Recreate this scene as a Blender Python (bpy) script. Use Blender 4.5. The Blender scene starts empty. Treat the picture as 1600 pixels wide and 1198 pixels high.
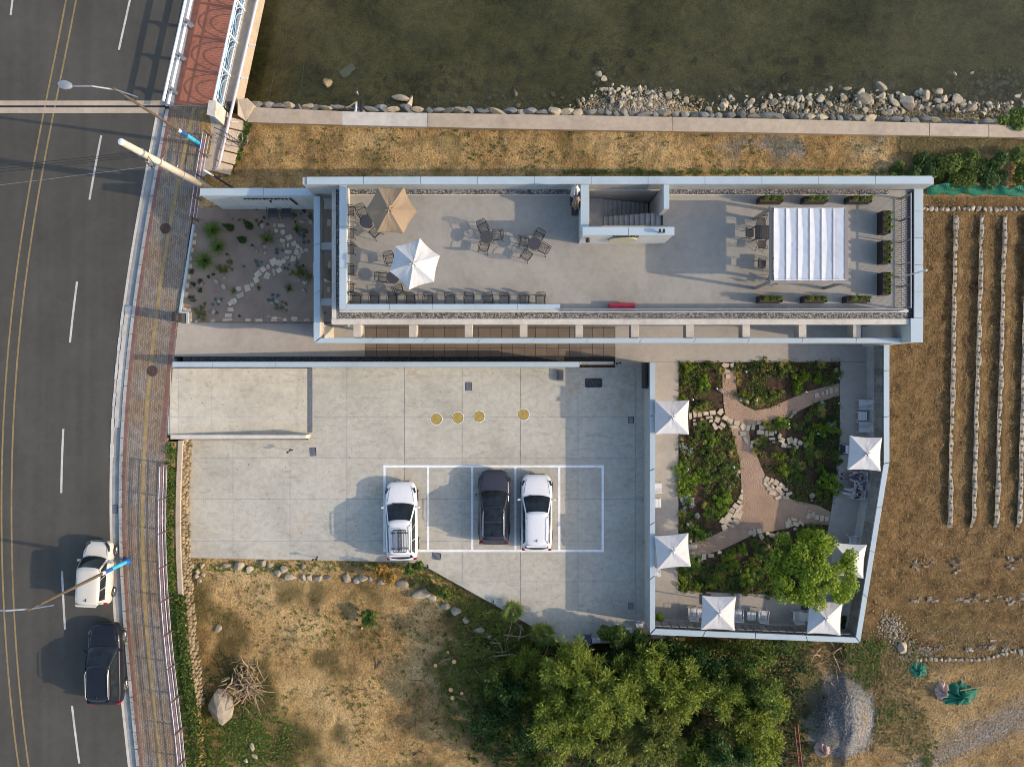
import bpy, bmesh, math, random
import numpy as np
from mathutils import Vector, Matrix

# ------------------------------------------------------------------ camera, sky, sun, exposure
SC = bpy.context.scene
COL = SC.collection
CAM_H = 44.0            # metres above the car park
FPX = 1175.0            # focal length in photograph pixels (photograph 1600 x 1198)
cam = bpy.data.cameras.new('camera'); cam.sensor_width = 36.0; cam.lens = FPX / 1600 * 36
cam.clip_start = 0.5; cam.clip_end = 2000
cam_o = bpy.data.objects.new('camera', cam); cam_o.location = (0, 0, CAM_H); COL.objects.link(cam_o)
SC.camera = cam_o
SUN_EL = math.radians(24.5); SUN_ROT = math.atan2(1.0, -0.16)
world = bpy.data.worlds.new('World'); SC.world = world; world.use_nodes = True
_nt = world.node_tree
_sky = _nt.nodes.new('ShaderNodeTexSky'); _sky.sky_type = 'NISHITA'; _sky.sun_disc = False
_sky.sun_elevation = SUN_EL; _sky.sun_rotation = SUN_ROT; _sky.air_density = 1.0; _sky.dust_density = 1.6; _sky.ozone_density = 0.8
_nt.links.new(_sky.outputs[0], _nt.nodes['Background'].inputs[0])
_nt.nodes['Background'].inputs[1].default_value = 0.15
_sl = bpy.data.lights.new('sun', 'SUN'); _sl.energy = 2.1; _sl.angle = math.radians(0.6); _sl.color = (1.0, 0.81, 0.59)
sun_o = bpy.data.objects.new('sun', _sl); COL.objects.link(sun_o); sun_o.location = (40, -8, 40)
_d = Vector((math.sin(SUN_ROT) * math.cos(SUN_EL), math.cos(SUN_ROT) * math.cos(SUN_EL), math.sin(SUN_EL)))
sun_o.rotation_euler = _d.to_track_quat('Z', 'Y').to_euler()
vs = SC.view_settings; vs.view_transform = 'Standard'; vs.look = 'None'; vs.exposure = 1.2; vs.gamma = 1.0; vs.use_curve_mapping = False
SC.cycles.use_denoising = True; SC.cycles.filter_width = 0.95
SC.cycles.max_bounces = 6; SC.cycles.diffuse_bounces = 3; SC.cycles.glossy_bounces = 3; SC.cycles.transparent_max_bounces = 8
SC.cycles.caustics_reflective = False; SC.cycles.caustics_refractive = False

# ------------------------------------------------------------------ helpers
R = random.Random(7)
NR = np.random.default_rng(11)
rad = math.radians

def P(px, py, z=0.0):
    """photograph pixel + height -> metres (the camera looks straight down)"""
    s = (CAM_H - z) / FPX
    return ((px - 800) * s, (599 - py) * s, z)
def XY(px, py, z=0.0): return P(px, py, z)[:2]
def MPP(z=0.0): return (CAM_H - z) / FPX

class MB:
    def __init__(s): s.v = []; s.f = []; s.uvm = None
    def add(s, verts, faces):
        o = len(s.v); s.v += [tuple(map(float, q)) for q in verts]; s.f += [tuple(i + o for i in f) for f in faces]; return s
    def box(s, x0, y0, z0, x1, y1, z1):
        x0, x1 = min(x0, x1), max(x0, x1); y0, y1 = min(y0, y1), max(y0, y1); z0, z1 = min(z0, z1), max(z0, z1)
        return s.add([(x0,y0,z0),(x1,y0,z0),(x1,y1,z0),(x0,y1,z0),(x0,y0,z1),(x1,y0,z1),(x1,y1,z1),(x0,y1,z1)],
                     [(3,2,1,0),(4,5,6,7),(0,1,5,4),(1,2,6,5),(2,3,7,6),(3,0,4,7)])
    def obox(s, c, h, rz=0.0):
        """box centred at c with half sizes h, turned by rz"""
        cs, sn = math.cos(rz), math.sin(rz); vs_ = []
        for dz in (-1, 1):
            for dx, dy in ((-1,-1),(1,-1),(1,1),(-1,1)):
                x, y = dx*h[0], dy*h[1]
                vs_.append((c[0]+x*cs-y*sn, c[1]+x*sn+y*cs, c[2]+dz*h[2]))
        return s.add(vs_, [(3,2,1,0),(4,5,6,7),(0,1,5,4),(1,2,6,5),(2,3,7,6),(3,0,4,7)])
    def prism(s, poly, z0, z1):
        n = len(poly)
        a = sum(poly[i][0]*poly[(i+1)%n][1]-poly[(i+1)%n][0]*poly[i][1] for i in range(n))
        idx = list(range(n)) if a > 0 else list(range(n))[::-1]
        zz0 = z0 if hasattr(z0, '__len__') else [z0]*n
        zz1 = z1 if hasattr(z1, '__len__') else [z1]*n
        vb = [(poly[i][0], poly[i][1], zz0[i]) for i in idx] + [(poly[i][0], poly[i][1], zz1[i]) for i in idx]
        fs = [tuple(range(n))[::-1], tuple(range(n, 2*n))] + [(i, (i+1)%n, n+(i+1)%n, n+i) for i in range(n)]
        return s.add(vb, fs)
    def tube(s, pts, r, n=6, caps=True):
        """a tube through pts; r a number or one per point"""
        pts = [Vector(p) for p in pts]; k = len(pts)
        rr = r if hasattr(r, '__len__') else [r]*k
        o = len(s.v); up = None
        for i, p in enumerate(pts):
            t = (pts[min(i+1, k-1)] - pts[max(i-1, 0)])
            t = t.normalized() if t.length > 1e-9 else Vector((0,0,1))
            if up is None:
                up = Vector((0,0,1)) if abs(t.z) < 0.9 else Vector((1,0,0))
            u = t.cross(up)
            if u.length < 1e-4: u = t.cross(Vector((0,1,0)))
            u.normalize(); w = u.cross(t).normalized(); up = w
            for j in range(n):
                a = 2*math.pi*j/n
                q = p + (u*math.cos(a) + w*math.sin(a))*rr[i]
                s.v.append((q.x, q.y, q.z))
        for i in range(k-1):
            for j in range(n):
                s.f.append((o+i*n+j, o+i*n+(j+1)%n, o+(i+1)*n+(j+1)%n, o+(i+1)*n+j))
        if caps:
            s.f.append(tuple(o+j for j in range(n))[::-1]); s.f.append(tuple(o+(k-1)*n+j for j in range(n)))
        return s
    def lathe(s, prof, c=(0,0,0), n=16, axis='z'):
        """prof: (radius, height) pairs"""
        o = len(s.v); k = len(prof)
        for r, h in prof:
            for j in range(n):
                a = 2*math.pi*j/n; x, y = r*math.cos(a), r*math.sin(a)
                q = (x, y, h) if axis == 'z' else (h, x, y)
                s.v.append((c[0]+q[0], c[1]+q[1], c[2]+q[2]))
        for i in range(k-1):
            for j in range(n):
                s.f.append((o+i*n+j, o+i*n+(j+1)%n, o+(i+1)*n+(j+1)%n, o+(i+1)*n+j))
        s.f.append(tuple(o+j for j in range(n))[::-1]); s.f.append(tuple(o+(k-1)*n+j for j in range(n)))
        return s
    def grid(s, rows):
        """rows of equal length lists of points"""
        o = len(s.v); m = len(rows[0])
        for r in rows: s.v += [tuple(map(float, p)) for p in r]
        for i in range(len(rows)-1):
            for j in range(m-1):
                s.f.append((o+i*m+j, o+i*m+j+1, o+(i+1)*m+j+1, o+(i+1)*m+j))
        return s
    def mesh(s, name, mat, smooth=False):
        me = bpy.data.meshes.new(name); me.from_pydata(s.v, [], s.f); me.update()
        if mat is not None: me.materials.append(mat)
        if smooth: me.polygons.foreach_set('use_smooth', [True]*len(me.polygons))
        return me
    def build(s, name, mat, parent=None, loc=None, smooth=False, bevel=0.0, fix=True, rz=0.0):
        me = s.mesh(name, mat, smooth)
        if fix:
            bm = bmesh.new(); bm.from_mesh(me); bmesh.ops.recalc_face_normals(bm, faces=bm.faces); bm.to_mesh(me); bm.free()
        o = link(name, me, parent)
        if loc is not None: o.location = loc
        if rz: o.rotation_euler.z = rz
        if bevel:
            b = o.modifiers.new('bevel', 'BEVEL'); b.width = bevel; b.segments = 2; b.limit_method = 'ANGLE'
        return o

def link(name, data, parent=None):
    o = bpy.data.objects.new(name, data); COL.objects.link(o)
    if parent is not None: o.parent = parent
    return o
def tag(o, label=None, cat=None, group=None, kind=None):
    if label: o['label'] = label
    if cat: o['category'] = cat
    if group: o['group'] = group
    if kind: o['kind'] = kind
    return o
def thing(name, label, cat, loc=(0,0,0), rz=0.0, group=None):
    o = link(name, None); o.location = loc; o.rotation_euler.z = rz; o.empty_display_size = 0.2
    o['kind'] = 'thing'
    return tag(o, label, cat, group)
def struct(o): o['kind'] = 'structure'; return o
def stuff(o, label=None): 
    o['kind'] = 'stuff'
    if label: o['label'] = label
    return o
def kids(o): return [c for c in bpy.data.objects if c.parent == o]
_kidcache = {}
def dup(root, loc, rz=0.0, label=None, group=None, scale=None, tree=None):
    """copy a thing with its parts and sub-parts; tree: [(part, [subparts])]"""
    if root.name not in _kidcache:
        _kidcache[root.name] = [(c, kids(c)) for c in kids(root)]
    r = root.copy(); COL.objects.link(r); r.location = loc; r.rotation_euler.z = rz
    if scale is not None: r.scale = scale if hasattr(scale, '__len__') else (scale,)*3
    if label: r['label'] = label
    if group: r['group'] = group
    for c, subs in _kidcache[root.name]:
        cc = c.copy(); COL.objects.link(cc); cc.parent = r
        for g in subs:
            d = g.copy(); COL.objects.link(d); d.parent = cc
    return r
def place(proto, used, loc, rz=0.0, label=None, group=None, scale=None):
    """the first call moves the prototype itself, later calls copy it"""
    key = proto.name
    if key not in used:
        used.add(key)
        if key not in _kidcache: _kidcache[key] = [(c, kids(c)) for c in kids(proto)]
        proto.location = loc; proto.rotation_euler.z = rz
        if scale is not None: proto.scale = scale if hasattr(scale, '__len__') else (scale,)*3
        tag(proto, label, None, group); return proto
    return dup(proto, loc, rz, label, group, scale)
USED = set()
ORD = ['first','second','third','fourth','fifth','sixth','seventh','eighth','ninth','tenth','eleventh','twelfth','thirteenth','fourteenth','fifteenth','sixteenth']

def fastmesh(name, V, F, mat, smooth=False):
    """numpy arrays -> mesh; F is (m,3) or (m,4)"""
    V = np.asarray(V, dtype=np.float32); F = np.asarray(F, dtype=np.int32)
    me = bpy.data.meshes.new(name); k = F.shape[1]
    me.vertices.add(len(V)); me.vertices.foreach_set('co', V.ravel())
    me.loops.add(F.size); me.loops.foreach_set('vertex_index', F.ravel())
    me.polygons.add(len(F)); me.polygons.foreach_set('loop_start', np.arange(0, F.size, k, dtype=np.int32))
    try: me.polygons.foreach_set('loop_total', np.full(len(F), k, dtype=np.int32))
    except Exception: pass
    if smooth: me.polygons.foreach_set('use_smooth', np.ones(len(F), dtype=bool))
    me.update(calc_edges=True); me.validate()
    if mat is not None: me.materials.append(mat)
    return me

_ng = {}
def vnoise(x, y, scale, seed=0, octaves=1):
    """value noise in [-1,1] for numpy arrays"""
    out = np.zeros_like(x, dtype=float); amp = 1.0; tot = 0.0
    for o in range(octaves):
        if (seed, o) not in _ng: _ng[(seed, o)] = np.random.default_rng(seed*17+o).uniform(-1, 1, (256, 256))
        g = _ng[(seed, o)]
        u = x/scale*(2**o) + 37.3; v = y/scale*(2**o) + 91.7
        i = np.floor(u).astype(int); j = np.floor(v).astype(int)
        fu = u-i; fv = v-j; fu = fu*fu*(3-2*fu); fv = fv*fv*(3-2*fv)
        a = g[i%256, j%256]; b = g[(i+1)%256, j%256]; c = g[i%256, (j+1)%256]; d = g[(i+1)%256, (j+1)%256]
        out += amp*((a*(1-fu)+b*fu)*(1-fv)+(c*(1-fu)+d*fu)*fv); tot += amp; amp *= 0.5
    return out/tot
def sstep(a, b, x): 
    t = np.clip((x-a)/(b-a), 0, 1); return t*t*(3-2*t)
def inpoly(px, py, poly):
    px = np.asarray(px, float); py = np.asarray(py, float); r = np.zeros(px.shape, bool); n = len(poly)
    for i in range(n):
        x0, y0 = poly[i]; x1, y1 = poly[(i+1) % n]
        c = ((y0 > py) != (y1 > py)) & (px < (x1-x0)*(py-y0)/((y1-y0) if y1 != y0 else 1e-9)+x0)
        r ^= c
    return r

# ------------------------------------------------------------------ materials
def nodes(name):
    m = bpy.data.materials.new(name); m.use_nodes = True
    nt = m.node_tree; return m, nt, nt.nodes['Principled BSDF']
def N(nt, typ, **kw):
    n = nt.nodes.new(typ)
    for k, v in kw.items():
        if k in n.inputs: n.inputs[k].default_value = v
        else: setattr(n, k, v)
    return n
def coords(nt, local=False, scale=None):
    if local:
        s = N(nt, 'ShaderNodeTexCoord').outputs['Object']
    else:
        s = N(nt, 'ShaderNodeNewGeometry').outputs['Position']
    if scale is not None:
        mp = N(nt, 'ShaderNodeMapping'); mp.inputs['Scale'].default_value = scale
        nt.links.new(s, mp.inputs['Vector']); s = mp.outputs[0]
    return s
def noise(nt, vec, scale, detail=5.0, rough=0.6, dist=0.0):
    n = N(nt, 'ShaderNodeTexNoise', Scale=scale, Detail=detail, Roughness=rough, Distortion=dist)
    nt.links.new(vec, n.inputs['Vector']); return n.outputs['Fac']
def ramp(nt, fac, stops):
    n = N(nt, 'ShaderNodeValToRGB'); cr = n.color_ramp
    while len(cr.elements) > 1: cr.elements.remove(cr.elements[-1])
    cr.elements[0].position = stops[0][0]; cr.elements[0].color = c4(stops[0][1])
    for p, c in stops[1:]:
        e = cr.elements.new(p); e.color = c4(c)
    nt.links.new(fac, n.inputs['Fac']); return n.outputs['Color']
def c4(c):
    if not hasattr(c, '__len__'): c = (c, c, c)
    return (c[0], c[1], c[2], 1.0)
def mix(nt, fac, a, b, mode='MIX'):
    n = N(nt, 'ShaderNodeMix'); n.data_type = 'RGBA'; n.blend_type = mode
    for sock, val in ((n.inputs[0], fac), (n.inputs[6], a), (n.inputs[7], b)):
        if hasattr(val, 'links') or isinstance(val, bpy.types.NodeSocket): nt.links.new(val, sock)
        elif sock == n.inputs[0]: sock.default_value = val
        else: sock.default_value = c4(val)
    return n.outputs[2]
def math_(nt, op, a, b=None, c=None):
    n = N(nt, 'ShaderNodeMath'); n.operation = op
    for i, v in enumerate((a, b, c)):
        if v is None: continue
        if isinstance(v, bpy.types.NodeSocket): nt.links.new(v, n.inputs[i])
        else: n.inputs[i].default_value = v
    return n.outputs[0]
def bump(nt, bsdf, h, strength=0.3, dist=0.02, prev=None):
    n = N(nt, 'ShaderNodeBump', Strength=strength, Distance=dist)
    nt.links.new(h, n.inputs['Height'])
    if prev is not None: nt.links.new(prev, n.inputs['Normal'])
    nt.links.new(n.outputs[0], bsdf.inputs['Normal']); return n.outputs[0]
def sc(c, k): return tuple(min(1.0, x*k) for x in c)
def mat(name, col, rough=0.7, metal=0.0, var=0.12, scale=2.0, bscale=60.0, bstr=0.15, local=False, rnd=0.0, spec=0.4, coat=0.0, dirt=0.0, bdist=0.01):
    """a surface with cloudy and fine variation and a little relief; rnd varies the tint object by object"""
    m, nt, b = nodes(name); v = coords(nt, local)
    n1 = noise(nt, v, scale, 6, 0.65); n2 = noise(nt, v, bscale, 3, 0.6)
    c = ramp(nt, n1, [(0.25, sc(col, 1-var*1.3)), (0.5, col), (0.75, sc(col, 1+var*1.1))])
    c = mix(nt, 0.5, c, ramp(nt, n2, [(0.3, 1-var*1.2), (0.7, min(1, 1.0))]), 'MULTIPLY')
    if dirt:
        n3 = noise(nt, v, scale*0.37, 8, 0.7, 0.6)
        c = mix(nt, ramp(nt, n3, [(0.5, 0), (0.75, dirt)]), c, sc(col, 0.35))
    if rnd:
        oi = N(nt, 'ShaderNodeObjectInfo').outputs['Random']
        c = mix(nt, 1.0, c, ramp(nt, oi, [(0, 1-rnd), (0.5, 1-rnd*0.3), (1, 1.0)]), 'MULTIPLY')
    nt.links.new(c, b.inputs['Base Color'])
    b.inputs['Roughness'].default_value = rough; b.inputs['Metallic'].default_value = metal
    b.inputs['Specular IOR Level'].default_value = spec
    if coat: b.inputs['Coat Weight'].default_value = coat; b.inputs['Coat Roughness'].default_value = 0.05
    if bstr: bump(nt, b, n2, bstr, bdist)
    return m
def leafmat(name, cols, trans=0.35, rough=0.55):
    m, nt, b = nodes(name)
    isl = N(nt, 'ShaderNodeNewGeometry').outputs['Random Per Island']
    cols = [sc(q, 1.35) for q in cols]; k = len(cols)
    c = ramp(nt, isl, [(i/(k-1), cc) for i, cc in enumerate(cols)])
    n1 = noise(nt, coords(nt), 1.3, 3)
    c = mix(nt, 0.6, c, ramp(nt, n1, [(0.3, 0.55), (0.7, 1.0)]), 'MULTIPLY')
    nt.links.new(c, b.inputs['Base Color']); b.inputs['Roughness'].default_value = rough; b.inputs['Specular IOR Level'].default_value = 0.25
    t = N(nt, 'ShaderNodeBsdfTranslucent'); nt.links.new(c, t.inputs['Color'])
    mx = N(nt, 'ShaderNodeMixShader'); mx.inputs[0].default_value = trans
    nt.links.new(b.outputs[0], mx.inputs[1]); nt.links.new(t.outputs[0], mx.inputs[2])
    nt.links.new(mx.outputs[0], nt.nodes['Material Output'].inputs['Surface']); return m
# ------------------------------------------------------------------ site materials
def m_asphalt():
    m, nt, b = nodes('asphalt'); v = coords(nt)
    big = noise(nt, v, 0.25, 5, 0.6); fine = noise(nt, v, 55, 3, 0.7)
    str_ = noise(nt, coords(nt, scale=(1.6, 0.06, 1)), 1.0, 3, 0.5)
    c = ramp(nt, big, [(0.3, (0.064,0.060,0.051)), (0.7, (0.086,0.081,0.068))])
    c = mix(nt, 0.45, c, ramp(nt, str_, [(0.35, 0.7), (0.65, 1.0)]), 'MULTIPLY')
    c = mix(nt, 0.5, c, ramp(nt, noise(nt, v, 1.7, 7, 0.7, 0.5), [(0.3, 0.72), (0.6, 1.0)]), 'MULTIPLY')
    c = mix(nt, 0.6, c, ramp(nt, fine, [(0.3, 0.6), (0.72, 1.0)]), 'MULTIPLY')
    sp = noise(nt, v, 9, 2, 0.4)
    c = mix(nt, ramp(nt, sp, [(0.78, 0), (0.82, 0.35)]), c, (0.17,0.16,0.15))
    nt.links.new(c, b.inputs['Base Color']); b.inputs['Roughness'].default_value = 0.85; b.inputs['Specular IOR Level'].default_value = 0.3
    bump(nt, b, fine, 0.35, 0.01); return m
def m_concrete(name, col, stain=None, rnd=0.0, tyre=False, fine=1.0, warm=0.0):
    m, nt, b = nodes(name); v = coords(nt)
    n1 = noise(nt, v, 0.35, 7, 0.62, 0.3); n2 = noise(nt, v, 3.2, 7, 0.7, 0.4); n3 = noise(nt, v, 90, 2, 0.6)
    c = ramp(nt, n1, [(0.28, sc(col, 0.80)), (0.5, col), (0.72, sc(col, 1.10))])
    c = mix(nt, 0.55*fine, c, ramp(nt, n2, [(0.30, 0.62), (0.58, 1.0)]), 'MULTIPLY')
    c = mix(nt, 0.25, c, ramp(nt, n3, [(0.3, 0.7), (0.7, 1.0)]), 'MULTIPLY')
    if tyre:
        t1 = noise(nt, coords(nt, scale=(0.5, 1.6, 1)), 1.1, 9, 0.72, 2.2)
        c = mix(nt, ramp(nt, t1, [(0.55, 0), (0.64, 0.48), (0.70, 0.10)]), c, sc(col, 0.5))
        sp = noise(nt, v, 7.5, 1, 0.3)
        c = mix(nt, ramp(nt, sp, [(0.765, 0), (0.775, 0.75)]), c, (0.05,0.045,0.04))
    if stain:
        s1 = noise(nt, v, 0.42, 4, 0.55, 0.4); s2 = noise(nt, v, 4.0, 6, 0.7, 0.5)
        f = math_(nt, 'MULTIPLY', ramp(nt, s1, [(0.60, 0), (0.72, 1.0)]), ramp(nt, s2, [(0.42, 0), (0.64, 0.7)]))
        c = mix(nt, f, c, stain)
    if rnd:
        oi = N(nt, 'ShaderNodeObjectInfo').outputs['Random']
        c = mix(nt, 1.0, c, ramp(nt, oi, [(0, 1-rnd), (1, 1.0)]), 'MULTIPLY')
    nt.links.new(c, b.inputs['Base Color']); b.inputs['Roughness'].default_value = 0.8; b.inputs['Specular IOR Level'].default_value = 0.3
    bump(nt, b, n2, 0.10, 0.02); return m
def m_pavers():
    """interlocking pavers: too small to build, ~3 px each"""
    m, nt, b = nodes('pavers'); v = coords(nt)
    mp = N(nt, 'ShaderNodeMapping'); mp.inputs['Rotation'].default_value = (0, 0, rad(86)); nt.links.new(v, mp.inputs['Vector'])
    br = N(nt, 'ShaderNodeTexBrick'); nt.links.new(mp.outputs[0], br.inputs['Vector'])
    br.inputs['Scale'].default_value = 1.0; br.inputs['Brick Width'].default_value = 0.22; br.inputs['Row Height'].default_value = 0.11
    br.inputs['Mortar Size'].default_value = 0.012; br.inputs['Mortar Smooth'].default_value = 0.3; br.inputs['Bias'].default_value = 0.0
    br.inputs['Color1'].default_value = (0.26,0.215,0.172,1); br.inputs['Color2'].default_value = (0.165,0.143,0.12,1); br.inputs['Mortar'].default_value = (0.09,0.076,0.062,1)
    n1 = noise(nt, v, 0.5, 5, 0.6); n2 = noise(nt, v, 2.2, 6, 0.7)
    c = mix(nt, ramp(nt, n1, [(0.42, 0), (0.58, 0.8)]), br.outputs['Color'], mix(nt, 1.0, br.outputs['Color'], (1.0,0.80,0.60), 'MULTIPLY'))
    c = mix(nt, 0.6, c, ramp(nt, n2, [(0.35, 0.6), (0.6, 1.0)]), 'MULTIPLY')
    c = mix(nt, ramp(nt, noise(nt, v, 1.4, 8, 0.75, 0.6), [(0.63, 0), (0.72, 0.5)]), c, (0.33,0.29,0.26))
    nt.links.new(c, b.inputs['Base Color']); b.inputs['Roughness'].default_value = 0.85
    bump(nt, b, br.outputs['Fac'], -0.35, 0.01); return m
def m_ground():
    """soil: zone.r = tilled brown, zone.g = grey gravel, zone.b = river mud; zone2.r = dry grass / moss tint, zone2.g = darker soil, in patches and across the grove floor"""
    m, nt, b = nodes('soil'); v = coords(nt)
    a1 = N(nt, 'ShaderNodeAttribute', attribute_name='zone'); a2 = N(nt, 'ShaderNodeAttribute', attribute_name='zone2')
    s1 = N(nt, 'ShaderNodeSeparateColor'); nt.links.new(a1.outputs['Color'], s1.inputs[0])
    s2 = N(nt, 'ShaderNodeSeparateColor'); nt.links.new(a2.outputs['Color'], s2.inputs[0])
    n0 = noise(nt, v, 0.22, 6, 0.62, 0.5); n1 = noise(nt, v, 1.3, 8, 0.7, 0.6); n2 = noise(nt, v, 9, 6, 0.72); n3 = noise(nt, v, 42, 3, 0.7)
    sand = ramp(nt, n0, [(0.34, (0.29,0.175,0.068)), (0.5, (0.55,0.36,0.15)), (0.66, (0.68,0.475,0.225))])
    sand = mix(nt, 0.9, sand, ramp(nt, n1, [(0.32, 0.42), (0.56, 1.0)]), 'MULTIPLY')
    till = ramp(nt, n1, [(0.30, (0.09,0.053,0.023)), (0.5, (0.20,0.124,0.053)), (0.70, (0.33,0.21,0.095))])
    c = mix(nt, s1.outputs[0], sand, till)
    grav = ramp(nt, n2, [(0.3, (0.14,0.135,0.13)), (0.5, (0.27,0.26,0.25)), (0.7, (0.40,0.385,0.365))])
    gm = math_(nt, 'MULTIPLY', s1.outputs[1], ramp(nt, n1, [(0.32, 0.25), (0.5, 1.0)]))
    c = mix(nt, gm, c, grav)
    mud = ramp(nt, n0, [(0.34, (0.33,0.285,0.115)), (0.5, (0.64,0.485,0.20)), (0.66, (0.84,0.64,0.30))])
    mud = mix(nt, 0.8, mud, ramp(nt, n1, [(0.38, 0.45), (0.56, 1.0)]), 'MULTIPLY')
    c = mix(nt, s1.outputs[2], c, mud)
    gf = math_(nt, 'MULTIPLY', s2.outputs[0], ramp(nt, n2, [(0.36, 0.0), (0.56, 1.0)]))
    c = mix(nt, gf, c, mix(nt, n1, (0.06,0.075,0.02), (0.13,0.12,0.04)))
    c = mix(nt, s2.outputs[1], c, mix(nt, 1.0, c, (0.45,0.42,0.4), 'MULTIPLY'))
    c = mix(nt, 0.8, c, ramp(nt, n2, [(0.36, 0.35), (0.56, 1.0)]), 'MULTIPLY')
    c = mix(nt, 0.6, c, ramp(nt, n3, [(0.3, 0.5), (0.65, 1.0)]), 'MULTIPLY')
    vo = N(nt, 'ShaderNodeTexVoronoi', Scale=13.0); nt.links.new(v, vo.inputs['Vector'])
    peb = math_(nt, 'MULTIPLY', ramp(nt, vo.outputs['Distance'], [(0.12, 1.0), (0.2, 0.0)]), ramp(nt, noise(nt, v, 2.4, 4), [(0.52, 0), (0.66, 0.8)]))
    c = mix(nt, peb, c, (0.45,0.40,0.33))
    nt.links.new(c, b.inputs['Base Color']); b.inputs['Roughness'].default_value = 0.92; b.inputs['Specular IOR Level'].default_value = 0.15
    n4 = noise(nt, v, 3.6, 5, 0.7, 0.8)
    h = math_(nt, 'ADD', math_(nt, 'MULTIPLY', n2, 1.0), math_(nt, 'ADD', math_(nt, 'MULTIPLY', n3, 0.35), math_(nt, 'MULTIPLY', n4, 1.6)))
    bump(nt, b, h, 1.0, 0.12); return m
def m_water():
    m, nt, b = nodes('river_water'); out = nt.nodes['Material Output']; nt.nodes.remove(b)
    v = coords(nt, scale=(0.5, 1.6, 1)); h = math_(nt, 'ADD', noise(nt, v, 1.4, 4, 0.6, 0.4), math_(nt, 'MULTIPLY', noise(nt, v, 6, 3), 0.35))
    bp = N(nt, 'ShaderNodeBump', Strength=0.35, Distance=0.06); nt.links.new(h, bp.inputs['Height'])
    tr = N(nt, 'ShaderNodeBsdfTransparent'); tr.inputs[0].default_value = (0.97, 0.93, 0.70, 1)
    df = N(nt, 'ShaderNodeBsdfDiffuse'); df.inputs[0].default_value = (0.12, 0.115, 0.065, 1)   # silt hanging in the water
    m1 = N(nt, 'ShaderNodeMixShader')
    silt = noise(nt, coords(nt), 0.12, 4, 0.5, 0.3); nt.links.new(ramp(nt, silt, [(0.35, 0.03), (0.65, 0.22)]), m1.inputs[0])
    nt.links.new(tr.outputs[0], m1.inputs[1]); nt.links.new(df.outputs[0], m1.inputs[2])
    gl = N(nt, 'ShaderNodeBsdfGlossy', Roughness=0.06); nt.links.new(bp.outputs[0], gl.inputs['Normal'])
    fr = N(nt, 'ShaderNodeFresnel', IOR=1.33); nt.links.new(bp.outputs[0], fr.inputs['Normal'])
    m2 = N(nt, 'ShaderNodeMixShader'); nt.links.new(fr.outputs[0], m2.inputs[0])
    nt.links.new(m1.outputs[0], m2.inputs[1]); nt.links.new(gl.outputs[0], m2.inputs[2]); nt.links.new(m2.outputs[0], out.inputs['Surface']); return m
def m_gravel(name, cols, scale=22.0, size=0.05):
    m, nt, b = nodes(name); v = coords(nt)
    vo = N(nt, 'ShaderNodeTexVoronoi', Scale=scale); nt.links.new(v, vo.inputs['Vector'])
    s = N(nt, 'ShaderNodeSeparateColor'); nt.links.new(vo.outputs['Color'], s.inputs[0])
    c = ramp(nt, s.outputs[0], [(i/(len(cols)-1), q) for i, q in enumerate(cols)])
    c = mix(nt, 1.0, c, ramp(nt, vo.outputs['Distance'], [(0.25, 1.0), (0.62, 0.35)]), 'MULTIPLY')
    c = mix(nt, 0.4, c, ramp(nt, noise(nt, v, 1.2, 5), [(0.35, 0.6), (0.6, 1.0)]), 'MULTIPLY')
    nt.links.new(c, b.inputs['Base Color']); b.inputs['Roughness'].default_value = 0.85
    bump(nt, b, vo.outputs['Distance'], -0.8, size); return m
def m_glass(name, col=(0.012,0.016,0.02), rough=0.05):
    m, nt, b = nodes(name); b.inputs['Base Color'].default_value = c4(col); b.inputs['Roughness'].default_value = rough
    b.inputs['Specular IOR Level'].default_value = 0.25
    n = noise(nt, coords(nt, True), 3, 2); nt.links.new(ramp(nt, n, [(0.3, sc(col, 0.7)), (0.7, sc(col, 1.5))]), b.inputs['Base Color']); return m
def m_clear(name):
    m, nt, b = nodes(name); out = nt.nodes['Material Output']; nt.nodes.remove(b)
    tr = N(nt, 'ShaderNodeBsdfTransparent'); tr.inputs[0].default_value = (0.86, 0.92, 0.92, 1)
    gl = N(nt, 'ShaderNodeBsdfGlossy', Roughness=0.02); fr = N(nt, 'ShaderNodeFresnel', IOR=1.5)
    mx = N(nt, 'ShaderNodeMixShader'); nt.links.new(fr.outputs[0], mx.inputs[0]); nt.links.new(tr.outputs[0], mx.inputs[1]); nt.links.new(gl.outputs[0], mx.inputs[2])
    nt.links.new(mx.outputs[0], out.inputs['Surface']); return m
def m_paint(name, col, metal=0.0, rough=0.28):
    m, nt, b = nodes(name); v = coords(nt, True)
    n1 = noise(nt, v, 1.5, 5); n2 = noise(nt, v, 160, 2)
    c = ramp(nt, n1, [(0.35, sc(col, 0.92)), (0.7, col)])
    c = mix(nt, ramp(nt, n2, [(0.6, 0), (0.75, 0.10)]), c, (0.25,0.22,0.18))
    b.inputs['Specular IOR Level'].default_value = 0.5 if col[0] > 0.2 else 0.25
    nt.links.new(c, b.inputs['Base Color']); b.inputs['Metallic'].default_value = metal; b.inputs['Roughness'].default_value = rough
    b.inputs['Coat Weight'].default_value = 0.6 if col[0] > 0.2 else 0.15; b.inputs['Coat Roughness'].default_value = 0.06; return m
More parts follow.
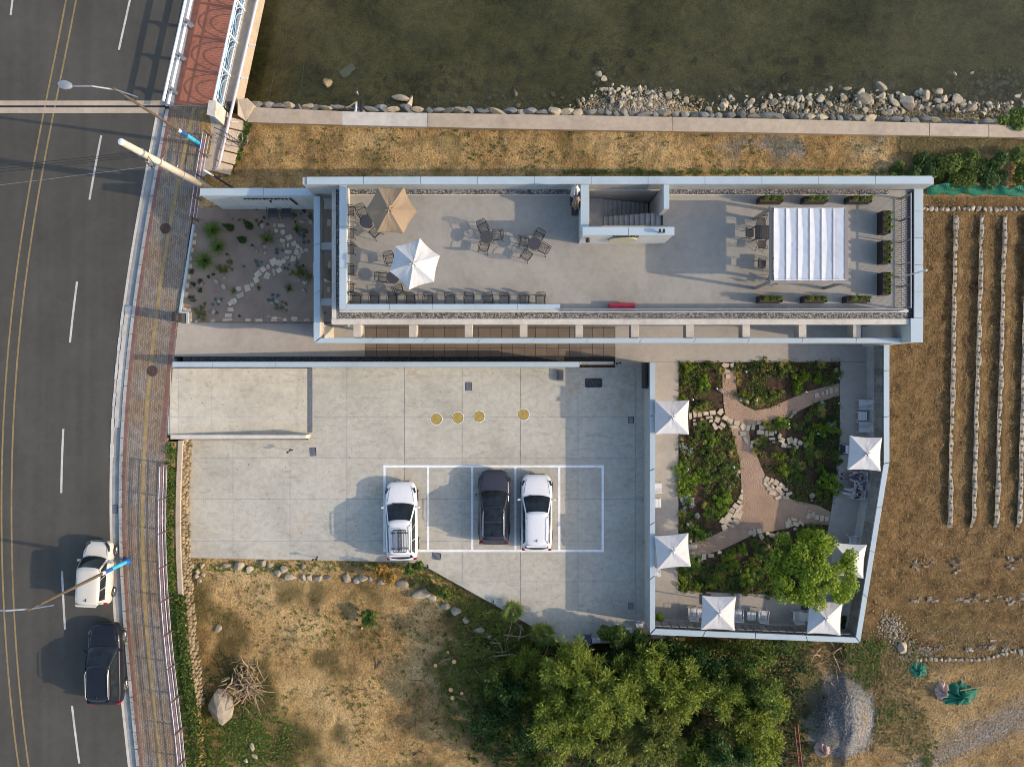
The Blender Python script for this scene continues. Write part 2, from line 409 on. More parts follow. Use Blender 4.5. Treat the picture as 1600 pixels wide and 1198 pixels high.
def m_fabric(name, col, trans=0.25):
    m, nt, b = nodes(name); v = coords(nt, True)
    n1 = noise(nt, v, 1.6, 5, 0.6, 0.5); n2 = noise(nt, v, 120, 2)
    c = ramp(nt, n1, [(0.3, sc(col, 0.90)), (0.65, col)])
    nt.links.new(c, b.inputs['Base Color']); b.inputs['Roughness'].default_value = 0.9; b.inputs['Specular IOR Level'].default_value = 0.1
    h = math_(nt, 'ADD', n1, math_(nt, 'MULTIPLY', n2, 0.06)); bump(nt, b, h, 0.5, 0.05)
    t = N(nt, 'ShaderNodeBsdfTranslucent'); nt.links.new(c, t.inputs['Color'])
    mx = N(nt, 'ShaderNodeMixShader'); mx.inputs[0].default_value = trans
    nt.links.new(b.outputs[0], mx.inputs[1]); nt.links.new(t.outputs[0], mx.inputs[2])
    nt.links.new(mx.outputs[0], nt.nodes['Material Output'].inputs['Surface']); return m

M = {}
M['asphalt'] = m_asphalt()
M['slab'] = m_concrete('parking_concrete', (0.425,0.40,0.335), stain=(0.36,0.22,0.08), rnd=0.07, tyre=True)
M['conc'] = m_concrete('cast_concrete', (0.40,0.37,0.325))
M['conc_light'] = m_concrete('pale_concrete', (0.50,0.46,0.40))
M['conc_roof'] = m_concrete('roof_screed', (0.285,0.265,0.23), fine=0.7)
M['conc_grey'] = m_concrete('grey_concrete', (0.36,0.36,0.35))
M['conc_old'] = m_concrete('old_concrete', (0.40,0.325,0.245), stain=(0.33,0.24,0.13))
M['path'] = m_concrete('path_concrete', (0.35,0.315,0.27), fine=0.6)
M['pavers'] = m_pavers()
M['brickred'] = mat('red_pavers', (0.17,0.085,0.07), 0.85, var=0.3, scale=3, bscale=25, bstr=0.4)
M['bridge_red'] = mat('bridge_deck_paint', (0.30,0.115,0.07), 0.85, var=0.22, scale=1.4, bscale=14, bstr=0.3, dirt=0.4)
M['tactile'] = mat('tactile_yellow', (0.27,0.195,0.085), 0.8, var=0.3, scale=2, bscale=18, bstr=0.6, dirt=0.4)
M['kerb'] = mat('kerb_stone', (0.33,0.325,0.305), 0.8, var=0.2, scale=2, bscale=40, bstr=0.3, rnd=0.2, dirt=0.3)
M['gutter'] = mat('gutter_concrete', (0.27,0.27,0.26), 0.85, var=0.2, scale=1.5, bscale=30, bstr=0.3, rnd=0.12, dirt=0.5)
M['white_line'] = mat('road_paint_white', (0.46,0.44,0.41), 0.7, var=0.2, scale=3, bscale=22, bstr=0.2, dirt=0.7)
M['park_line'] = mat('bay_paint_white', (0.72,0.73,0.74), 0.65, var=0.12, scale=3, bscale=22, bstr=0.15, dirt=0.35)
M['yellow_line'] = mat('road_paint_yellow', (0.225,0.165,0.075), 0.75, var=0.2, scale=3, bscale=22, bstr=0.2, dirt=0.6)
M['soil'] = m_ground()
M['water'] = m_water()
M['gravel'] = m_gravel('dark_gravel', [(0.05,0.05,0.05), (0.16,0.155,0.15), (0.30,0.29,0.27), (0.45,0.43,0.40)], 17.0)
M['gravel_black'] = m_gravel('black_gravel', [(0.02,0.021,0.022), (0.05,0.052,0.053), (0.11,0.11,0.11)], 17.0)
M['gravel_pile'] = m_gravel('crushed_stone', [(0.17,0.18,0.19), (0.32,0.33,0.34), (0.50,0.51,0.51)], 12.0, 0.07)
M['sand'] = mat('garden_sand', (0.34,0.23,0.16), 0.95, var=0.18, scale=0.8, bscale=14, bstr=0.9, spec=0.1, bdist=0.06)
M['fsand'] = mat('front_garden_grit', (0.25,0.185,0.14), 0.95, var=0.15, scale=0.8, bscale=24, bstr=0.7, spec=0.1, bdist=0.04)
M['mulch'] = mat('planting_soil', (0.075,0.048,0.03), 0.95, var=0.45, scale=3, bscale=30, bstr=0.9, spec=0.1, bdist=0.05)
M['white_metal'] = mat('white_coping', (0.325,0.39,0.425), 0.45, var=0.05, scale=0.8, bscale=30, bstr=0.03, spec=0.5, dirt=0.28)
M['coping'] = M['white_metal']
M['clad'] = mat('wall_cladding', (0.44,0.43,0.41), 0.7, var=0.08, scale=1, bscale=30, bstr=0.1)
M['boardwall'] = mat('board_formed_concrete', (0.21,0.20,0.185), 0.85, var=0.3, scale=2, bscale=20, bstr=0.4, rnd=0.3)
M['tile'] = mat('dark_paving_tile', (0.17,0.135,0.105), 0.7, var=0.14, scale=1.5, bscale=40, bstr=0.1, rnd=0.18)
M['stone'] = mat('pale_stepping_stone', (0.50,0.41,0.29), 0.85, var=0.22, scale=2.5, bscale=18, bstr=0.5, rnd=0.28)
M['boulder'] = mat('pale_boulder', (0.34,0.285,0.21), 0.85, var=0.25, scale=2.5, bscale=14, bstr=0.6, rnd=0.3)
M['facing'] = mat('retaining_stone', (0.26,0.20,0.12), 0.9, var=0.3, scale=3, bscale=16, bstr=0.6, rnd=0.5)
M['rock'] = mat('river_rock', (0.44,0.375,0.27), 0.85, var=0.35, scale=2.0, bscale=12, bstr=0.7, rnd=0.45)
M['rock_grey'] = mat('grey_revetment_rock', (0.23,0.23,0.22), 0.85, var=0.45, scale=2.0, bscale=10, bstr=0.8, rnd=0.5)
M['rock_wet'] = mat('sunken_rock', (0.20,0.155,0.075), 0.6, var=0.35, scale=2.0, bscale=12, bstr=0.6, rnd=0.5)
M['black'] = mat('black_steel', (0.018,0.018,0.02), 0.5, var=0.2, scale=4, bscale=60, bstr=0.05, local=True)
M['dark'] = mat('dark_grey_steel', (0.05,0.05,0.055), 0.5, var=0.2, scale=4, bscale=60, bstr=0.05, local=True)
M['steel'] = mat('grey_steel', (0.30,0.31,0.33), 0.4, 0.6, var=0.15, scale=3, bscale=60, bstr=0.05, local=True)
M['white'] = mat('white_paint', (0.60,0.61,0.62), 0.5, var=0.07, scale=2, bscale=50, bstr=0.05, local=True, dirt=0.12)
M['tabletop'] = mat('charcoal_table_top', (0.045,0.043,0.047), 0.45, var=0.15, scale=4, bscale=60, bstr=0.05, local=True)
M['red'] = mat('red_lacquer', (0.24,0.012,0.03), 0.5, var=0.2, scale=3, bscale=40, bstr=0.1, local=True)
M['rust'] = mat('rusty_iron', (0.14,0.05,0.03), 0.9, var=0.4, scale=6, bscale=30, bstr=0.4)
M['wood'] = mat('weathered_wood', (0.34,0.24,0.14), 0.85, var=0.35, scale=5, bscale=40, bstr=0.3, rnd=0.4)
M['bark'] = mat('bark', (0.16,0.105,0.06), 0.9, var=0.4, scale=4, bscale=20, bstr=0.6)
M['cutwood'] = mat('fresh_cut_wood', (0.62,0.36,0.11), 0.8, var=0.2, scale=8, bscale=40, bstr=0.1)
M['yellow'] = mat('yellow_enamel', (0.32,0.235,0.055), 0.55, var=0.2, scale=3, bscale=30, bstr=0.2, local=True, dirt=0.4)
M['bluegrey'] = mat('blue_grey_plastic', (0.09,0.10,0.15), 0.6, var=0.2, scale=4, bscale=40, bstr=0.1, local=True)
M['iron'] = mat('cast_iron', (0.075,0.045,0.035), 0.8, var=0.4, scale=6, bscale=40, bstr=0.5, local=True, metal=0.2)
M['grate'] = mat('drain_grate', (0.10,0.10,0.11), 0.6, var=0.3, scale=6, bscale=40, bstr=0.3, local=True)
M['fab_white'] = m_fabric('white_canvas', (0.62,0.61,0.605))
M['fab_tan'] = m_fabric('tan_canvas', (0.34,0.25,0.165))
M['fab_pergola'] = m_fabric('white_pvc_canopy', (0.62,0.64,0.68), 0.2)
M['glass'] = m_glass('dark_glass'); M['clear'] = m_clear('clear_glass')
M['pergola'] = mat('taupe_aluminium', (0.20,0.18,0.165), 0.5, var=0.08, scale=2, bscale=60, bstr=0.03)
M['planter'] = mat('black_planter', (0.022,0.02,0.02), 0.6, var=0.25, scale=3, bscale=40, bstr=0.1, local=True)
M['pot_soil'] = mat('potting_bark', (0.20,0.115,0.055), 0.95, var=0.4, scale=6, bscale=30, bstr=0.8, local=True)
M['lampblue'] = mat('lamp_blue', (0.015,0.10,0.32), 0.5, var=0.15, scale=4, bstr=0.03, local=True)
M['lampcyan'] = mat('lamp_light_blue', (0.05,0.42,0.62), 0.5, var=0.25, scale=3, bstr=0.03, local=True)
M['lampbrown'] = mat('lamp_pole_bronze', (0.10,0.075,0.055), 0.5, var=0.2, scale=3, bstr=0.03, local=True)
M['polecon'] = mat('spun_concrete', (0.44,0.38,0.31), 0.8, var=0.15, scale=2, bscale=40, bstr=0.2)
M['rail_red'] = mat('rail_maroon', (0.15,0.095,0.125), 0.5, var=0.2, scale=3, bstr=0.03)
M['rail_white'] = mat('rail_white', (0.46,0.43,0.48), 0.5, var=0.12, scale=3, bstr=0.03)
M['railblue'] = mat('railing_light_blue', (0.16,0.42,0.66), 0.5, var=0.12, scale=3, bstr=0.03)
M['net'] = mat('green_mesh_net', (0.0,0.12,0.07), 0.8, var=0.45, scale=5, bscale=50, bstr=0.5)
M['tarp'] = m_fabric('pink_sack', (0.48,0.34,0.29), 0.1)
M['film'] = mat('mulch_film', (0.23,0.195,0.155), 0.5, var=0.6, scale=7, bscale=16, bstr=0.9, spec=0.5, dirt=0.9, bdist=0.05)
M['skin'] = mat('skin', (0.50,0.30,0.20), 0.6, var=0.06, scale=6, bstr=0.03, local=True)
M['hair'] = mat('black_hair', (0.010,0.008,0.008), 0.5, var=0.2, scale=20, bscale=90, bstr=0.3, local=True)
M['cl_navy'] = mat('navy_cloth', (0.018,0.02,0.032), 0.9, var=0.2, scale=6, bstr=0.2, local=True)
M['cl_blue'] = mat('blue_grey_cloth', (0.10,0.115,0.16), 0.9, var=0.25, scale=10, bstr=0.2, local=True)
M['cl_pale'] = mat('pale_cloth', (0.46,0.47,0.52), 0.9, var=0.12, scale=6, bstr=0.2, local=True)
M['tyre'] = mat('tyre_rubber', (0.015,0.015,0.016), 0.85, var=0.2, scale=6, bstr=0.2, local=True)
M['rim'] = mat('alloy_rim', (0.42,0.42,0.43), 0.35, 0.8, var=0.1, scale=6, bstr=0.02, local=True)
M['lens'] = m_glass('lamp_lens', (0.35,0.37,0.40), 0.08)
M['redlens'] = m_glass('tail_lens', (0.25,0.01,0.01), 0.15)
M['plastic'] = mat('black_trim', (0.02,0.02,0.021), 0.6, var=0.2, scale=6, bstr=0.05, local=True)
M['sign_face'] = mat('sign_grey', (0.028,0.026,0.023), 0.5, var=0.12, scale=3, bstr=0.03, local=True)
M['oval'] = mat('sign_disc_sand', (0.40,0.36,0.24), 0.6, var=0.06, scale=3, bstr=0.05)
L = {}
L['mid'] = leafmat('leaf_mid', [(0.04,0.07,0.012), (0.075,0.115,0.018), (0.13,0.165,0.028), (0.06,0.09,0.015)])
L['dark'] = leafmat('leaf_dark', [(0.018,0.042,0.010), (0.03,0.065,0.013), (0.05,0.095,0.018)])
L['bright'] = leafmat('leaf_bright', [(0.10,0.19,0.015), (0.16,0.26,0.02), (0.24,0.32,0.03), (0.12,0.22,0.02)], 0.45)
L['lime'] = leafmat('leaf_lime', [(0.08,0.14,0.012), (0.15,0.225,0.018), (0.24,0.30,0.025), (0.10,0.17,0.012)], 0.45)
L['olive'] = leafmat('leaf_olive', [(0.07,0.09,0.015), (0.12,0.14,0.022), (0.19,0.19,0.035), (0.09,0.12,0.02)])
L['bamboo'] = leafmat('leaf_bamboo', [(0.07,0.11,0.013), (0.14,0.185,0.022), (0.27,0.29,0.05), (0.10,0.145,0.017)], 0.5)
L['yellow'] = leafmat('leaf_yellowgrass', [(0.22,0.19,0.035), (0.32,0.27,0.06), (0.40,0.34,0.10)])
L['grass'] = leafmat('leaf_grass', [(0.055,0.10,0.016), (0.09,0.15,0.02), (0.15,0.18,0.035)])
L['dry'] = leafmat('leaf_dry', [(0.20,0.15,0.06), (0.28,0.21,0.09), (0.13,0.11,0.04)])
L['blue'] = leafmat('leaf_bluegrey', [(0.05,0.095,0.095), (0.075,0.125,0.12), (0.10,0.15,0.14)], 0.15)
L['silver'] = leafmat('leaf_silver', [(0.20,0.25,0.22), (0.28,0.33,0.30), (0.36,0.40,0.37)], 0.15)
L['rusty'] = leafmat('leaf_rusty', [(0.26,0.14,0.03), (0.34,0.20,0.04), (0.18,0.13,0.03)])
L['straw'] = leafmat('leaf_straw', [(0.08,0.045,0.016), (0.20,0.12,0.042), (0.32,0.21,0.08), (0.13,0.075,0.026)], 0.1)
# ------------------------------------------------------------------ ground sheet (one height field out to the horizon)
ZR = 0.7      # road
ZS = 0.82     # pavement
ZW = -1.6     # river level
def shore(px): return np.interp(px, [-9000, 385, 560, 930, 1200, 1440, 1600, 9000], [160, 168, 175, 181, 186, 192, 197, 260])
def wallx(py): return np.interp(py, [500, 716, 985, 1400], [1357, 1357, 1312, 1312])
def axis(lo, hi, step, far):
    c = np.arange(lo, hi+1, step, dtype=float)
    o = np.array([60, 160, 400, 1000, 2500, far], float)
    return np.concatenate([lo-o[::-1], c, hi+o])
gx = axis(-140, 1740, 5, 7000); gy = axis(-140, 1340, 5, 7000)
GX, GY = np.meshgrid(gx, gy)
def ridges(px, py):
    """planting ridges of the field, metres"""
    h = np.zeros_like(px)
    for (xt, xb) in RIDGES:
        cx = xt + (xb-xt)*(py-335)/490.0 - 4
        w = sstep(328, 337, py)*(1-sstep(815, 828, py))
        h = np.maximum(h, 0.17*np.exp(-((px-cx-1)/7.0)**4)*w)
    return h
RIDGES = [(1498, 1489), (1539, 1526), (1575, 1562), (1611, 1598), (1647, 1634), (1683, 1670)]
def ground_h(px, py):
    z = np.full(px.shape, -0.3)
    n_big = vnoise(px, py, 130, 1, 3); n_mid = vnoise(px, py, 34, 2, 3); n_sm = vnoise(px, py, 11, 3, 2)
    lot = sstep(870, 905, py)*(1-sstep(1360, 1400, px))
    z = z + lot*(0.05 + 0.12*n_big + 0.09*n_mid + 0.04*n_sm)
    field = sstep(wallx(py)-2, wallx(py)+8, px)*sstep(285, 300, py)
    tilled = field*(1-sstep(900, 960, py)*0.6)
    z = z*(1-field) + field*(0.02 + 0.05*n_big + tilled*(0.06*n_mid+0.07*n_sm)) + ridges(px, py)
    north = sstep(168, 176, py)*(1-sstep(330, 338, py))*sstep(290, 340, px)
    zn = 0.22 + 0.10*n_big + 0.10*n_mid + 0.04*n_sm - 0.12*sstep(225, 262, py)
    z = z*(1-north) + north*zn
    slope = (1-sstep(318, 372, px))*sstep(150, 175, py)*(1-sstep(330, 340, py))*sstep(250, 290, px)
    z = z + slope*0.8
    riv = 1-sstep(-6, 4, py-shore(px)-8)
    bed = -1.72 - 0.9*sstep(0, 150, shore(px)-py) + 0.10*n_mid + 0.05*n_sm + 0.12*n_big
    hill = np.exp(-(((px-1000)/90.0)**2+((py-168)/46.0)**2))*0.50 + np.exp(-(((px-1400)/260.0)**2+((py-178)/42.0)**2))*0.46
    bed = bed + hill
    z = z*(1-riv) + riv*bed
    # old ploughed bands across the lower field, gravel heap
    z = z + 0.07*np.sin((py-868)/7.6+0.8*n_big)*sstep(850, 875, py)*(1-sstep(1005, 1020, py))*sstep(1385, 1400, px)
    z = z + 0.85*sstep(0, 0.75, 1-np.hypot((px-1312)/56.0, (py-1122)/64.0))
    return z
GZ = ground_h(GX, GY)
ny, nx = GX.shape
V = np.stack([(GX-800)*MPP(), (599-GY)*MPP(), GZ], -1).reshape(-1, 3)
ii = (np.arange(ny-1)[:, None]*nx + np.arange(nx-1)[None, :]).ravel()
F = np.stack([ii+nx, ii+nx+1, ii+1, ii], -1)
gm = fastmesh('ground', V, F, M['soil'], True)
Zr = np.zeros((ny, nx, 4), np.float32); Z2 = np.zeros((ny, nx, 4), np.float32); Zr[..., 3] = 1; Z2[..., 3] = 1
n1 = vnoise(GX, GY, 60, 21, 4); n2 = vnoise(GX, GY, 24, 22, 3)
fieldm = sstep(wallx(GY)-10, wallx(GY)+6, GX)*sstep(300, 312, GY)
Zr[..., 0] = np.clip(fieldm*(1-sstep(1020, 1060, GY)*0.7) + 0.35*sstep(890, 930, GY)*sstep(0, 0.3, n1)*(1-fieldm), 0, 1)
track = sstep(0, 60, (GY-1060) + (GX-1600)*0.55 + n2*22)*sstep(1380, 1450, GX)*(1-sstep(0, 25, (GY-1125)+(GX-1600)*0.42))
heap = (np.hypot((GX-1312)/60.0, (GY-1118)/66.0) < 1.0+0.12*n2).astype(float)
ngrav = sstep(0.0, 0.25, n2)*np.exp(-(((GX-1225)/110.0)**2+((GY-232)/20.0)**2))*1.2 + sstep(0.1, .4, n1)*np.exp(-(((GX-1395)/30.0)**2+((GY-225)/14.0)**2))
Zr[..., 1] = np.clip(track*0.9+heap+ngrav, 0, 1)
Zr[..., 2] = 1-sstep(-6, 6, GY-shore(GX)-6)
veg = sstep(-0.05, 0.35, n1)*sstep(885, 930, GY)*(1-sstep(1250, 1330, GX))*0.8 + sstep(0.0, 0.3, n1)*np.exp(-((GY-1000)/60.0)**2)*(GX > 1330)*0.5
veg += (1-sstep(296, 322, GX))*sstep(870, 900, GY)*0.9 + np.exp(-(((GX-380)/80.0)**2+((GY-1160)/60.0)**2))
veg += sstep(0.15, 0.4, n2)*sstep(180, 195, GY)*(1-sstep(270, 285, GY))*0.6 + sstep(1385, 1420, GX)*sstep(205, 222, GY)*(1-sstep(236, 250, GY))*0.8
veg += sstep(720, 800, GX)*sstep(960, 1010, GY)*(1-sstep(1230, 1300, GX))
Z2[..., 0] = np.clip(veg, 0, 1)
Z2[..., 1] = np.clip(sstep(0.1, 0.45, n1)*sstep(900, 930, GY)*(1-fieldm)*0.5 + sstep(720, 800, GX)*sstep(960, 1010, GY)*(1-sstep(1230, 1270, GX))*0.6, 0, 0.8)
for nm, arr in (('zone', Zr), ('zone2', Z2)):
    at = gm.attributes.new(nm, 'FLOAT_COLOR', 'POINT'); at.data.foreach_set('color', arr.reshape(-1, 4).ravel())
struct(link('ground', gm))
def gz(px, py):
    i = min(max(int(np.searchsorted(gx, px))-1, 0), nx-2); j = min(max(int(np.searchsorted(gy, py))-1, 0), ny-2)
    u = (px-gx[i])/(gx[i+1]-gx[i]); v = (py-gy[j])/(gy[j+1]-gy[j])
    return float((GZ[j, i]*(1-u)+GZ[j, i+1]*u)*(1-v)+(GZ[j+1, i]*(1-u)+GZ[j+1, i+1]*u)*v)
def PG(px, py, dz=0.0):
    """pixel -> point on the ground sheet"""
    z = gz(px, py)
    for _ in range(2):
        s = MPP(z)/MPP(0); z = gz(800+(px-800)*s, 599+(py-599)*s)
    return P(px, py, z+dz)

wtr = MB().add([(-260, 14.5, ZW), (300, 13.0, ZW), (300, 260, ZW), (-260, 260, ZW)], [(0, 1, 2, 3)]).build('river_water', M['water'], fix=False); struct(wtr)

# ------------------------------------------------------------------ road, gutter, kerb, pavement (z = ZR)
def fit(tab, deg=5):
    t = np.array(tab, float); p = np.polyfit((t[:, 0]-600)/600, t[:, 1], deg)
    def f(y):
        y = np.asarray(y, float); yc = np.clip(y, -20, 1215)
        v = np.polyval(p, (yc-600)/600); sl = (np.polyval(p, (yc+1-600)/600)-np.polyval(p, (yc-1-600)/600))/2
        return v + sl*(y-yc)
    return f
f_edge = fit([(0,272),(100,258),(180,242),(250,232),(300,222),(350,211),(400,203),(460,196),(520,187),(560,181),(600,178),(650,175),(700,174),(800,173),(900,174),(960,176),(1000,180),(1050,186),(1100,190),(1150,195),(1198,200)])
f_kerb = fit([(0,288),(100,270),(180,256),(250,247),(300,236),(350,226),(400,217),(460,208),(520,202),(560,197),(600,194),(650,190),(700,187),(800,185),(900,187),(960,192),(1000,195),(1050,198),(1100,203),(1150,208),(1198,213)])
f_yel = fit([(0,111),(160,79.5),(300,53),(400,37),(500,25),(600,16.5),(700,12),(800,10.7),(900,11),(1000,16.5),(1100,26),(1198,37)])
f_dash = fit([(0,203),(78,186),(212,157),(312,141),(440,120),(535,109),(670,99),(770,95.5),(892,97),(983,102),(1102,112),(1192,124)])
f_tact = fit([(170,302),(200,297),(250,286),(300,274),(350,266),(400,258),(450,250),(500,243),(550,237),(600,232),(650,229),(700,226),(800,223),(900,223),(1000,230),(1100,240),(1198,250)])
f_walk = fit([(100,345),(160,329),(200,319),(250,311),(300,303),(350,297),(400,290),(450,284),(500,277),(560,268),(600,265),(650,262),(720,256),(800,255),(900,257),(1000,265),(1100,274),(1198,286)])
def ribbon(fa, fb, y0, y1, z0, z1, step=12, oa=0.0, ob=0.0):
    """a slab between two curves (pixels at height z1)"""
    ys = np.linspace(y0, y1, max(2, int(abs(y1-y0)/step)+1)); m = MB(); rows = []
    xa = fa(ys)+oa if callable(fa) else np.full(ys.shape, fa)+oa
    xb = fb(ys)+ob if callable(fb) else np.full(ys.shape, fb)+ob
    top = [[P(a, y, z1), P(b, y, z1)] for a, b, y in zip(xa, xb, ys)]
    k = len(top); o = 0
    for (a, b) in top: m.v += [a, b, (a[0], a[1], z0), (b[0], b[1], z0)]
    for i in range(k-1):
        q = 4*i; r = q+4
        m.f += [(q, r, r+1, q+1), (q+2, q+3, r+3, r+2), (q, q+2, r+2, r), (q+1, r+1, r+3, q+3)]
    m.f += [(0, 1, 3, 2), (4*(k-1), 4*(k-1)+2, 4*(k-1)+3, 4*(k-1)+1)]
    return m
road = struct(ribbon(-900, f_edge, 169.5, 1330, -0.6, ZR).build('road', M['asphalt']))
bk0 = lambda y: 290-31*(np.asarray(y, float)/160.0)
bk1 = lambda y: 384-34*(np.asarray(y, float)/160.0)
bridge = struct(ribbon(-900, bk0, -700, 162.5, ZR-0.9, ZR, 60, 0, 2).build('bridge_deck', M['asphalt']))
struct(ribbon(-900, lambda y: f_edge(y)+12, 157.5, 164.8, ZR-0.4, ZR+0.012).build('expansion_joint', M['conc_old']))
struct(ribbon(-900, lambda y: f_edge(y)+12, 168.2, 177, ZR-0.4, ZR+0.012).build('expansion_joint', M['conc_old']))
struct(ribbon(-900, lambda y: f_edge(y)+12, 164.8, 168.2, ZR-0.5, ZR-0.03).build('expansion_joint', M['black']))
# painted lines
mk = struct(ribbon(f_yel, f_yel, -200, 1320, ZR+0.001, ZR+0.005, 12, -9.2, -6.6).build('lane_marking', M['yellow_line']))
ribbon(f_yel, f_yel, -200, 1320, ZR+0.001, ZR+0.005, 12, 6.4, 9.0).build('lane_marking_line', M['yellow_line'], mk)
for y0, y1 in ((-120,-20),(-8,78),(212,312),(440,535),(670,770),(892,983),(1102,1192),(1290,1330)):
    ribbon(f_dash, f_dash, y0, y1, ZR+0.001, ZR+0.005, 10, -1.6, 1.6).build('lane_marking_dash', M['white_line'], mk)
ribbon(lambda y: 16.5+(12-y)*0.12, lambda y: 19.5+(12-y)*0.12, -80, 24, ZR+0.001, ZR+0.005).build('lane_marking_dash', M['white_line'], mk)
for y0, y1 in ((486,508),(527,548),(568,592),(614,634),(653,672),(693,714)):
    ribbon(f_edge, f_edge, y0, y1, ZR+0.001, ZR+0.03, 6, -1.0, 4.5).build('edge_marker', M['white_line'], mk)
# gutter channel stones and kerb stones
gut = struct(ribbon(f_edge, f_kerb, 177, 1330, ZR-0.3, ZR-0.012, 12, 0.2, 0.5).build('gutter', M['gutter']))
ribbon(f_edge, f_edge, 177, 1330, ZR-0.25, ZR+0.006, 12, -0.3, 3.2).build('gutter_edge', M['conc_light'], gut)
apron = ribbon(f_edge, f_kerb, 478, 668, ZR-0.2, ZR+0.03, 10, 3.5, -0.5).build('driveway_apron', M['conc_light'], gut)
kerb = struct(ribbon(f_kerb, f_kerb, 170, 1330, ZR-0.3, ZS-0.05, 12, 0.6, 4.6).build('kerb', M['gutter']))
y = 171.0
while y < 1240:
    d = 27.0
    ribbon(f_kerb, f_kerb, y+0.4, y+d-0.4, ZR-0.1, ZS+0.004, 9, 0.0, 5.4).build('kerb_stone', M['kerb'], kerb, bevel=0.012); y += d
pv = struct(ribbon(f_kerb, f_walk, 166, 1330, -0.6, ZS, 10, 5.0, 2.0).build('pavement', M['pavers']))
ribbon(f_kerb, f_kerb, 169, 1330, ZS-0.05, ZS+0.004, 10, 5.4, 10.6).build('red_border', M['brickred'], pv)
ribbon(f_walk, f_walk, 169, 232, ZS-0.05, ZS+0.004, 10, -6.5, -1.0).build('red_border', M['brickred'], pv)
ribbon(f_walk, f_walk, 504, 690, ZS-0.05, ZS+0.004, 10, -7.5, -1.0).build('red_border', M['brickred'], pv)
ribbon(f_tact, f_tact, 169, 1330, ZS-0.05, ZS+0.008, 10, -2.6, 2.6).build('tactile_strip', M['tactile'], pv)
bw = struct(ribbon(bk0, bk1, -700, 165.6, ZR-0.9, ZS, 60).build('bridge_walkway', M['conc_grey']))
ribbon(bk0, bk1, -300, 165, ZS-0.02, ZS+0.005, 60, 13.0, -7.0).build('walkway_surface', M['bridge_red'], bw)
struct(ribbon(bk1, bk1, -700, 158, ZR-1.2, ZR+0.02, 60, 0.3, 16).build('bridge_edge_beam', M['conc_old']))
# verge, retaining wall with rough stone face down to the car park and the lot
verge = struct(ribbon(f_walk, f_walk, 690, 1330, -0.5, ZS-0.02, 10, 2.2, 24.0).build('verge', M['soil']))
rw = thing('retaining_wall', 'low stone-faced retaining wall with concrete cap between pavement and car park', 'wall')
ribbon(lambda y: f_walk(y)+20, lambda y: f_walk(y)+27, 688, 1112, -0.5, ZS+0.05, 10).build('wall_cap', M['conc_old'], rw)
for i in range(70):
    yy = 692+i*6.0
    for lv in range(3):
        c = P(f_walk(yy)+27.0, yy+(3 if lv % 2 else 0)+R.uniform(-.6,.6), ZS)
        MB().obox((c[0]+.10-.05*lv, c[1], -0.12+0.30*lv+0.12), (0.13+R.uniform(-.05,.07), 0.095+R.uniform(-.02,.015), 0.135), R.uniform(-.2,.2)).build('facing_stone', M['facing'], rw, bevel=0.035)

# ------------------------------------------------------------------ car park slabs
def clip(poly, ax, val, keep_less):
    out = []
    for i in range(len(poly)):
        a, b = poly[i], poly[(i+1) % len(poly)]
        ia = (a[ax] <= val) if keep_less else (a[ax] >= val); ib = (b[ax] <= val) if keep_less else (b[ax] >= val)
        if ia: out.append(a)
        if ia != ib:
            t = (val-a[ax])/(b[ax]-a[ax]); out.append(tuple(a[k]+(b[k]-a[k])*t for k in range(2)))
    return out
def area(p): return abs(sum(p[i][0]*p[(i+1)%len(p)][1]-p[(i+1)%len(p)][0]*p[i][1] for i in range(len(p))))/2
lotpoly = [(481,574),(1012,574),(1012,1001),(915,1006),(880,1007),(800,960),(656,880),(600,877),(290,871),(290,687),(481,687)]
car_park = struct(MB().prism([XY(*q) for q in lotpoly], -0.28, -0.015).build('car_park', M['conc_grey']))
vx = [280,364,453,542,632,722,813,903,993,1013]; hy = [574,586.5,651,715.5,779.5,844.5,908,972,1010]
for i in range(len(vx)-1):
    for j in range(len(hy)-1):
        p = lotpoly
        g = 0.45
        for ax, v_, less in ((0, vx[i]+g, False), (0, vx[i+1]-g, True), (1, hy[j]+g, False), (1, hy[j+1]-g, True)):
            if p: p = clip(p, ax, v_, less)
        if len(p) > 2 and area(p) > 12:
            MB().prism([XY(*q) for q in p], -0.2, 0.0).build('slab', M['slab'], car_park)
bays = struct(link('bay_marking', None))
def line(x0, y0, x1, y1): MB().box(*XY(x0, y0), 0.001, *XY(x1, y1), 0.006).build('bay_line', M['park_line'], bays)
line(599,726.5,943.5,730); line(599,858.5,943.5,862)
for x in (599,667,736,803.5,872,940): line(x,730.3,x+3.5,858.2)
# ramp up to the road with its parapet
ramp_o = struct(MB().prism([XY(262,575,ZS), XY(480.6,575), XY(480.6,680), XY(262,680,ZS)], -0.4, [ZS-0.01, 0.0, 0.0, ZS-0.01]).build('ramp', M['conc_grey']))
for (xa, xb, za, zb) in ((266,278,ZS,.76),(278.6,330,.757,0.56),(330.6,464,0.557,0.065),(464.6,480.4,0.062,0.004)):
    for (ya, yb) in ((575.5,586),(586.8,651),(651.8,679.5)):
        MB().prism([XY(xa,ya,za), XY(xb,ya,zb), XY(xb,yb,zb), XY(xa,yb,za)], -0.3, [za+0.006, zb+0.006, zb+0.006, za+0.006]).build('slab', M['slab'], ramp_o)
rp = thing('ramp_parapet', 'low concrete parapet along the south side of the ramp', 'wall')
MB().prism([XY(266,679,.95), XY(478,679.5,.95), XY(478,685.5,.95), XY(266,686,.95)], -0.3, .95).build('wall_body', M['conc_light'], rp, bevel=0.02)
td = thing('trench_drain', 'long dark steel trench drain across the foot of the ramp', 'drain')
x0, y0 = XY(480.5,675); x1, y1 = XY(488,574.5)
MB().box(x0, y0, -0.05, x1, y1, 0.004).build('channel', M['black'], td)
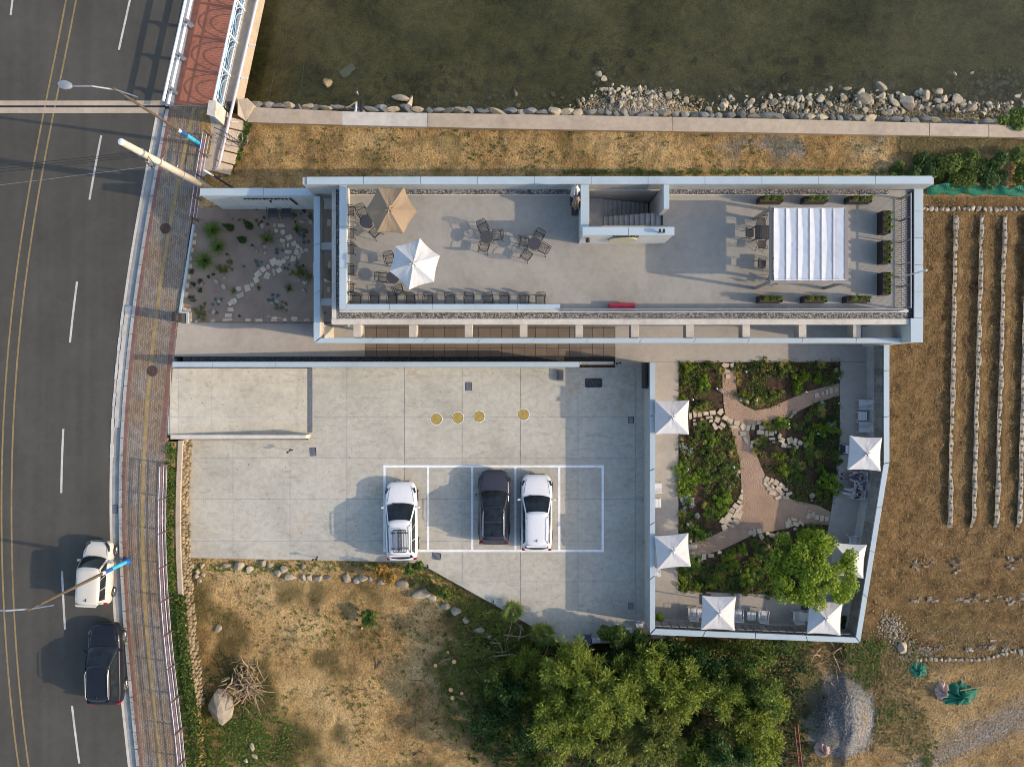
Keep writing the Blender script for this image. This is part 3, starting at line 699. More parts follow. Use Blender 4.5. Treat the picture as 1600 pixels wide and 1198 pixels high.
for k in range(4):
    xx = x0+0.035+k*0.065
    MB().box(xx, y0+0.02, 0.0, xx+0.03, y1-0.02, 0.022).build('bar', M['steel'], td)
# ------------------------------------------------------------------ approach walk, dark tiles, gravel trench
struct(MB().prism([XY(262,503.5,ZS), XY(570,505,0), XY(570,557,0), XY(262,557,ZS)], -0.4, [ZS-0.005, 0.0, 0.0, ZS-0.005]).build('approach_walk', M['path']))
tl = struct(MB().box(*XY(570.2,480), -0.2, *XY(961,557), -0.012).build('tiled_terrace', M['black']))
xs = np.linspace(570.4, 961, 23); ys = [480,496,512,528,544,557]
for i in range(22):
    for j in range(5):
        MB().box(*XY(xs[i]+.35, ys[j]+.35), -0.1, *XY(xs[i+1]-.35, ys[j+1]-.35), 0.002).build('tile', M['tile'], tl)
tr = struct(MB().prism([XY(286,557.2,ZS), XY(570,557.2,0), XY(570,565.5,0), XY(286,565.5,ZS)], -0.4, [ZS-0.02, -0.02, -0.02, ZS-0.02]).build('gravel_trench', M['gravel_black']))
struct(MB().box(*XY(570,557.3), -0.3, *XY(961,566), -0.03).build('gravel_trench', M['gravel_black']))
gr = thing('glass_balustrade', 'thin glass edge strip with steel rail along the black gravel trench', 'railing')
MB().box(*XY(571,556.6), 0, *XY(960,557.0), 0.10).build('pane', M['clear'], gr)
MB().box(*XY(571,556.5), 0.10, *XY(960,557.1), 0.115).build('rail', M['steel'], gr)
cw = thing('coping_wall', 'long concrete wall with white metal coping between car park and approach walk', 'wall')
MB().prism([XY(271,566,2.1), XY(905,566.5,2.1), XY(905,572.5,2.1), XY(271,572.5,2.1)], -0.3, 2.06).build('wall_body', M['conc_light'], cw)
xs = [269.5,332,430.5,511,592,673.5,755,837,905.5]
for i in range(8):
    MB().prism([XY(xs[i]+.15,565.2,2.1), XY(xs[i+1]-.15,565.2,2.1), XY(xs[i+1]-.15,573.3,2.1), XY(xs[i]+.15,573.3,2.1)], 2.06, 2.12).build('coping', M['coping'], cw, bevel=0.006)
ds = thing('door_sill_bench', 'pale stone ledge at the right end of the coping wall', 'ledge')
MB().box(*XY(906,564.5,.45), 0.0, *XY(959,569.5,.45), 0.40).build('seat', M['conc_light'], ds, bevel=0.02)
# ------------------------------------------------------------------ courtyard floor, beds, walls
struct(MB().prism([XY(961,480), XY(1372,480), XY(1372,720), XY(1340,1000), XY(1013,1000), XY(1013,560), XY(961,572)], -0.35, -0.25).build('courtyard_base', M['conc_grey']))
bed = [(1060.5,566),(1312.5,565.5),(1312,695),(1299,797),(1291,842),(1278,931),(1225,929),(1097,924),(1060,922)]
outer = [(961.3,480),(1366,480),(1366,720),(1322,990),(1013,985),(1013,574.5),(961.3,572)]
fl = struct(link('courtyard_paving', None))
def fpoly(name, pts, z1=0.0, m_=M['path']): return MB().prism([XY(*q) for q in pts], -0.26, z1).build(name, m_, fl)
fpoly('paving_bay', [(961.4,480),(1366,480),(1366,565.2),(1312.6,565.2),(1060.4,565.7),(1013,565.7),(1013,574),(961.4,574)])
fpoly('paving_bay', [(1013.2,566),(1060.2,566),(1059.8,985),(1013.2,985)])
fpoly('paving_bay', [(1060,922.3),(1097,924.3),(1225,929.3),(1278.2,931.2),(1330,935),(1322,990),(1060,985.2)])
fpoly('paving_bay', [(1312.8,565.5),(1366,565.5),(1366,720),(1330.2,934.6),(1278.3,930.8),(1291.3,842),(1299.3,797),(1312.3,695)])
soil_bed = struct(MB().prism([XY(*q) for q in bed], -0.3, -0.05).build('planting_bed', M['mulch']))
sandp = [(1129,578),(1129,600),(1131,630),(1133,645),(1140,662),(1148,690),(1156,720),(1158,745),(1159,772),(1155,798),(1147,815),(1130,829),(1100,843),(1074,850),(1074,874),(1097,868),(1130,858),(1155,846),(1175,836),(1200,831),(1232,825),(1250,818),(1296,820),(1299,800),(1280,790),(1245,782),(1228,777),(1212,762),(1197,746),(1186,720),(1179,700),(1172,688),(1170,668),(1200,657),(1230,652),(1252,640),(1277,628),(1312,618),(1312,598),(1290,604),(1260,612),(1230,625),(1200,638),(1180,641),(1162,633),(1153,620),(1150,600),(1150,578)]
sand_o = struct(MB().prism([XY(*q) for q in sandp], -0.1, -0.02).build('sand_path', M['sand']))
gw = thing('courtyard_wall', 'walled garden enclosure of concrete with white metal coping', 'wall')
ZC = 2.1
def wallrun(a, b, c, d, n, inner=True):
    """a,b outer edge; d,c inner edge of the coping, pixels at ZC; split into n coping lengths"""
    def lerp(p, q, t): return (p[0]+(q[0]-p[0])*t, p[1]+(q[1]-p[1])*t)
    ww = lambda p, q, t: lerp(p, q, t)
    MB().prism([XY(*lerp(a,d,.12),ZC), XY(*lerp(b,c,.12),ZC), XY(*lerp(b,c,.9),ZC), XY(*lerp(a,d,.9),ZC)], -0.4, ZC-0.05).build('wall_body', M['conc_grey'], gw)
    for i in range(n):
        t0, t1 = i/n+0.002, (i+1)/n-0.002
        MB().prism([XY(*lerp(a,b,t0),ZC), XY(*lerp(a,b,t1),ZC), XY(*lerp(d,c,t1),ZC), XY(*lerp(d,c,t0),ZC)], ZC-0.05, ZC+0.01).build('coping', M['coping'], gw, bevel=0.006)
wallrun((1015.5,565),(1015.5,990),(1023.5,981.5),(1023.5,565),5)
wallrun((1015.8,991),(1343.5,1004),(1337,995.5),(1024,982),4)
wallrun((1389.5,507),(1389.5,722),(1381,724),(1381,507),3)
wallrun((1389.3,722.5),(1343.8,1003.5),(1337.3,995),(1380.8,724.5),4)
# board-marked inner face: bench plinth with dark boards standing on it
def boards(a, b, n, z0=1.02, z1=1.95, off=(0, 0)):
    for i in range(n):
        t0, t1 = i/n, (i+1)/n-0.12/n
        p = [a[0]+(b[0]-a[0])*t0, a[1]+(b[1]-a[1])*t0]; q = [a[0]+(b[0]-a[0])*t1, a[1]+(b[1]-a[1])*t1]
        dx, dy = q[0]-p[0], q[1]-p[1]; l = math.hypot(dx, dy); nx_, ny_ = -dy/l*0.05, dx/l*0.05
        MB().prism([tuple(p), tuple(q), (q[0]+nx_, q[1]+ny_), (p[0]+nx_, p[1]+ny_)], z0, z1).build('board', M['boardwall'], gw)
w_e1 = P(1380.6,724,ZC); w_e0 = P(1380.6,507,ZC); w_e2 = P(1337,994.5,ZC); w_s0 = P(1024.4,981.2,ZC)
boards((w_e0[0]-0.01,w_e0[1]), (w_e1[0]-0.01,w_e1[1]), 16); boards((w_e1[0]-0.01,w_e1[1]), (w_e2[0]-0.01,w_e2[1]), 20)
boards((w_s0[0]+.01,w_s0[1]+0.05), (w_e2[0]-.1,w_e2[1]+0.05), 24)
MB().box(*XY(1007.5,566,1.6), 0.55, *XY(1011.6,607,1.6), 1.6).build('dark_opening', M['black'], gw)  # black box stands in for the dark of an opening in the wall
# paving stones
SH = []
def stone_mesh(k):
    rr = random.Random(k+50); n = rr.choice([4,4,5,4]); m_ = MB()
    pts = []
    for i in range(n):
        a = math.pi/4+2*math.pi*i/n+rr.uniform(-.2,.2); q = 0.70 if n == 4 else 0.60
        pts.append((math.cos(a)*q*rr.uniform(.86,1.05), math.sin(a)*q*rr.uniform(.86,1.05)))
    m_.prism(pts, -1.0, 0.0); me = m_.mesh('paving_stone', M['stone'])
    bm = bmesh.new(); bm.from_mesh(me); bmesh.ops.recalc_face_normals(bm, faces=bm.faces)
    bmesh.ops.bevel(bm, geom=[e for e in bm.edges if all(v.co.z > -0.5 for v in e.verts)], offset=0.05, segments=1, affect='EDGES'); bm.to_mesh(me); bm.free()
    return me
STONES = [stone_mesh(k) for k in range(10)]
def pave(lst, ox, oy, s, parent, z):
    for it in lst:
        x, y, w, h = it[:4]; a = it[4] if len(it) > 4 else R.uniform(-8, 8)
        px, py = ox+x/s, oy+y/s
        o = link('paving_stone', R.choice(STONES), parent); p = P(px, py, z+0.03)
        o.location = (p[0], p[1], z+0.035+R.uniform(0, .012)); o.scale = (w/s*MPP(z)*1.0, h/s*MPP(z)*1.0, 0.08); o.rotation_euler = (R.uniform(-.02,.02), R.uniform(-.02,.02), -rad(a))
pave([(720,90,95,65,0),(805,90,45,65,0),(735,165,70,50,10),(685,155,25,40,0),(748,238,60,55,0),(248,765,40,95,0),(302,740,45,105,-5),(372,745,60,80,0),(455,735,70,55,5),(540,725,80,65,0),(648,718,75,65,35),(500,788,95,40,-5),(605,815,65,80,20),(520,830,45,40,0),(712,795,75,65,30),(778,832,65,75,20),(866,855,75,60,10),(578,910,50,100,-30),(645,925,75,28,40),(680,890,75,55,35),(825,915,105,48,-3),(955,912,70,95,5),(1018,925,50,85,12),(1085,920,45,70,10),(1190,985,90,65,8),(1200,920,80,55,5),(1160,860,55,40,0),(952,1000,80,60,5),(988,1090,40,110,-30),(1085,1115,70,45,-25),(1145,1132,50,30,-15),(1062,1175,30,50,0),(660,690,40,40,0),(310,878,50,45,0),(400,815,40,35,0),(300,825,35,30,0)], 1050, 560, 8.56, sand_o, -0.02)
pave([(965,372,70,75,-15),(1053,342,40,50,-10),(1120,320,40,80,0),(1185,300,50,105,-5),(1270,287,60,65,0),(80,955,110,70,5),(175,975,55,105,10),(248,968,80,80,0),(320,950,30,50,5),(265,1050,100,40,0),(382,1010,50,95,20),(418,1080,85,80,30),(450,1150,85,75,15),(545,1080,90,100,-25),(622,1095,55,120,15),(705,1115,75,75,25),(830,1120,50,90,-10),(785,1150,40,90,0),(645,1180,60,60,10),(535,1175,60,40,0),(290,1105,50,30,0)], 1180, 580, 9.986, sand_o, -0.02)
pave([(692,608,40,60,15),(668,660,45,35,30),(632,705,65,50,35),(590,757,60,55,30),(672,735,45,100,35),(540,840,65,50,40),(628,812,45,75,35),(678,805,40,100,25),(485,865,50,70,30),(525,880,50,65,-35),(580,872,50,40,30),(635,880,80,40,30),(505,940,60,65,-30),(575,920,75,30,25),(700,545,25,35,0),(135,1085,30,60,10),(175,1155,55,50,0),(128,1155,35,50,0),(568,803,60,50,40)], 1060, 690, 7.05, sand_o, -0.02)
pave([(280,85,75,85,35),(360,105,55,70,20),(425,140,80,90,25),(265,165,45,100,-35),(315,140,50,60,20),(320,235,75,70,30),(375,205,40,70,-30),(460,230,80,80,25),(520,190,55,110,-45),(490,270,90,60,35),(370,295,100,70,15),(580,245,60,50,10),(520,310,80,50,20),(625,310,100,50,-15),(465,370,110,50,-15),(585,372,95,50,5),(950,575,60,30,5),(935,655,60,90,15),(1002,640,55,90,10),(1068,680,60,85,10),(1143,697,60,90,0),(1218,697,65,80,0),(710,710,100,40,15),(740,785,110,60,15),(632,725,40,80,-25),(605,795,65,110,-15),(820,770,35,100,-45),(725,860,45,50,0),(605,940,60,70,0),(660,790,30,60,-30),(25,920,70,70,10),(88,920,50,130,5),(165,890,70,90,-15),(200,985,60,90,-35),(290,930,55,50,0),(370,960,105,65,15),(465,940,60,75,-40)], 1170, 740, 9.986, sand_o, -0.02)
pave([(335,295,28,30),(335,340,20,40),(312,350,18,40),(315,295,15,30),(375,380,30,25),(400,355,30,35),(440,350,40,25),(495,330,25,20)], 1000, 780, 3.99, sand_o, -0.02)
# ------------------------------------------------------------------ front garden (z = ZG)
ZG = 0.76
fg_poly = [(303,324),(521,322),(521,503),(292,503),(292,489),(281,489),(300,352)]
fgrd = struct(MB().prism([XY(q[0], q[1], ZG) for q in fg_poly], -0.4, ZG).build('front_garden_bed', M['fsand']))
pave([(795,360,30,30,0),(843,362,55,30,0),(808,402,28,30,10),(860,412,38,45,5),(905,455,50,40,-20),(855,478,40,30,20),(945,500,40,40,-20),(975,525,30,35,-20),(900,515,20,30,0),(865,515,15,30,0),(898,567,55,30,0),(965,570,38,50,15),(1005,555,25,60,-20),(1043,553,35,30,0),(985,595,30,55,15),(893,610,40,30,-15),(940,620,40,45,10),(865,638,30,40,-20),(785,645,55,55,-35),(830,655,45,50,25),(745,685,30,35,-20),(702,705,42,42,-30),(830,708,45,40,-30),(788,722,28,50,-20),(665,740,50,50,-35),(735,750,45,55,20),(650,785,40,50,-30),(618,823,32,38,-30),(580,850,45,55,-10),(513,852,38,40,-15),(525,905,58,42,-20),(475,950,50,50,-25),(445,970,30,35,-25),(450,1015,45,35,0),(433,1060,60,28,0),(425,1095,78,25,-3),(172,433,25,25,0),(165,492,30,35,0),(150,550,25,40,15),(138,620,22,35,0),(133,677,28,40,0),(120,762,32,38,0),(107,828,30,40,0),(100,898,38,45,20),(78,980,20,50,0),(108,1015,60,25,5),(135,1062,25,45,0),(135,1100,30,30,0),(180,1110,20,12,0),(312,1103,35,25,0),(585,1098,40,25,0),(672,1098,55,30,0),(790,1093,45,35,0),(877,1097,35,25,0),(950,1088,52,40,0),(1048,1097,45,25,0),(1218,340,28,58,0),(1223,670,25,60,0),(1220,770,30,50,0),(1217,858,32,40,0)], 270, 280, 4.992, fgrd, ZG)
ed = thing('garden_edging', 'low pale metal edging between pavement and front garden', 'edging')
def thick(pts, w, z0, z1, name, m_, par):
    """a low kerb along a pixel polyline (pixels at z1)"""
    for i in range(len(pts)-1):
        a = Vector(P(*pts[i], z1)); b = Vector(P(*pts[i+1], z1)); c = (a+b)/2; d = b-a
        MB().obox((c.x, c.y, (z0+z1)/2), (d.length/2+w*0.45, w/2, (z1-z0)/2), math.atan2(d.y, d.x)).build(name, m_, par)
thick([(301.5,352),(280.5,487.5)], 0.11, 0.6, ZS+0.12, 'edging_strip', M['coping'], ed)
thick([(280.5,487.5),(292.2,488.5)], 0.11, 0.6, ZS+0.118, 'edging_strip', M['coping'], ed)
thick([(292.2,489.5),(292.0,503.5)], 0.11, 0.6, ZS+0.116, 'edging_strip', M['coping'], ed)
# garden end wall
ZF = 3.9
gwl = thing('front_garden_wall', 'tall panelled wall with white coping behind the front garden', 'wall')
MB().prism([XY(314,295.5,ZF), XY(491,294.5,ZF), XY(491,304.8,ZF), XY(314,304.8,ZF)], -0.3, ZF-0.05).build('wall_core', M['conc_grey'], gwl)
xs_ = np.linspace(P(314,0,ZF)[0], P(491,0,ZF)[0], 10)
ys_ = P(0,305,ZF)[1]
for i in range(9):
    for (z0, z1) in ((0.5, 1.6), (1.62, 2.72), (2.74, ZF-0.06)):
        MB().box(xs_[i]+.008, ys_-0.03, z0, xs_[i+1]-.008, ys_+.02, z1).build('panel', M['clad'], gwl)
for (a, b) in ((312.5,411.5),(412,490.2)):
    MB().prism([XY(a,294.2,ZF), XY(b,293.8,ZF), XY(b,306,ZF), XY(a,306,ZF)], ZF-0.05, ZF+0.012).build('coping', M['coping'], gwl, bevel=0.006)
# black raised letters (too small in the photograph to read) and the tall stroke beside them
ls = thing('wall_lettering', 'row of small black raised letters high on the front garden wall', 'lettering')
zt = 3.35
for i, w in enumerate([5.2,5.0,5.5,6,4.4,6,5,5.4,6,5.2,5,4.2]):
    xx = 381 + i*5.85; a = P(xx, 309, zt); wd = w*0.82*MPP(zt)
    MB().box(a[0], ys_-0.075, zt-0.13-(i%3)*0.03, a[0]+wd*0.8, ys_-0.035, zt+0.05+(i%2)*0.03).build('letter', M['black'], ls)
a = P(452, 309.5, zt)
MB().box(a[0], ys_-0.08, 2.05, a[0]+0.10, ys_-0.035, zt+0.08).build('stroke', M['black'], ls)
sl_ = thing('wall_spotlight', 'small black spotlight on the front garden wall above the loungers', 'lamp', P(423,313.5,2.9))
MB().tube([(0,0.1,0),(0,-0.03,0)], 0.03).build('bracket', M['black'], sl_); MB().lathe([(0.05,-.08),(0.06,0.05),(0.03,0.07)], (0,-0.05,0), 10).build('lamp_body', M['black'], sl_)
# ------------------------------------------------------------------ building
ZRF = 5.2
bld = thing('building', 'long flat-roofed concrete cafe building with roof terrace and white copings', 'building')
xW, xE = P(521,0,ZRF)[0], P(1441,0,5.36)[0]; yN, yS = P(0,276.5,6.3)[1], P(0,505.5,4.95)[1]
HOLE = (P(921,0,5.2)[0], P(1036,0,5.2)[0], P(0,354,5.2)[1]+0.05, P(0,287.6,6.3)[1]-0.02)   # stairwell x0,x1,y0,y1
def rbox(name, m_, x0, y0, z0, x1, y1, z1, bv=0.0): return MB().box(x0, y0, z0, x1, y1, z1).build(name, m_, bld, bevel=bv)
# outer walls
rbox('wall', M['conc_grey'], xW, yS, -0.3, xW+0.3, yN-0.4, ZRF-0.35)
rbox('wall', M['conc_grey'], xE-0.4, yS+0.0, -0.3, xE, yN-0.4, 5.30)
rbox('wall', M['conc_grey'], xW-1.30, yN-0.36, -0.3, xE+0.1, yN-0.02, 6.25)
yF = yS+0.25                                   # south facade line, under the slab edge
xs_ = np.linspace(xW+0.3, xE-0.4, 12)
rbox('facade', M['conc'], xW+0.3, yF, -0.3, P(1085,0,2)[0], yF+0.2, ZRF-0.35)
rbox('facade', M['conc'], P(1085,0,2)[0], yF+0.02, 3.4, xE-0.4, yF+0.2, ZRF-0.35)
wx = [P(q,0,2)[0] for q in (1086,1129,1172,1215,1262,1305,1350)]
for i in range(6):
    f = rbox('window', M['black'], wx[i]+.03, yF+0.06, 0.0, wx[i+1]-.03, yF+0.16, 3.38)
    MB().box(wx[i]+.12, yF+0.03, 0.12, wx[i+1]-.12, yF+0.07, 3.25).build('pane', M['glass'], f)
rbox('facade', M['conc'], wx[-1], yF+0.03, -0.3, xE-0.4, yF+0.19, 3.38)
# roof slab around the stairwell
hx0, hx1, hy0, hy1 = HOLE
zb = ZRF-0.35
rbox('roof_slab', M['conc_roof'], xW+.001, yS, zb, hx0, yN-0.38, ZRF); rbox('roof_slab', M['conc_roof'], hx1, yS, zb, xE-.41, yN-0.38, ZRF)
rbox('roof_slab', M['conc_roof'], hx0, yS, zb, hx1, hy0, ZRF)
# gravel strips on the roof
def strip(name, m_, a, b, z, dz=0.03): return MB().box(*XY(*a, z), z-0.02, *XY(*b, z), z+dz).build(name, m_, bld)
strip('gravel_strip', M['gravel'], (541.5,288), (909,304.3), ZRF); strip('gravel_strip', M['gravel'], (1045,288), (1388,304.3), ZRF)
strip('gravel_strip', M['gravel'], (527.2,488.6), (1418,497.6), ZRF)
strip('gravel_strip', M['gravel'], (525.8,292), (530.6,486), ZRF); strip('gravel_strip', M['gravel_black'], (1418.2,300), (1432,497.6), ZRF)
rbox('slab_upstand', M['conc_light'], P(519,0,ZRF)[0]-.02, yS-0.06, zb, P(1423,0,ZRF)[0], P(0,498.2,ZRF)[1], ZRF+0.08, .01)
rbox('slab_upstand', M['conc_light'], P(519.4,0,ZRF)[0]-.02, P(0,498,ZRF)[1], zb, P(525.4,0,ZRF)[0], P(0,291,ZRF)[1], ZRF+0.075, .01)
rbox('slab_ledge', M['conc_light'], P(531,0,ZRF)[0], P(0,488.3,ZRF)[1], ZRF-.01, P(1418,0,ZRF)[0], P(0,484,ZRF)[1], ZRF+0.10, .01)
rbox('terrace_edge', M['conc_light'], P(541.5,0,ZRF)[0], P(0,305.6,ZRF)[1], ZRF-.01, P(909,0,ZRF)[0], P(0,304.4,ZRF)[1], ZRF+0.05)
rbox('terrace_edge', M['conc_light'], P(1046,0,ZRF)[0], P(0,305.6,ZRF)[1], ZRF-.01, P(1388,0,ZRF)[0], P(0,304.4,ZRF)[1], ZRF+0.05)
def caprun(poly_a, poly_b, n, z, t=0.05, parent=bld, name='coping'):
    """split the quad a0,a1 / b0,b1 (pixels at z) into n coping lengths"""
    for i in range(n):
        t0, t1 = i/n, (i+1)/n
        g = 0.32
        def le(p, q, t): return (p[0]+(q[0]-p[0])*t, p[1]+(q[1]-p[1])*t)
        L_ = math.hypot(poly_a[1][0]-poly_a[0][0], poly_a[1][1]-poly_a[0][1]); e = g/L_
        MB().prism([XY(*le(poly_a[0],poly_a[1],t0+e),z), XY(*le(poly_a[0],poly_a[1],t1-e),z), XY(*le(poly_b[0],poly_b[1],t1-e),z), XY(*le(poly_b[0],poly_b[1],t0+e),z)], z-t, z+0.012).build(name, M['coping'], parent, bevel=0.006)
ZN = 6.3
caprun(((479,276.5),(1457,275)), ((479,288.2),(1457,287.3)), 11, ZN)
# panelled inside face of the north parapet
yI = P(0,287.6,ZN)[1]+0.03
xs_ = np.linspace(P(541,0,ZN)[0], P(1437,0,ZN)[0], 40)
for i in range(39):
    MB().box(xs_[i]+.006, yI-0.03, ZRF, xs_[i+1]-.006, yI+.08, ZN-0.06).build('panel', M['clad'], bld)
# west, south and east parapets
ZP = 6.1
def parapet(x0, y0, x1, y1, z, n, vert):
    MB().prism([XY(x0+.8,y0+.8,z), XY(x1-.8,y0+.8,z), XY(x1-.8,y1-.8,z), XY(x0+.8,y1-.8,z)], ZRF-0.3, z-0.05).build('parapet', M['clad'], bld)
    if vert: caprun(((x0,y0),(x0,y1)), ((x1,y0),(x1,y1)), n, z)
    else: caprun(((x0,y0),(x1,y0)), ((x0,y1),(x1,y1)), n, z)
parapet(530.3, 289, 541.6, 484.2, ZP, 3, True)
parapet(541.9, 475.0, 875.5, 484.0, ZP-0.004, 5, False)
parapet(1428.3, 288.5, 1442.4, 497, 5.36, 5, True)
MB().prism([XY(1423.3,498,5.36), XY(1441.5,498,5.36), XY(1441.5,534,5.36), XY(1423.3,534,5.36)], -0.3, 5.30).build('pier', M['clad'], bld)
caprun(((1422.5,497.2),(1442.5,497.2)), ((1422.5,535),(1442.5,535)), 1, 5.36)
# stairwell walls
ZT = 7.6; ZTw = 6.7
MB().prism([XY(911,355.5,ZT), XY(1053,355.5,ZT), XY(1053,366.5,ZT), XY(911,366.5,ZT)], ZRF-0.3, ZT-0.05).build('stair_wall', M['clad'], bld)
caprun(((909.8,354.6),(1054,354.6)), ((909.8,367.4),(1054,367.4)), 2, ZT)
MB().prism([XY(908.2,288.5,ZTw), XY(919,288.5,ZTw), XY(919,362.0,ZTw), XY(908.2,362.0,ZTw)], ZRF-0.3, ZTw-0.05).build('stair_wall', M['clad'], bld)
caprun(((907.2,288.4),(907.2,362.6)), ((920,288.4),(920,362.6)), 1, ZTw)
MB().prism([XY(1038,288.5,ZTw), XY(1044.7,288.5,ZTw), XY(1044.7,326,ZTw), XY(1038,326,ZTw)], 2.0, ZTw-0.05).build('stair_wall', M['clad'], bld)
caprun(((1037,288.4),(1037,327)), ((1045.6,288.4),(1045.6,327)), 1, ZTw)
# stairwell lining and steps
rbox('well_wall', M['conc_grey'], hx0-0.2, hy0-0.2, 0.5, hx1+0.2, hy0, zb-.002); rbox('well_wall', M['conc_grey'], hx0-0.2, hy0, 0.5, hx0, hy1+.1, zb-.002); rbox('well_wall', M['conc_grey'], hx1, hy0, 0.5, hx1+0.2, hy1+.1, zb-.002)
rbox('well_floor', M['conc_grey'], hx0, hy0, 0.4, hx1, hy1+0.1, 0.9)
rbox('well_wall', M['clad'], hx0, hy1-.02, 0.9, hx1, hy1+0.1, 5.2)
st = thing('staircase', 'grey concrete staircase turning down inside the roof stairwell', 'stairs')
ym = P(0,336,4.4)[1]; z = ZRF-0.17
xa = hx1-0.05
for i in range(11):
    MB().box(xa-0.26*(i+1)+.004, hy0+.03, z-0.6, xa-0.26*i, ym, z).build('step', M['conc_grey'], st, bevel=0.008); z -= 0.10
xl = xa-0.26*11
for (p, q) in (((xl,ym-1.3),(hx0+.02,hy0+.03)),):
    MB().prism([(xl-.004,hy0+.03),(xl-.004,ym),(hx0+.02,hy0+.6),(hx0+.02,hy0+.03)], z-0.6, z).build('winder_step', M['conc_grey'], st); z -= 0.10
    MB().prism([(xl-.004,ym+.004),(hx0+.02,hy0+.604),(hx0+.02,ym+.5)], z-0.6, z).build('winder_step', M['conc_grey'], st); z -= 0.10
    MB().prism([(xl-.004,ym+.008),(hx0+.02,ym+.504),(hx0+.02,hy1-.05),(xl-.4,hy1-.05)], z-0.6, z).build('winder_step', M['conc_grey'], st); z -= 0.10
    MB().prism([(xl-.004,ym+.012),(xl-.404,hy1-.05),(xl-.004,hy1-.05)], z-0.6, z).build('winder_step', M['conc_grey'], st); z -= 0.10
for i in range(10):
    MB().box(xl+0.26*i, ym+.02, z-0.5, xl+0.26*(i+1)-.004, hy1-.05, z).build('step', M['conc_grey'], st, bevel=0.008); z -= 0.10
MB().box(xl, ym-0.03, 1.4, xa, ym+0.015, 3.6).build('spine_wall', M['conc_grey'], st)
# ------------------------------------------------------------------ white frame standing round the building
fr = thing('colonnade', 'white capped concrete beam colonnade running along the west and south of the building', 'colonnade')
ZFR = 4.45
def beam(a, b, c, d, z, h, n, name='beam'):
    MB().prism([XY(*q, z) for q in (a, b, c, d)], z-h, z-0.05).build(name, M['conc_light'], fr)
    caprun((a, b), (d, c), n, z, parent=fr)
beam((501.5,528),(1421.8,528),(1421.8,535.5),(490.5,535.5), ZFR, 0.9, 11)
beam((490.2,306.6),(490.2,535),(499.8,527.5),(499.8,306.6), ZFR, 0.9, 3)
for cx in (558,645,732,818,905,992,1078,1166,1254,1339):
    MB().prism([XY(cx-6,507,4.3), XY(cx+6,507,4.3), XY(cx+6,527.4,4.3), XY(cx-6,527.4,4.3)], 3.6, 4.3).build('cross_beam', M['conc_light'], fr, bevel=0.01)
for (ya, yb) in ((379,390),(466,477),(293,303)):
    MB().prism([XY(500.4,ya,4.3), XY(519,ya,4.3), XY(519,yb,4.3), XY(500.4,yb,4.3)], 3.6, 4.3).build('cross_beam', M['conc_grey'], fr, bevel=0.01)
for (px_, py_) in ((494,515),(494,420),(700,532),(1050,532)):
    a = P(px_, py_, 3.5); 
    if px_ < 500: MB().box(a[0]-.15, a[1]-.35, -0.2, a[0]+.15, a[1]+.35, 3.54).build('column', M['conc_light'], fr)
# ------------------------------------------------------------------ roof railings
rl = thing('roof_railing_south', 'thin steel baluster railing along the south edge of the terrace', 'railing')
rl.name = 'roof_railing'
zt = ZRF+1.05
y_ = P(0,483,zt)[1]; x0, x1 = P(876,0,zt)[0], P(1417,0,zt)[0]
MB().box(x0, y_-.025, zt-.04, x1, y_+.025, zt).build('top_rail', M['steel'], rl); MB().box(x0, y_-.02, ZRF+.14, x1, y_+.02, ZRF+.18).build('bottom_rail', M['steel'], rl)
n = 120
for i in range(n+1):
    xx = x0+(x1-x0)*i/n
    MB().box(xx-.010, y_-.010, ZRF+.1, xx+.010, y_+.010, zt-.041).build('baluster', M['dark'], rl)
re_ = thing('roof_railing', 'thin steel baluster railing along the east edge of the terrace', 'railing')
x_ = P(1416.5,0,ZRF+.6)[0]; ya, yb = P(0,292,zt)[1]-.3, y_+.06
MB().box(x_-.025, yb, zt-.04, x_+.025, ya, zt).build('top_rail', M['steel'], re_); MB().box(x_-.02, yb, ZRF+.14, x_+.02, ya, ZRF+.18).build('bottom_rail', M['steel'], re_)
for i in range(48):
    yy = yb+(ya-yb)*i/47
    MB().box(x_-.012, yy-.012, ZRF, x_+.012, yy+.012, zt-.041).build('baluster', M['dark'], re_)
for i in range(6):
    yy = yb+.05+(ya-yb-.1)*i/5
    MB().box(x_-.03, yy-.03, ZRF, x_+.03, yy+.03, zt-.02).build('post', M['steel'], re_)
rlp = thing('flag_pole', 'short white pole fixed to the east railing of the terrace', 'pole')
a = P(1416,430,6.0); b = P(1444,428.5,7.4)
MB().tube([(a[0]+.06, a[1], ZRF), (a[0]+.1, a[1], 7.6)], 0.035, 8).build('shaft', M['white'], rlp)
MB().lathe([(0.05,0),(0.055,0.06),(0.02,0.1)], (a[0]+.1, a[1], 7.6), 8).build('finial', M['white'], rlp)
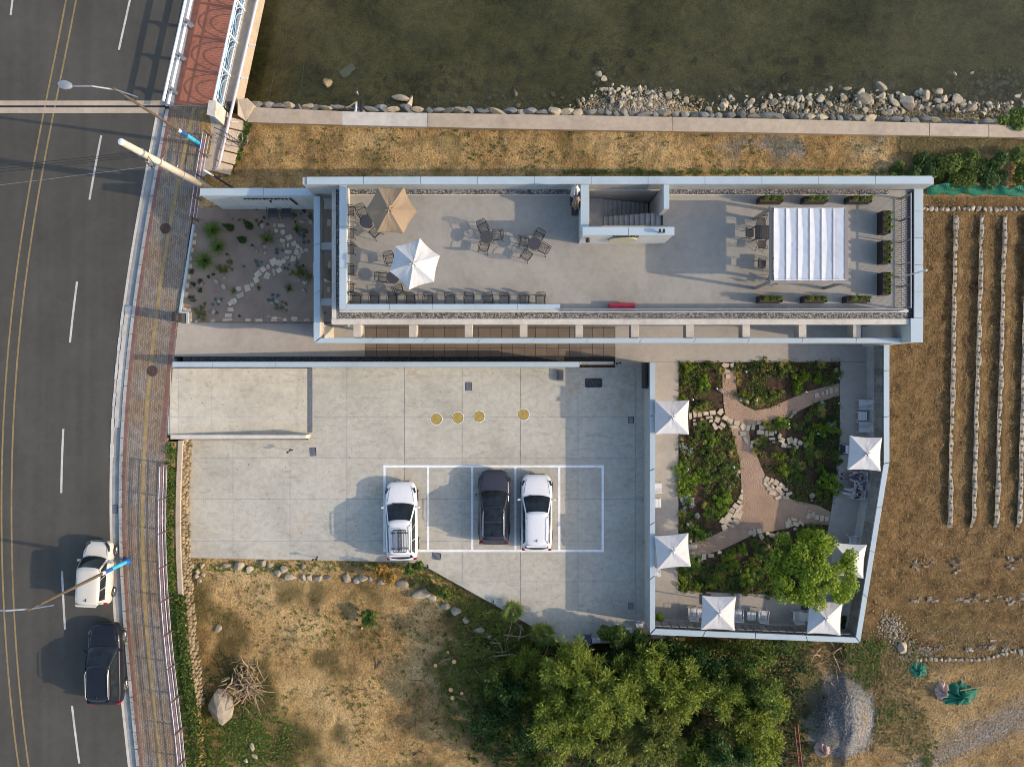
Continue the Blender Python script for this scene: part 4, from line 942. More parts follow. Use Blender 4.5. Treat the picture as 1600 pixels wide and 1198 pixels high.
# wall fittings of the stair tower
yst = P(0,366.5,ZT)[1]
sg = thing('round_wall_sign', 'sand coloured round disc sign on the south wall of the stair tower', 'sign')
c = P(974, 371, 6.7)
MB().lathe([(0.70,0),(0.72,-0.01),(0.72,-0.05),(0.70,-0.06)], (0,0,0), 36).build('disc', M['oval'], sg, rz=0).matrix_local = Matrix.Translation((c[0], yst-0.02, 6.45)) @ Matrix.Rotation(rad(-90), 4, 'X')
for i in range(9):
    xx = c[0]-0.62+i*0.145
    MB().box(xx, yst-.09, 7.28, xx+0.10, yst-.03, 7.42-(i % 2)*0.03).build('letter', M['black'], sg)
for nm, px_, lb in (('wall_lamp', 918, 'black swivel wall lamp at the left of the round disc sign'), ('wall_lamp', 1040, 'black swivel wall lamp behind the right end of the stair tower')):
    t = thing(nm, lb, 'lamp'); a = P(px_, 371 if px_ < 1000 else 353.5, 6.6); yy = yst-0.12 if px_ < 1000 else P(0,355.5,ZT)[1]+0.12
    MB().lathe([(0.10,-.14),(0.12,0.0),(0.08,0.12),(0.03,0.16)], (a[0], yy, 6.75), 10).build('lamp_head', M['black'], t); MB().tube([(a[0], yy+(.12 if px_ < 1000 else -.12), 6.9), (a[0], yy, 6.9)], 0.03).build('bracket', M['black'], t)
for k, px_ in enumerate((1029.5,1035.5)):
    t = thing('camera_post', ['left','right'][k]+' of two tiny black camera posts on top of the stair tower', 'camera', P(px_, 363.5, ZT))
    MB().tube([(0,0,0),(0,0,.22)], 0.03).build('stem', M['black'], t); MB().obox((0,0.03,.27), (.05,.09,.05)).build('housing', M['black'], t)
# ------------------------------------------------------------------ roof terrace furniture
def wire_chair(name, m_, arms=True):
    """+y is the sitting direction"""
    t = thing(name, 'x', 'chair')
    s = MB()
    for i in range(9):
        x = -0.20+0.05*i; s.tube([(x,-0.20,.44),(x,0.0,.425),(x,0.21,.45)], 0.0105, 5)
    s.tube([(-.22,.21,.45),(.22,.21,.45)], 0.014, 6); s.tube([(-.22,-.20,.44),(.22,-.20,.44)], 0.014, 6)
    s.tube([(-.22,-.20,.44),(-.22,.21,.45)], .013, 6); s.tube([(.22,-.20,.44),(.22,.21,.45)], .013, 6)
    s.build('seat', m_, t)
    b = MB()
    b.tube([(-.22,-.20,.44),(-.235,-.27,.66),(-.22,-.33,.84),(-.12,-.345,.875),(.12,-.345,.875),(.22,-.33,.84),(.235,-.27,.66),(.22,-.20,.44)], .015, 6)
    for i in range(7):
        x = -0.165+0.055*i; b.tube([(x,-.21,.45),(x,-.275,.66),(x,-.345,.87)], .0095, 5)
    b.build('backrest', m_, t)
    for sx in (-1, 1):
        MB().tube([(sx*.21,.20,.45),(sx*.24,.25,0)], .015, 6).build('leg', m_, t)
        MB().tube([(sx*.21,-.19,.44),(sx*.25,-.30,0)], .015, 6).build('leg', m_, t)
        if arms: MB().tube([(sx*.235,-.27,.66),(sx*.27,-.05,.66),(sx*.27,.18,.63),(sx*.24,.22,.45)], .014, 6).build('armrest', m_, t)
    return t
WC = wire_chair('wire_chair', M['black'])
def chair(px, py, face, label, group, z=ZRF, proto=None, seat=.45, s=1.0):
    """face: pixel direction (dx, dy) the sitter looks; px,py at seat height"""
    p = P(px, py, z+seat*s); rz = math.atan2(-face[1], face[0])-math.pi/2
    return place(proto or WC, USED, (p[0], p[1], z), rz, label, group, s)
def round_table(px, py, label):
    t = thing('cafe_table', label, 'table', (*XY(px, py, ZRF+.73), ZRF), 0, 'round tables on the roof terrace')
    MB().lathe([(.32,.70),(.335,.71),(.335,.725),(.325,.735)], n=32).build('table_top', M['tabletop'], t, smooth=False)
    MB().tube([(0,0,.02),(0,0,.70)], .03, 8).build('leg', M['black'], t); MB().lathe([(.20,0),(.20,.015),(.05,.03)], n=20).build('base', M['black'], t); return t
round_table(572,346,'round charcoal table partly under the tan parasol'); round_table(614,433,'round charcoal table partly under the white six-sided parasol')
round_table(761,370,'round charcoal table with three wire chairs in the middle of the terrace'); round_table(835,380.5,'round charcoal table with four wire chairs left of the stair tower')
g3 = 'wire chairs round the left middle table'; g4 = 'wire chairs round the right middle table'; gt = 'wire chairs under the parasols'
for (x, y, tx, ty, lb) in ((755,356,761,370,'black wire chair on the upper side of the three-chair table'),(776.5,368,761,370,'black wire chair on the right side of the three-chair table'),(756.5,385,761,370,'black wire chair on the lower side of the three-chair table')):
    chair(x, y, (tx-x, ty-y), lb, g3)
for (x, y, tx, ty, lb) in ((841,370,835,380,'black wire chair at the upper right of the four-chair table'),(819,377.5,835,380,'black wire chair at the left of the four-chair table'),(849,388,835,380,'black wire chair at the lower right of the four-chair table'),(823,398,835,380,'black wire chair at the lower left of the four-chair table')):
    chair(x, y, (tx-x, ty-y), lb, g4)
for (x, y, tx, ty, lb) in ((566,332,572,346,'black wire chair above the table at the tan parasol'),(586,362,572,346,'black wire chair below the table at the tan parasol'),(609,405,616,434,'black wire chair half hidden at the upper left of the white six-sided parasol'),(598,433,616,434,'black wire chair left of the table at the white six-sided parasol'),(622,452,616,434,'black wire chair below the table at the white six-sided parasol')):
    chair(x, y, (tx-x, ty-y), lb, gt)
for i, y in enumerate((329.5,364,389,421.5,449.5)):
    chair(546.5, y, (1, .06), '%s black wire chair from the top in the row along the west parapet' % ORD[i], 'wire chairs along the west parapet')
for i, x in enumerate((556.5,585,613,641.5,669,703,732.6,763,788,819.5,844.5)):
    chair(x, 468.5, (R.uniform(-.08,.1), 1), '%s black wire chair from the left in the row facing the south parapet' % ORD[i], 'wire chairs along the south parapet')
# six-sided parasols
def parasol(name, label, cen, corners, zc, ze, m_, zbase, pole_m, gp=None, cap=0.16, sag=0.05, base=True):
    c = P(*cen, zc); loc = (c[0], c[1], zbase); t = thing(name, label, 'parasol', loc, 0, gp)
    E_ = [P(x, y, ze) for x, y in corners]; k = len(E_)
    cx, cy = sum(e[0] for e in E_)/k, sum(e[1] for e in E_)/k
    cm = MB(); rows = []; segs = 6
    apex = (0, 0, zc-zbase)
    for j in range(segs+1):                       # rings from apex to edge
        f = j/segs; ring = []
        for i in range(k):
            a, b = E_[i], E_[(i+1) % k]
            for q in range(6):
                u = q/6; ex = a[0]+(b[0]-a[0])*u; ey = a[1]+(b[1]-a[1])*u
                w = 4*u*(1-u)                      # 0 on the rib, 1 in the middle of the panel
                inn = 1-0.055*w*f
                x, y = (ex-c[0])*f*inn, (ey-c[1])*f*inn
                zz = (zc-(zc-ze)*f**1.12) - sag*w*f + 0.012*math.sin(9*u+i*2.1+j)*w
                ring.append((x, y, zz-zbase))
        rows.append(ring)
    V_, F_ = [], []
    n = len(rows[0])
    for r in rows: V_ += r
    for j in range(segs):
        for i in range(n): F_.append((j*n+i, j*n+(i+1) % n, (j+1)*n+(i+1) % n, (j+1)*n+i))
    cm.add(V_, F_)
    ca = cm.build('canopy', m_, t, smooth=False)
    so = ca.modifiers.new('solid', 'SOLIDIFY'); so.thickness = 0.012; so.offset = -1
    hem = MB()
    last = rows[-1]
    hem.grid([last+[last[0]], [(x*1.0, y*1.0, z_-0.09) for x, y, z_ in last+[last[0]]]]); h = hem.build('valance', m_, t)
    h.modifiers.new('solid', 'SOLIDIFY').thickness = 0.01
    vent = MB(); vr = []
    for i in range(24):
        a = 2*math.pi*i/24; r = cap*(1+0.35*math.sin(a*k)); vr.append((r*math.cos(a), r*math.sin(a), zc-zbase+0.035+0.04*math.sin(a*k)))
    vent.add([(0,0,zc-zbase+.10)]+vr, [(0, i+1, (i+1) % 24+1) for i in range(24)]); v_ = vent.build('vent_cap', m_, t); v_.modifiers.new('solid', 'SOLIDIFY').thickness = 0.01
    for i in range(k):
        e = rows[-1][i*6]; MB().tube([(0,0,zc-zbase-.08), (e[0]*.97, e[1]*.97, e[2]-.03)], .012, 5).build('rib', pole_m, t)
    MB().tube([(0,0,0.02),(0,0,zc-zbase+.05)], .028, 8).build('pole', pole_m, t)
    if base: MB().box(-.3,-.3,0,.3,.3,.06).build('base', M['dark'], t, bevel=.02)
    return t
parasol('parasol', 'tan six-sided parasol at the upper left of the roof terrace', (608,327), [(590,292.6),(631,292.6),(651,329.5),(630,364.5),(589,363),(570,328)], 7.75, 7.25, M['fab_tan'], ZRF, M['wood'])
parasol('parasol', 'white six-sided parasol on the left part of the roof terrace', (646,411), [(656,372),(687,399.5),(678,440),(639,452.5),(608,423.6),(617,384.6)], 7.75, 7.25, M['fab_white'], ZRF, M['steel'])
# folded parasols beside the stair tower
for px_, py_, m_, lb, cat_h in ((897,311,M['fab_white'],'closed white parasol standing against the stair tower',1.0), (899,326,M['fab_tan'],'closed tan parasol standing against the stair tower',.85)):
    t = thing('closed_parasol', lb, 'parasol', (*XY(px_+1, py_+4, ZRF), ZRF), 0, 'closed parasols')
    m2 = MB(); rows = []
    for j, (r, h_) in enumerate(((.13,.75),(.20,.9),(.19,1.3),(.15,1.7),(.09,2.0),(.03,2.12))):
        rows.append([(r*(1+.38*math.sin(6*a+j*.7))*math.cos(a)-.05*h_*cat_h, r*(1+.38*math.sin(6*a+j*.7))*math.sin(a)+.12*h_, h_*cat_h) for a in np.linspace(0, 2*math.pi, 25)])
    m2.grid(rows).build('furled_canopy', m_, t, smooth=True)
    MB().tube([(0,0,0.02),(-.05*2.1*cat_h,.12*2.1,2.15*cat_h)], .03, 8).build('pole', M['steel'], t); MB().box(-.24,-.24,0,.24,.24,.05).build('base', M['dark'], t, bevel=.02)
rb = thing('red_bench', 'long dark red box bench at the south edge of the terrace', 'bench', (*XY(972.5,477.5,ZRF+.42), ZRF))
MB().box(-.66,-.145,.36,.66,.145,.42).build('seat', M['red'], rb, bevel=.01); MB().box(-.62,-.12,.0,-.54,.12,.355).build('leg', M['red'], rb); MB().box(.54,-.12,.0,.62,.12,.355).build('leg', M['red'], rb); MB().box(-.535,-.11,.06,.535,-.09,.355).build('apron', M['red'], rb)
# louvred pergola with folding white canopy
pg = thing('pergola', 'taupe aluminium pergola with folded white canopy panels on the terrace', 'pergola')
zp = 7.75
ax0, ay1 = XY(1203.5,321.5,zp); ax1, ay0 = XY(1325,442.5,zp)
for (x, y) in ((ax0+.08,ay0+.08),(ax1-.08,ay0+.08),(ax0+.08,ay1-.08),(ax1-.08,ay1-.08)): MB().box(x-.07,y-.07,ZRF,x+.07,y+.07,zp-.18).build('post', M['pergola'], pg, bevel=.008)
MB().box(ax0,ay0,zp-.18,ax1,ay0+.13,zp).build('beam', M['pergola'], pg, bevel=.008); MB().box(ax0,ay1-.13,zp-.18,ax1,ay1,zp).build('beam', M['pergola'], pg, bevel=.008)
MB().box(ax0,ay0+.132,zp-.18,ax0+.13,ay1-.132,zp+.002).build('beam', M['pergola'], pg, bevel=.008); MB().box(ax1-.16,ay0+.132,zp-.18,ax1,ay1-.132,zp+.04).build('beam', M['pergola'], pg, bevel=.008)
ix0, ix1, iy0, iy1 = ax0+.15, ax1-.19, ay0+.12, ay1-.12
for i in range(6):
    xa_, xb_ = ix0+(ix1-ix0)*i/6, ix0+(ix1-ix0)*(i+1)/6
    rows = []
    for v_ in np.linspace(0, 1, 25):
        y = iy0+(iy1-iy0)*v_; row = []
        for u in np.linspace(0, 1, 13):
            ridge = 0.36+0.16*math.sin(math.pi*v_)**1.4 if i < 5 else .10
            hh = (u/ridge if u < ridge else (1-u)/(1-ridge+1e-6))
            wr = 0.006*math.exp(-((v_-.5-.27*((i*7)%3-1))/.03)**2)*math.sin(9*u+i) + 0.003*math.sin(40*v_+i*2+5*u)
            row.append((xa_+(xb_-xa_)*u, y, zp+0.09-0.05*hh+wr))
        rows.append(row)
    p_ = MB().grid(rows).build('canopy_panel', M['fab_pergola'], pg, smooth=False); p_.modifiers.new('solid', 'SOLIDIFY').thickness = 0.008
    MB().box(xb_-.018, iy0, zp-.03, xb_+.018, iy1, zp+.105).build('canopy_bar', M['pergola'], pg)
for y in (iy0+.02, iy1-.05): MB().box(ix0, y, zp+.14, ix1, y+.025, zp+.16).build('guide_wire', M['white'], pg)
# pergola furniture
def square_table(px, py, label, s=.36):
    t = thing('square_table', label, 'table', (*XY(px, py, ZRF+.72), ZRF), 0, 'square tables under the pergola')
    for i in range(8): MB().box(-s+i*s/4+.006,-s,.70,-s+(i+1)*s/4-.006,s,.725).build('slat', M['tabletop'], t)
    MB().box(-s+.01,-s+.02,.66,s-.01,-s+.06,.698).build('frame_rail', M['black'], t); MB().box(-s+.01,s-.06,.66,s-.01,s-.02,.698).build('frame_rail', M['black'], t)
    for sx in (-1,1):
        for sy in (-1,1): MB().box(sx*(s-.04)-.02, sy*(s-.04)-.02, 0, sx*(s-.04)+.02, sy*(s-.04)+.02, .66).build('leg', M['black'], t)
    return t
square_table(1191,363,'square slatted table at the upper west edge of the pergola'); square_table(1222,412,'square slatted table under the pergola canopy near its lower west corner')
FC = thing('folding_chair', 'x', 'chair')
s_ = MB(); [s_.box(-.20,-.19+.052*i,.43,.20,-.19+.052*i+.042,.445) for i in range(8)]; s_.build('seat', M['dark'], FC)
b_ = MB(); [b_.box(-.20,-.235-.006*i,.56+.055*i,.20,-.215-.006*i,.60+.055*i) for i in range(5)]; b_.build('backrest', M['dark'], FC)
for sx in (-1,1):
    MB().tube([(sx*.215,.24,0),(sx*.215,-.27,.86)], .013, 5).build('leg', M['black'], FC); MB().tube([(sx*.19,-.28,0),(sx*.19,.19,.44)], .013, 5).build('leg', M['black'], FC)
gpc = 'folding chairs round the pergola tables'
for (x, y, d, lb) in ((1190,346,(0.1,1),'black folding chair above the upper pergola table'),(1171,364,(1,0),'black folding chair left of the upper pergola table'),(1191,382,(.1,-1),'black folding chair below the upper pergola table'),(1190,412,(1,.05),'black folding chair left of the lower pergola table'),(1208,436,(.4,-1),'black folding chair at the lower left post of the pergola')):
    chair(x, y, d, lb, gpc, proto=FC)
# planters with small conifers
def leaf_cloud(rng, C, Rr, n, size, asp=0.5, flat=0.3, shell=0.55):
    """n leaves spread over blobs C (k,3) with radii Rr (k,3); returns verts, quads"""
    C = np.asarray(C, float); Rr = np.asarray(Rr, float); k = len(C)
    w = (Rr[:, 0]*Rr[:, 1]*Rr[:, 2])**0.66; w = w/w.sum()
    b = rng.choice(k, n, p=w); d = rng.normal(size=(n, 3)); d /= np.linalg.norm(d, axis=1)[:, None]
    rr = rng.uniform(shell**3, 1.0, n)**(1/3); pos = C[b]+d*Rr[b]*rr[:, None]
    if shell <= .1: pos = C[b]+rng.normal(size=(n, 3))*Rr[b]*.62
    nrm = d*0.7+rng.normal(size=(n, 3))*0.6+np.array([0, 0, flat*2]); nrm /= np.linalg.norm(nrm, axis=1)[:, None]
    t = rng.normal(size=(n, 3)); t -= nrm*(t*nrm).sum(1)[:, None]; t /= np.linalg.norm(t, axis=1)[:, None]
    u = np.cross(nrm, t); s = size*rng.uniform(.65, 1.35, n)[:, None]
    Vv = np.stack([pos-t*s*.5, pos+u*s*asp*.5+nrm*s*.08, pos+t*s*.5, pos-u*s*asp*.5+nrm*s*.08], 1).reshape(-1, 3)
    return Vv, np.arange(4*n).reshape(-1, 4)
def blades(rng, n, r0, h, spread, w, lean=1.0, droop=0.5):
    """a tuft of n curved blades; returns verts, quads"""
    a = rng.uniform(0, 2*np.pi, n); rr = r0*np.sqrt(rng.uniform(0, 1, n)); b = np.stack([rr*np.cos(a), rr*np.sin(a), np.zeros(n)], 1)
    dirx = a+rng.normal(size=n)*.5; d = np.stack([np.cos(dirx), np.sin(dirx), np.zeros(n)], 1)
    sp = spread*rng.uniform(.25, 1.0, n)*lean; hh = h*rng.uniform(.6, 1.1, n)
    side = np.stack([-d[:, 1], d[:, 0], np.zeros(n)], 1)*w*rng.uniform(.7, 1.3, n)[:, None]
    up = np.array([0, 0, 1.0])
    p1 = b+d*(sp*.4)[:, None]+up*(hh*.75)[:, None]; p2 = b+d*sp[:, None]+up*(hh*(1-droop*.5))[:, None]
    Vv = np.stack([b-side*.5, b+side*.5, p1+side*.45, p1-side*.45, p2+side*.08, p2-side*.08], 1).reshape(-1, 3)
    i = np.arange(n)*6
    Q = np.concatenate([np.stack([i, i+1, i+2, i+3], 1), np.stack([i+3, i+2, i+4, i+5], 1)])
    return Vv, Q
def joinVF(lst):
    Vs, Fs, o = [], [], 0
    for v, f in lst: Vs.append(v); Fs.append(f+o); o += len(v)
    return np.concatenate(Vs), np.concatenate(Fs)
_pl = 0
def planter(px0, py0, px1, py1, label, vertical, seed, gp='black planter boxes on the terrace'):
    zt_ = ZRF+.62
    x0, y0 = XY(px0, py1, zt_); x1, y1 = XY(px1, py0, zt_); cx, cy = (x0+x1)/2, (y0+y1)/2; hw, hh = (x1-x0)/2, (y1-y0)/2
    t = thing('planter', label, 'planter', (cx, cy, ZRF), 0, gp); w = .035
    for (a, b, c, d) in ((-hw,-hh,hw,-hh+w),(-hw,hh-w,hw,hh),(-hw,-hh+w+.001,-hw+w,hh-w-.001),(hw-w,-hh+w+.001,hw,hh-w-.001)): MB().box(a,b,0,c,d,.62).build('side', M['planter'], t)
    MB().box(-hw+w,-hh+w,0,hw-w,hh-w,.53).build('soil', M['pot_soil'], t)
    rng = np.random.default_rng(seed)
    for k in range(3):
        if vertical: ox, oy = 0.02, (k-1)*hh*.62
        else: ox, oy = (k-1)*hw*.6+.04, 0.02
        tall = rng.uniform(.55, .8) if vertical or k == 2 else rng.uniform(.28, .42)
        cs = [(ox, oy, .53+tall*f) for f in (.2,.45,.7,.92)]; rs = [((.15-.11*f),)*2+(tall*.2,) for f in (.1,.4,.7,.95)] if tall > .5 else [(.15,.13,.12)]*4
        v_, f_ = leaf_cloud(rng, cs, rs, 260, .075, .4, .1, .3)
        link('shrub', fastmesh('shrub', v_, f_, L['mid'] if k % 2 else L['grass']), t)
    return t
for i, x in enumerate((1188,1258,1327)): planter(x, 306.2, x+36, 315.5, '%s planter box from the left between pergola and north parapet' % ORD[i], False, 100+i)
for i, (y0, y1) in enumerate(((329,364),(375.5,411),(425,460))): planter(1379.5, y0, 1392, y1, '%s planter box from the top along the east railing' % ORD[i], True, 110+i)
for i, x in enumerate((1187,1257,1324)): planter(x, 462, x+36, 472, '%s planter box from the left between pergola and south railing' % ORD[i], False, 120+i)
# dark loungers in the front garden
def lounge(name, label, px, py, rz, m_, gp, z, s=1.0):
    p = P(px, py, z+.35); t = thing(name, label, 'chair', (p[0], p[1], z), rz, gp); t.scale = (s,)*3
    MB().grid([[(x, y, z_) for x in (-.3,-.1,.1,.3)] for y, z_ in ((.42,.36),(.2,.37),(0,.33),(-.12,.30),(-.2,.36))]).build('seat', m_, t).modifiers.new('s', 'SOLIDIFY').thickness = .04
    MB().grid([[(x, y, z_) for x in (-.3,-.1,.1,.3)] for y, z_ in ((-.21,.37),(-.36,.62),(-.50,.86),(-.56,.93))]).build('backrest', m_, t).modifiers.new('s', 'SOLIDIFY').thickness = .04
    for sx in (-1,1):
        MB().tube([(sx*.31,.40,.36),(sx*.33,.52,0)], .018, 6).build('leg', m_, t); MB().tube([(sx*.31,-.2,.36),(sx*.33,-.5,0)], .018, 6).build('leg', m_, t)
        MB().tube([(sx*.31,-.33,.58),(sx*.35,.1,.58),(sx*.34,.38,.38)], .018, 6).build('armrest', m_, t)
    return t
lounge('lounge_chair', 'left of two dark woven lounge chairs below the front garden wall', 425.5, 329, math.pi, M['dark'], 'dark lounge chairs in the front garden', ZG, .85)
lounge('lounge_chair', 'right of two dark woven lounge chairs below the front garden wall', 446.5, 329, math.pi, M['dark'], 'dark lounge chairs in the front garden', ZG, .85)
# ------------------------------------------------------------------ courtyard furniture
gu = 'square white parasols in the courtyard'
def sq(label, pts, cen): parasol('square_parasol', label, cen, pts, 2.75, 2.35, M['fab_white'], 0.0, M['white'], gu, .12, .03)
sq('square white parasol at the west wall, upper of two beside the car park', [(1023,625.5),(1077,625),(1076.5,679),(1023.5,678.5)], (1051,652.5))
sq('square white parasol at the west wall, lower of two beside the car park', [(1022.5,837.5),(1075.5,832.5),(1079.5,885),(1027,889)], (1051.5,861))
sq('square white parasol at the south wall, the one clear of the tree', [(1097.5,930.5),(1150.5,931.5),(1148,985),(1095.5,983.5)], (1123,958))
sq('square white parasol at the south wall, partly under the tree', [(1265,938),(1317,941),(1313,992.5),(1261,989)], (1290,966.5))
sq('square white parasol at the east wall above the seated people', [(1328.5,680.5),(1378.5,683.5),(1376,736),(1324.5,733.5)], (1355,709))
sq('square white parasol at the east wall half covered by the tree crown', [(1302,847),(1354.5,851),(1349,903.5),(1297,899)], (1326,875.5))
def garden_chair(name):
    t = thing(name, 'x', 'chair')
    s = MB(); [s.box(-.26+.066*i,-.22,.405,-.26+.066*i+.045,.26,.42) for i in range(8)]; s.build('seat', M['white'], t)
    b = MB(); [b.tube([(-.235+.066*i,-.23,.42),(-.235+.066*i,-.36,.85)], .02, 4) for i in range(8)]; b.tube([(-.27,-.36,.86),(.27,-.36,.86)], .018, 6); b.build('backrest', M['white'], t)
    for sx in (-1,1):
        MB().tube([(sx*.28,.27,0),(sx*.28,.27,.60),(sx*.28,-.22,.62),(sx*.28,-.34,.66)], .017, 6).build('armrest', M['white'], t); MB().tube([(sx*.28,-.22,.62),(sx*.28,-.34,0)], .017, 6).build('leg', M['white'], t)
    return t
GC = garden_chair('garden_chair')
def side_table(px, py, label, s=.25, h=.42):
    t = thing('side_table', label, 'table', (*XY(px, py, h), 0), 0, 'white side tables in the courtyard')
    for i in range(6): MB().box(-s+i*s/3+.006,-s,h-.02,-s+(i+1)*s/3-.006,s,h).build('slat', M['white'], t)
    MB().box(-s,-s+.01,h-.06,s,-s+.04,h-.022).build('frame_rail', M['white'], t); MB().box(-s,s-.04,h-.06,s,s-.01,h-.022).build('frame_rail', M['white'], t)
    for sx in (-1,1):
        for sy in (-1,1): MB().box(sx*(s-.02)-.015,sy*(s-.03)-.015,0,sx*(s-.02)+.015,sy*(s-.03)+.015,h-.06).build('leg', M['white'], t)
    return t
gg = 'white slatted garden chairs'
for (x, y, d, lb) in ((1349,632,(-1,0),'white slatted garden chair by the east wall, upper of a pair with a table between'),(1349,667,(-1,0),'white slatted garden chair by the east wall, just above the square parasol'),
    (1082.5,957,(0,-1),'white slatted garden chair left of the clear parasol at the south wall'),(1152.5,958.5,(.05,-1),'white slatted garden chair right of the clear parasol at the south wall'),(1192,960.5,(.1,-1),'white slatted garden chair right of the free standing white table at the south wall'),
    (1246.5,962,(0,-1),'white slatted garden chair left of the parasol under the tree'),(1334,845,(0,1),'white slatted garden chair above the parasol half covered by the tree'),
    (1340.5,744,(-1,0.05),'white garden chair holding the person in blue grey'),(1336.5,770.5,(-1,-.1),'white garden chair holding the person in black top'),(1027,762,(1,0),'white garden chair half hidden by the west wall')):
    chair(x, y, d, lb, gg, z=0.0, proto=GC, seat=.42)
side_table(1348,650,'white side table between two garden chairs at the east wall'); side_table(1174.5,962,'free standing white side table at the south wall'); side_table(1094,958,'white side table tucked under the clear parasol at the south wall'); side_table(1260,964,'white side table tucked under the parasol below the tree')
side_table(1026.5,786,'white side table half hidden by the west wall'); side_table(1026,894,'white side table below the lower west parasol'); side_table(1341,757.5,'white side table between the two seated people'); side_table(1328,702,'white side table peeping out left of the east parasol')
for k, (px_, py_, c_) in enumerate(((1337.5,755,'black'),(1340,760,'wood'),(1345,756,'black'))):
    t = thing('drinking_cup', ['dark cup at the left edge of the table between the people','brown snack bowl on the table between the people','dark cup at the right edge of the table between the people'][k], 'cup', P(px_, py_, .42))
    t.location.z = .421
    MB().lathe([(.03,0),(.045,.10),(.04,.10),(.028,.01)] if c_ == 'black' else [(.04,0),(.085,.05),(.075,.05),(.03,.012)], n=14).build('vessel', M[c_], t)
# ------------------------------------------------------------------ vehicles
def car(label, loc, rz, L_, W_, H_, paint, roof=None, rails=None, kind='suv', roof_glass=False, wheel_r=.35):
    """+y is the front"""
    t = thing('parked_car', label, 'car', loc, rz, 'parked cars'); w = W_/2
    box = kind == 'box'
    if box:
        S_ = [-.5,-.485,-.43,-.3,-.1,.15,.30,.40,.46,.5]; wf = [.90,.96,1,1,1,1,.99,.96,.88,.72]; zt = [.52,.56,.56,.56,.56,.56,.55,.53,.48,.40]
        wb, wt, rt, rb_ = .285, .13, -.455, -.485
    else:
        S_ = [-.5,-.485,-.44,-.30,-.1,.12,.28,.39,.455,.5]; wf = [.76,.88,.96,1,.99,.99,1,.96,.86,.62]; zt = [.50,.555,.57,.575,.57,.565,.555,.535,.49,.40]
        wb, wt, rt, rb_ = .24, .035, -.395, -.482
    rows = []
    for s, f, h in zip(S_, wf, zt):
        x = w*f; z1 = H_*h; zl = .24 if abs(s) < .45 else .30
        half = [(0, zl), (x*.80, zl), (x*.97, zl+.08), (x*1.0, z1*.62), (x*.985, z1*.86), (x*.93, z1*.955), (x*.80, z1*.99), (x*.45, z1*1.02), (0, z1*1.03)]
        ring = [(-a, s*L_, b) for a, b in half] + [(a, s*L_, b) for a, b in half[-2:0:-1]]
        rows.append(ring)
    m_ = MB(); n = len(rows[0]); m_.v = [p for r in rows for p in r]
    for i in range(len(rows)-1):
        for j in range(n): m_.f.append((i*n+j, i*n+(j+1) % n, (i+1)*n+(j+1) % n, (i+1)*n+j))
    m_.f.append(tuple(range(n))[::-1]); m_.f.append(tuple((len(rows)-1)*n+j for j in range(n)))
    body = m_.build('body', paint, t, smooth=True)
    sb = body.modifiers.new('sub', 'SUBSURF'); sb.levels = 2; sb.render_levels = 2
    belt = H_*.565; hr = H_-.05
    bw_, rw_ = w*.90, w*(.70 if not box else .80)
    yb, yt, yrt, yrb = wb*L_, wt*L_, rt*L_, rb_*L_
    def ws(u, v):   # windscreen / rear surface helper, u -1..1, v 0 base ..1 roof
        x = u*(bw_+(rw_-bw_)*v**1.1); y = yb+(yt-yb)*v - .16*(abs(u)**2.4)*(1-.55*v); z = belt+.0+(hr-belt)*(v**.82) - .02*u*u
        return (x, y, z)
    us = np.linspace(-.93, .93, 11); vs_ = np.linspace(.04, .97, 7)
    g = MB().grid([[ws(u, v) for u in us] for v in vs_]).build('windshield', M['glass'], t, smooth=True)
    def rs(u, v):
        x = u*(bw_*.94+(rw_*.97-bw_*.94)*v); y = yrb+(yrt-yrb)*v + .14*(abs(u)**2.4); z = belt+(hr-belt)*v - .02*u*u
        return (x, y, z)
    MB().grid([[rs(u, v) for u in np.linspace(.9, -.9, 9)] for v in np.linspace(.08, .95, 5)]).build('rear_window', M['glass'], t, smooth=True)
    # cabin shell under the glass, body coloured (pillars show between the panes)
    sh = MB(); rings = []
    for v in np.linspace(0, 1, 6):
        ring = [ws(u*1.0, v) for u in np.linspace(1, -1, 9)]; ring = [(x, y-.012, z-.012) for x, y, z in ring]
        lo, hi = ring[-1], rs(-1, v); 
        side = [(lo[0]+(hi[0]-lo[0])*k/6 - .015*math.sin(math.pi*k/6), lo[1]+(hi[1]-lo[1])*k/6, lo[2]+(hi[2]-lo[2])*k/6) for k in range(1, 6)]
        rear = [rs(u, v) for u in np.linspace(-1, 1, 9)]; rear = [(x, y+.012, z-.012) for x, y, z in rear]
        lo2, hi2 = rear[-1], ring[0]
        side2 = [(lo2[0]+(hi2[0]-lo2[0])*k/6 + .015*math.sin(math.pi*k/6), lo2[1]+(hi2[1]-lo2[1])*k/6, lo2[2]+(hi2[2]-lo2[2])*k/6) for k in range(1, 6)]
        rings.append(ring+side+rear+side2)
    n2 = len(rings[0])
    for r in rings: sh.v += r
    for i in range(5):
        for j in range(n2): sh.f.append((i*n2+j, i*n2+(j+1) % n2, (i+1)*n2+(j+1) % n2, (i+1)*n2+j))
    sh.build('pillar_shell', paint, t, smooth=True)
    # roof skin
    rrows = []
    for k in range(9):
        v = k/8; y = yt+.05+(yrt-.04-yt-.05)*v; row = []
        for u in np.linspace(-1, 1, 11):
            yy = y-(.09*abs(u)**2.4 if k == 0 else 0)+(.08*abs(u)**2.4 if k == 8 else 0)
            row.append((u*rw_*(1.02-.03*abs(2*v-1)**3), yy, H_-.055*u*u*u*u-.02*u*u-.045*abs(2*v-1)**2.5))
        rrows.append(row)
    rf = MB().grid(rrows).build('roof', roof or paint, t, smooth=True); rf.modifiers.new('s', 'SOLIDIFY').thickness = .05
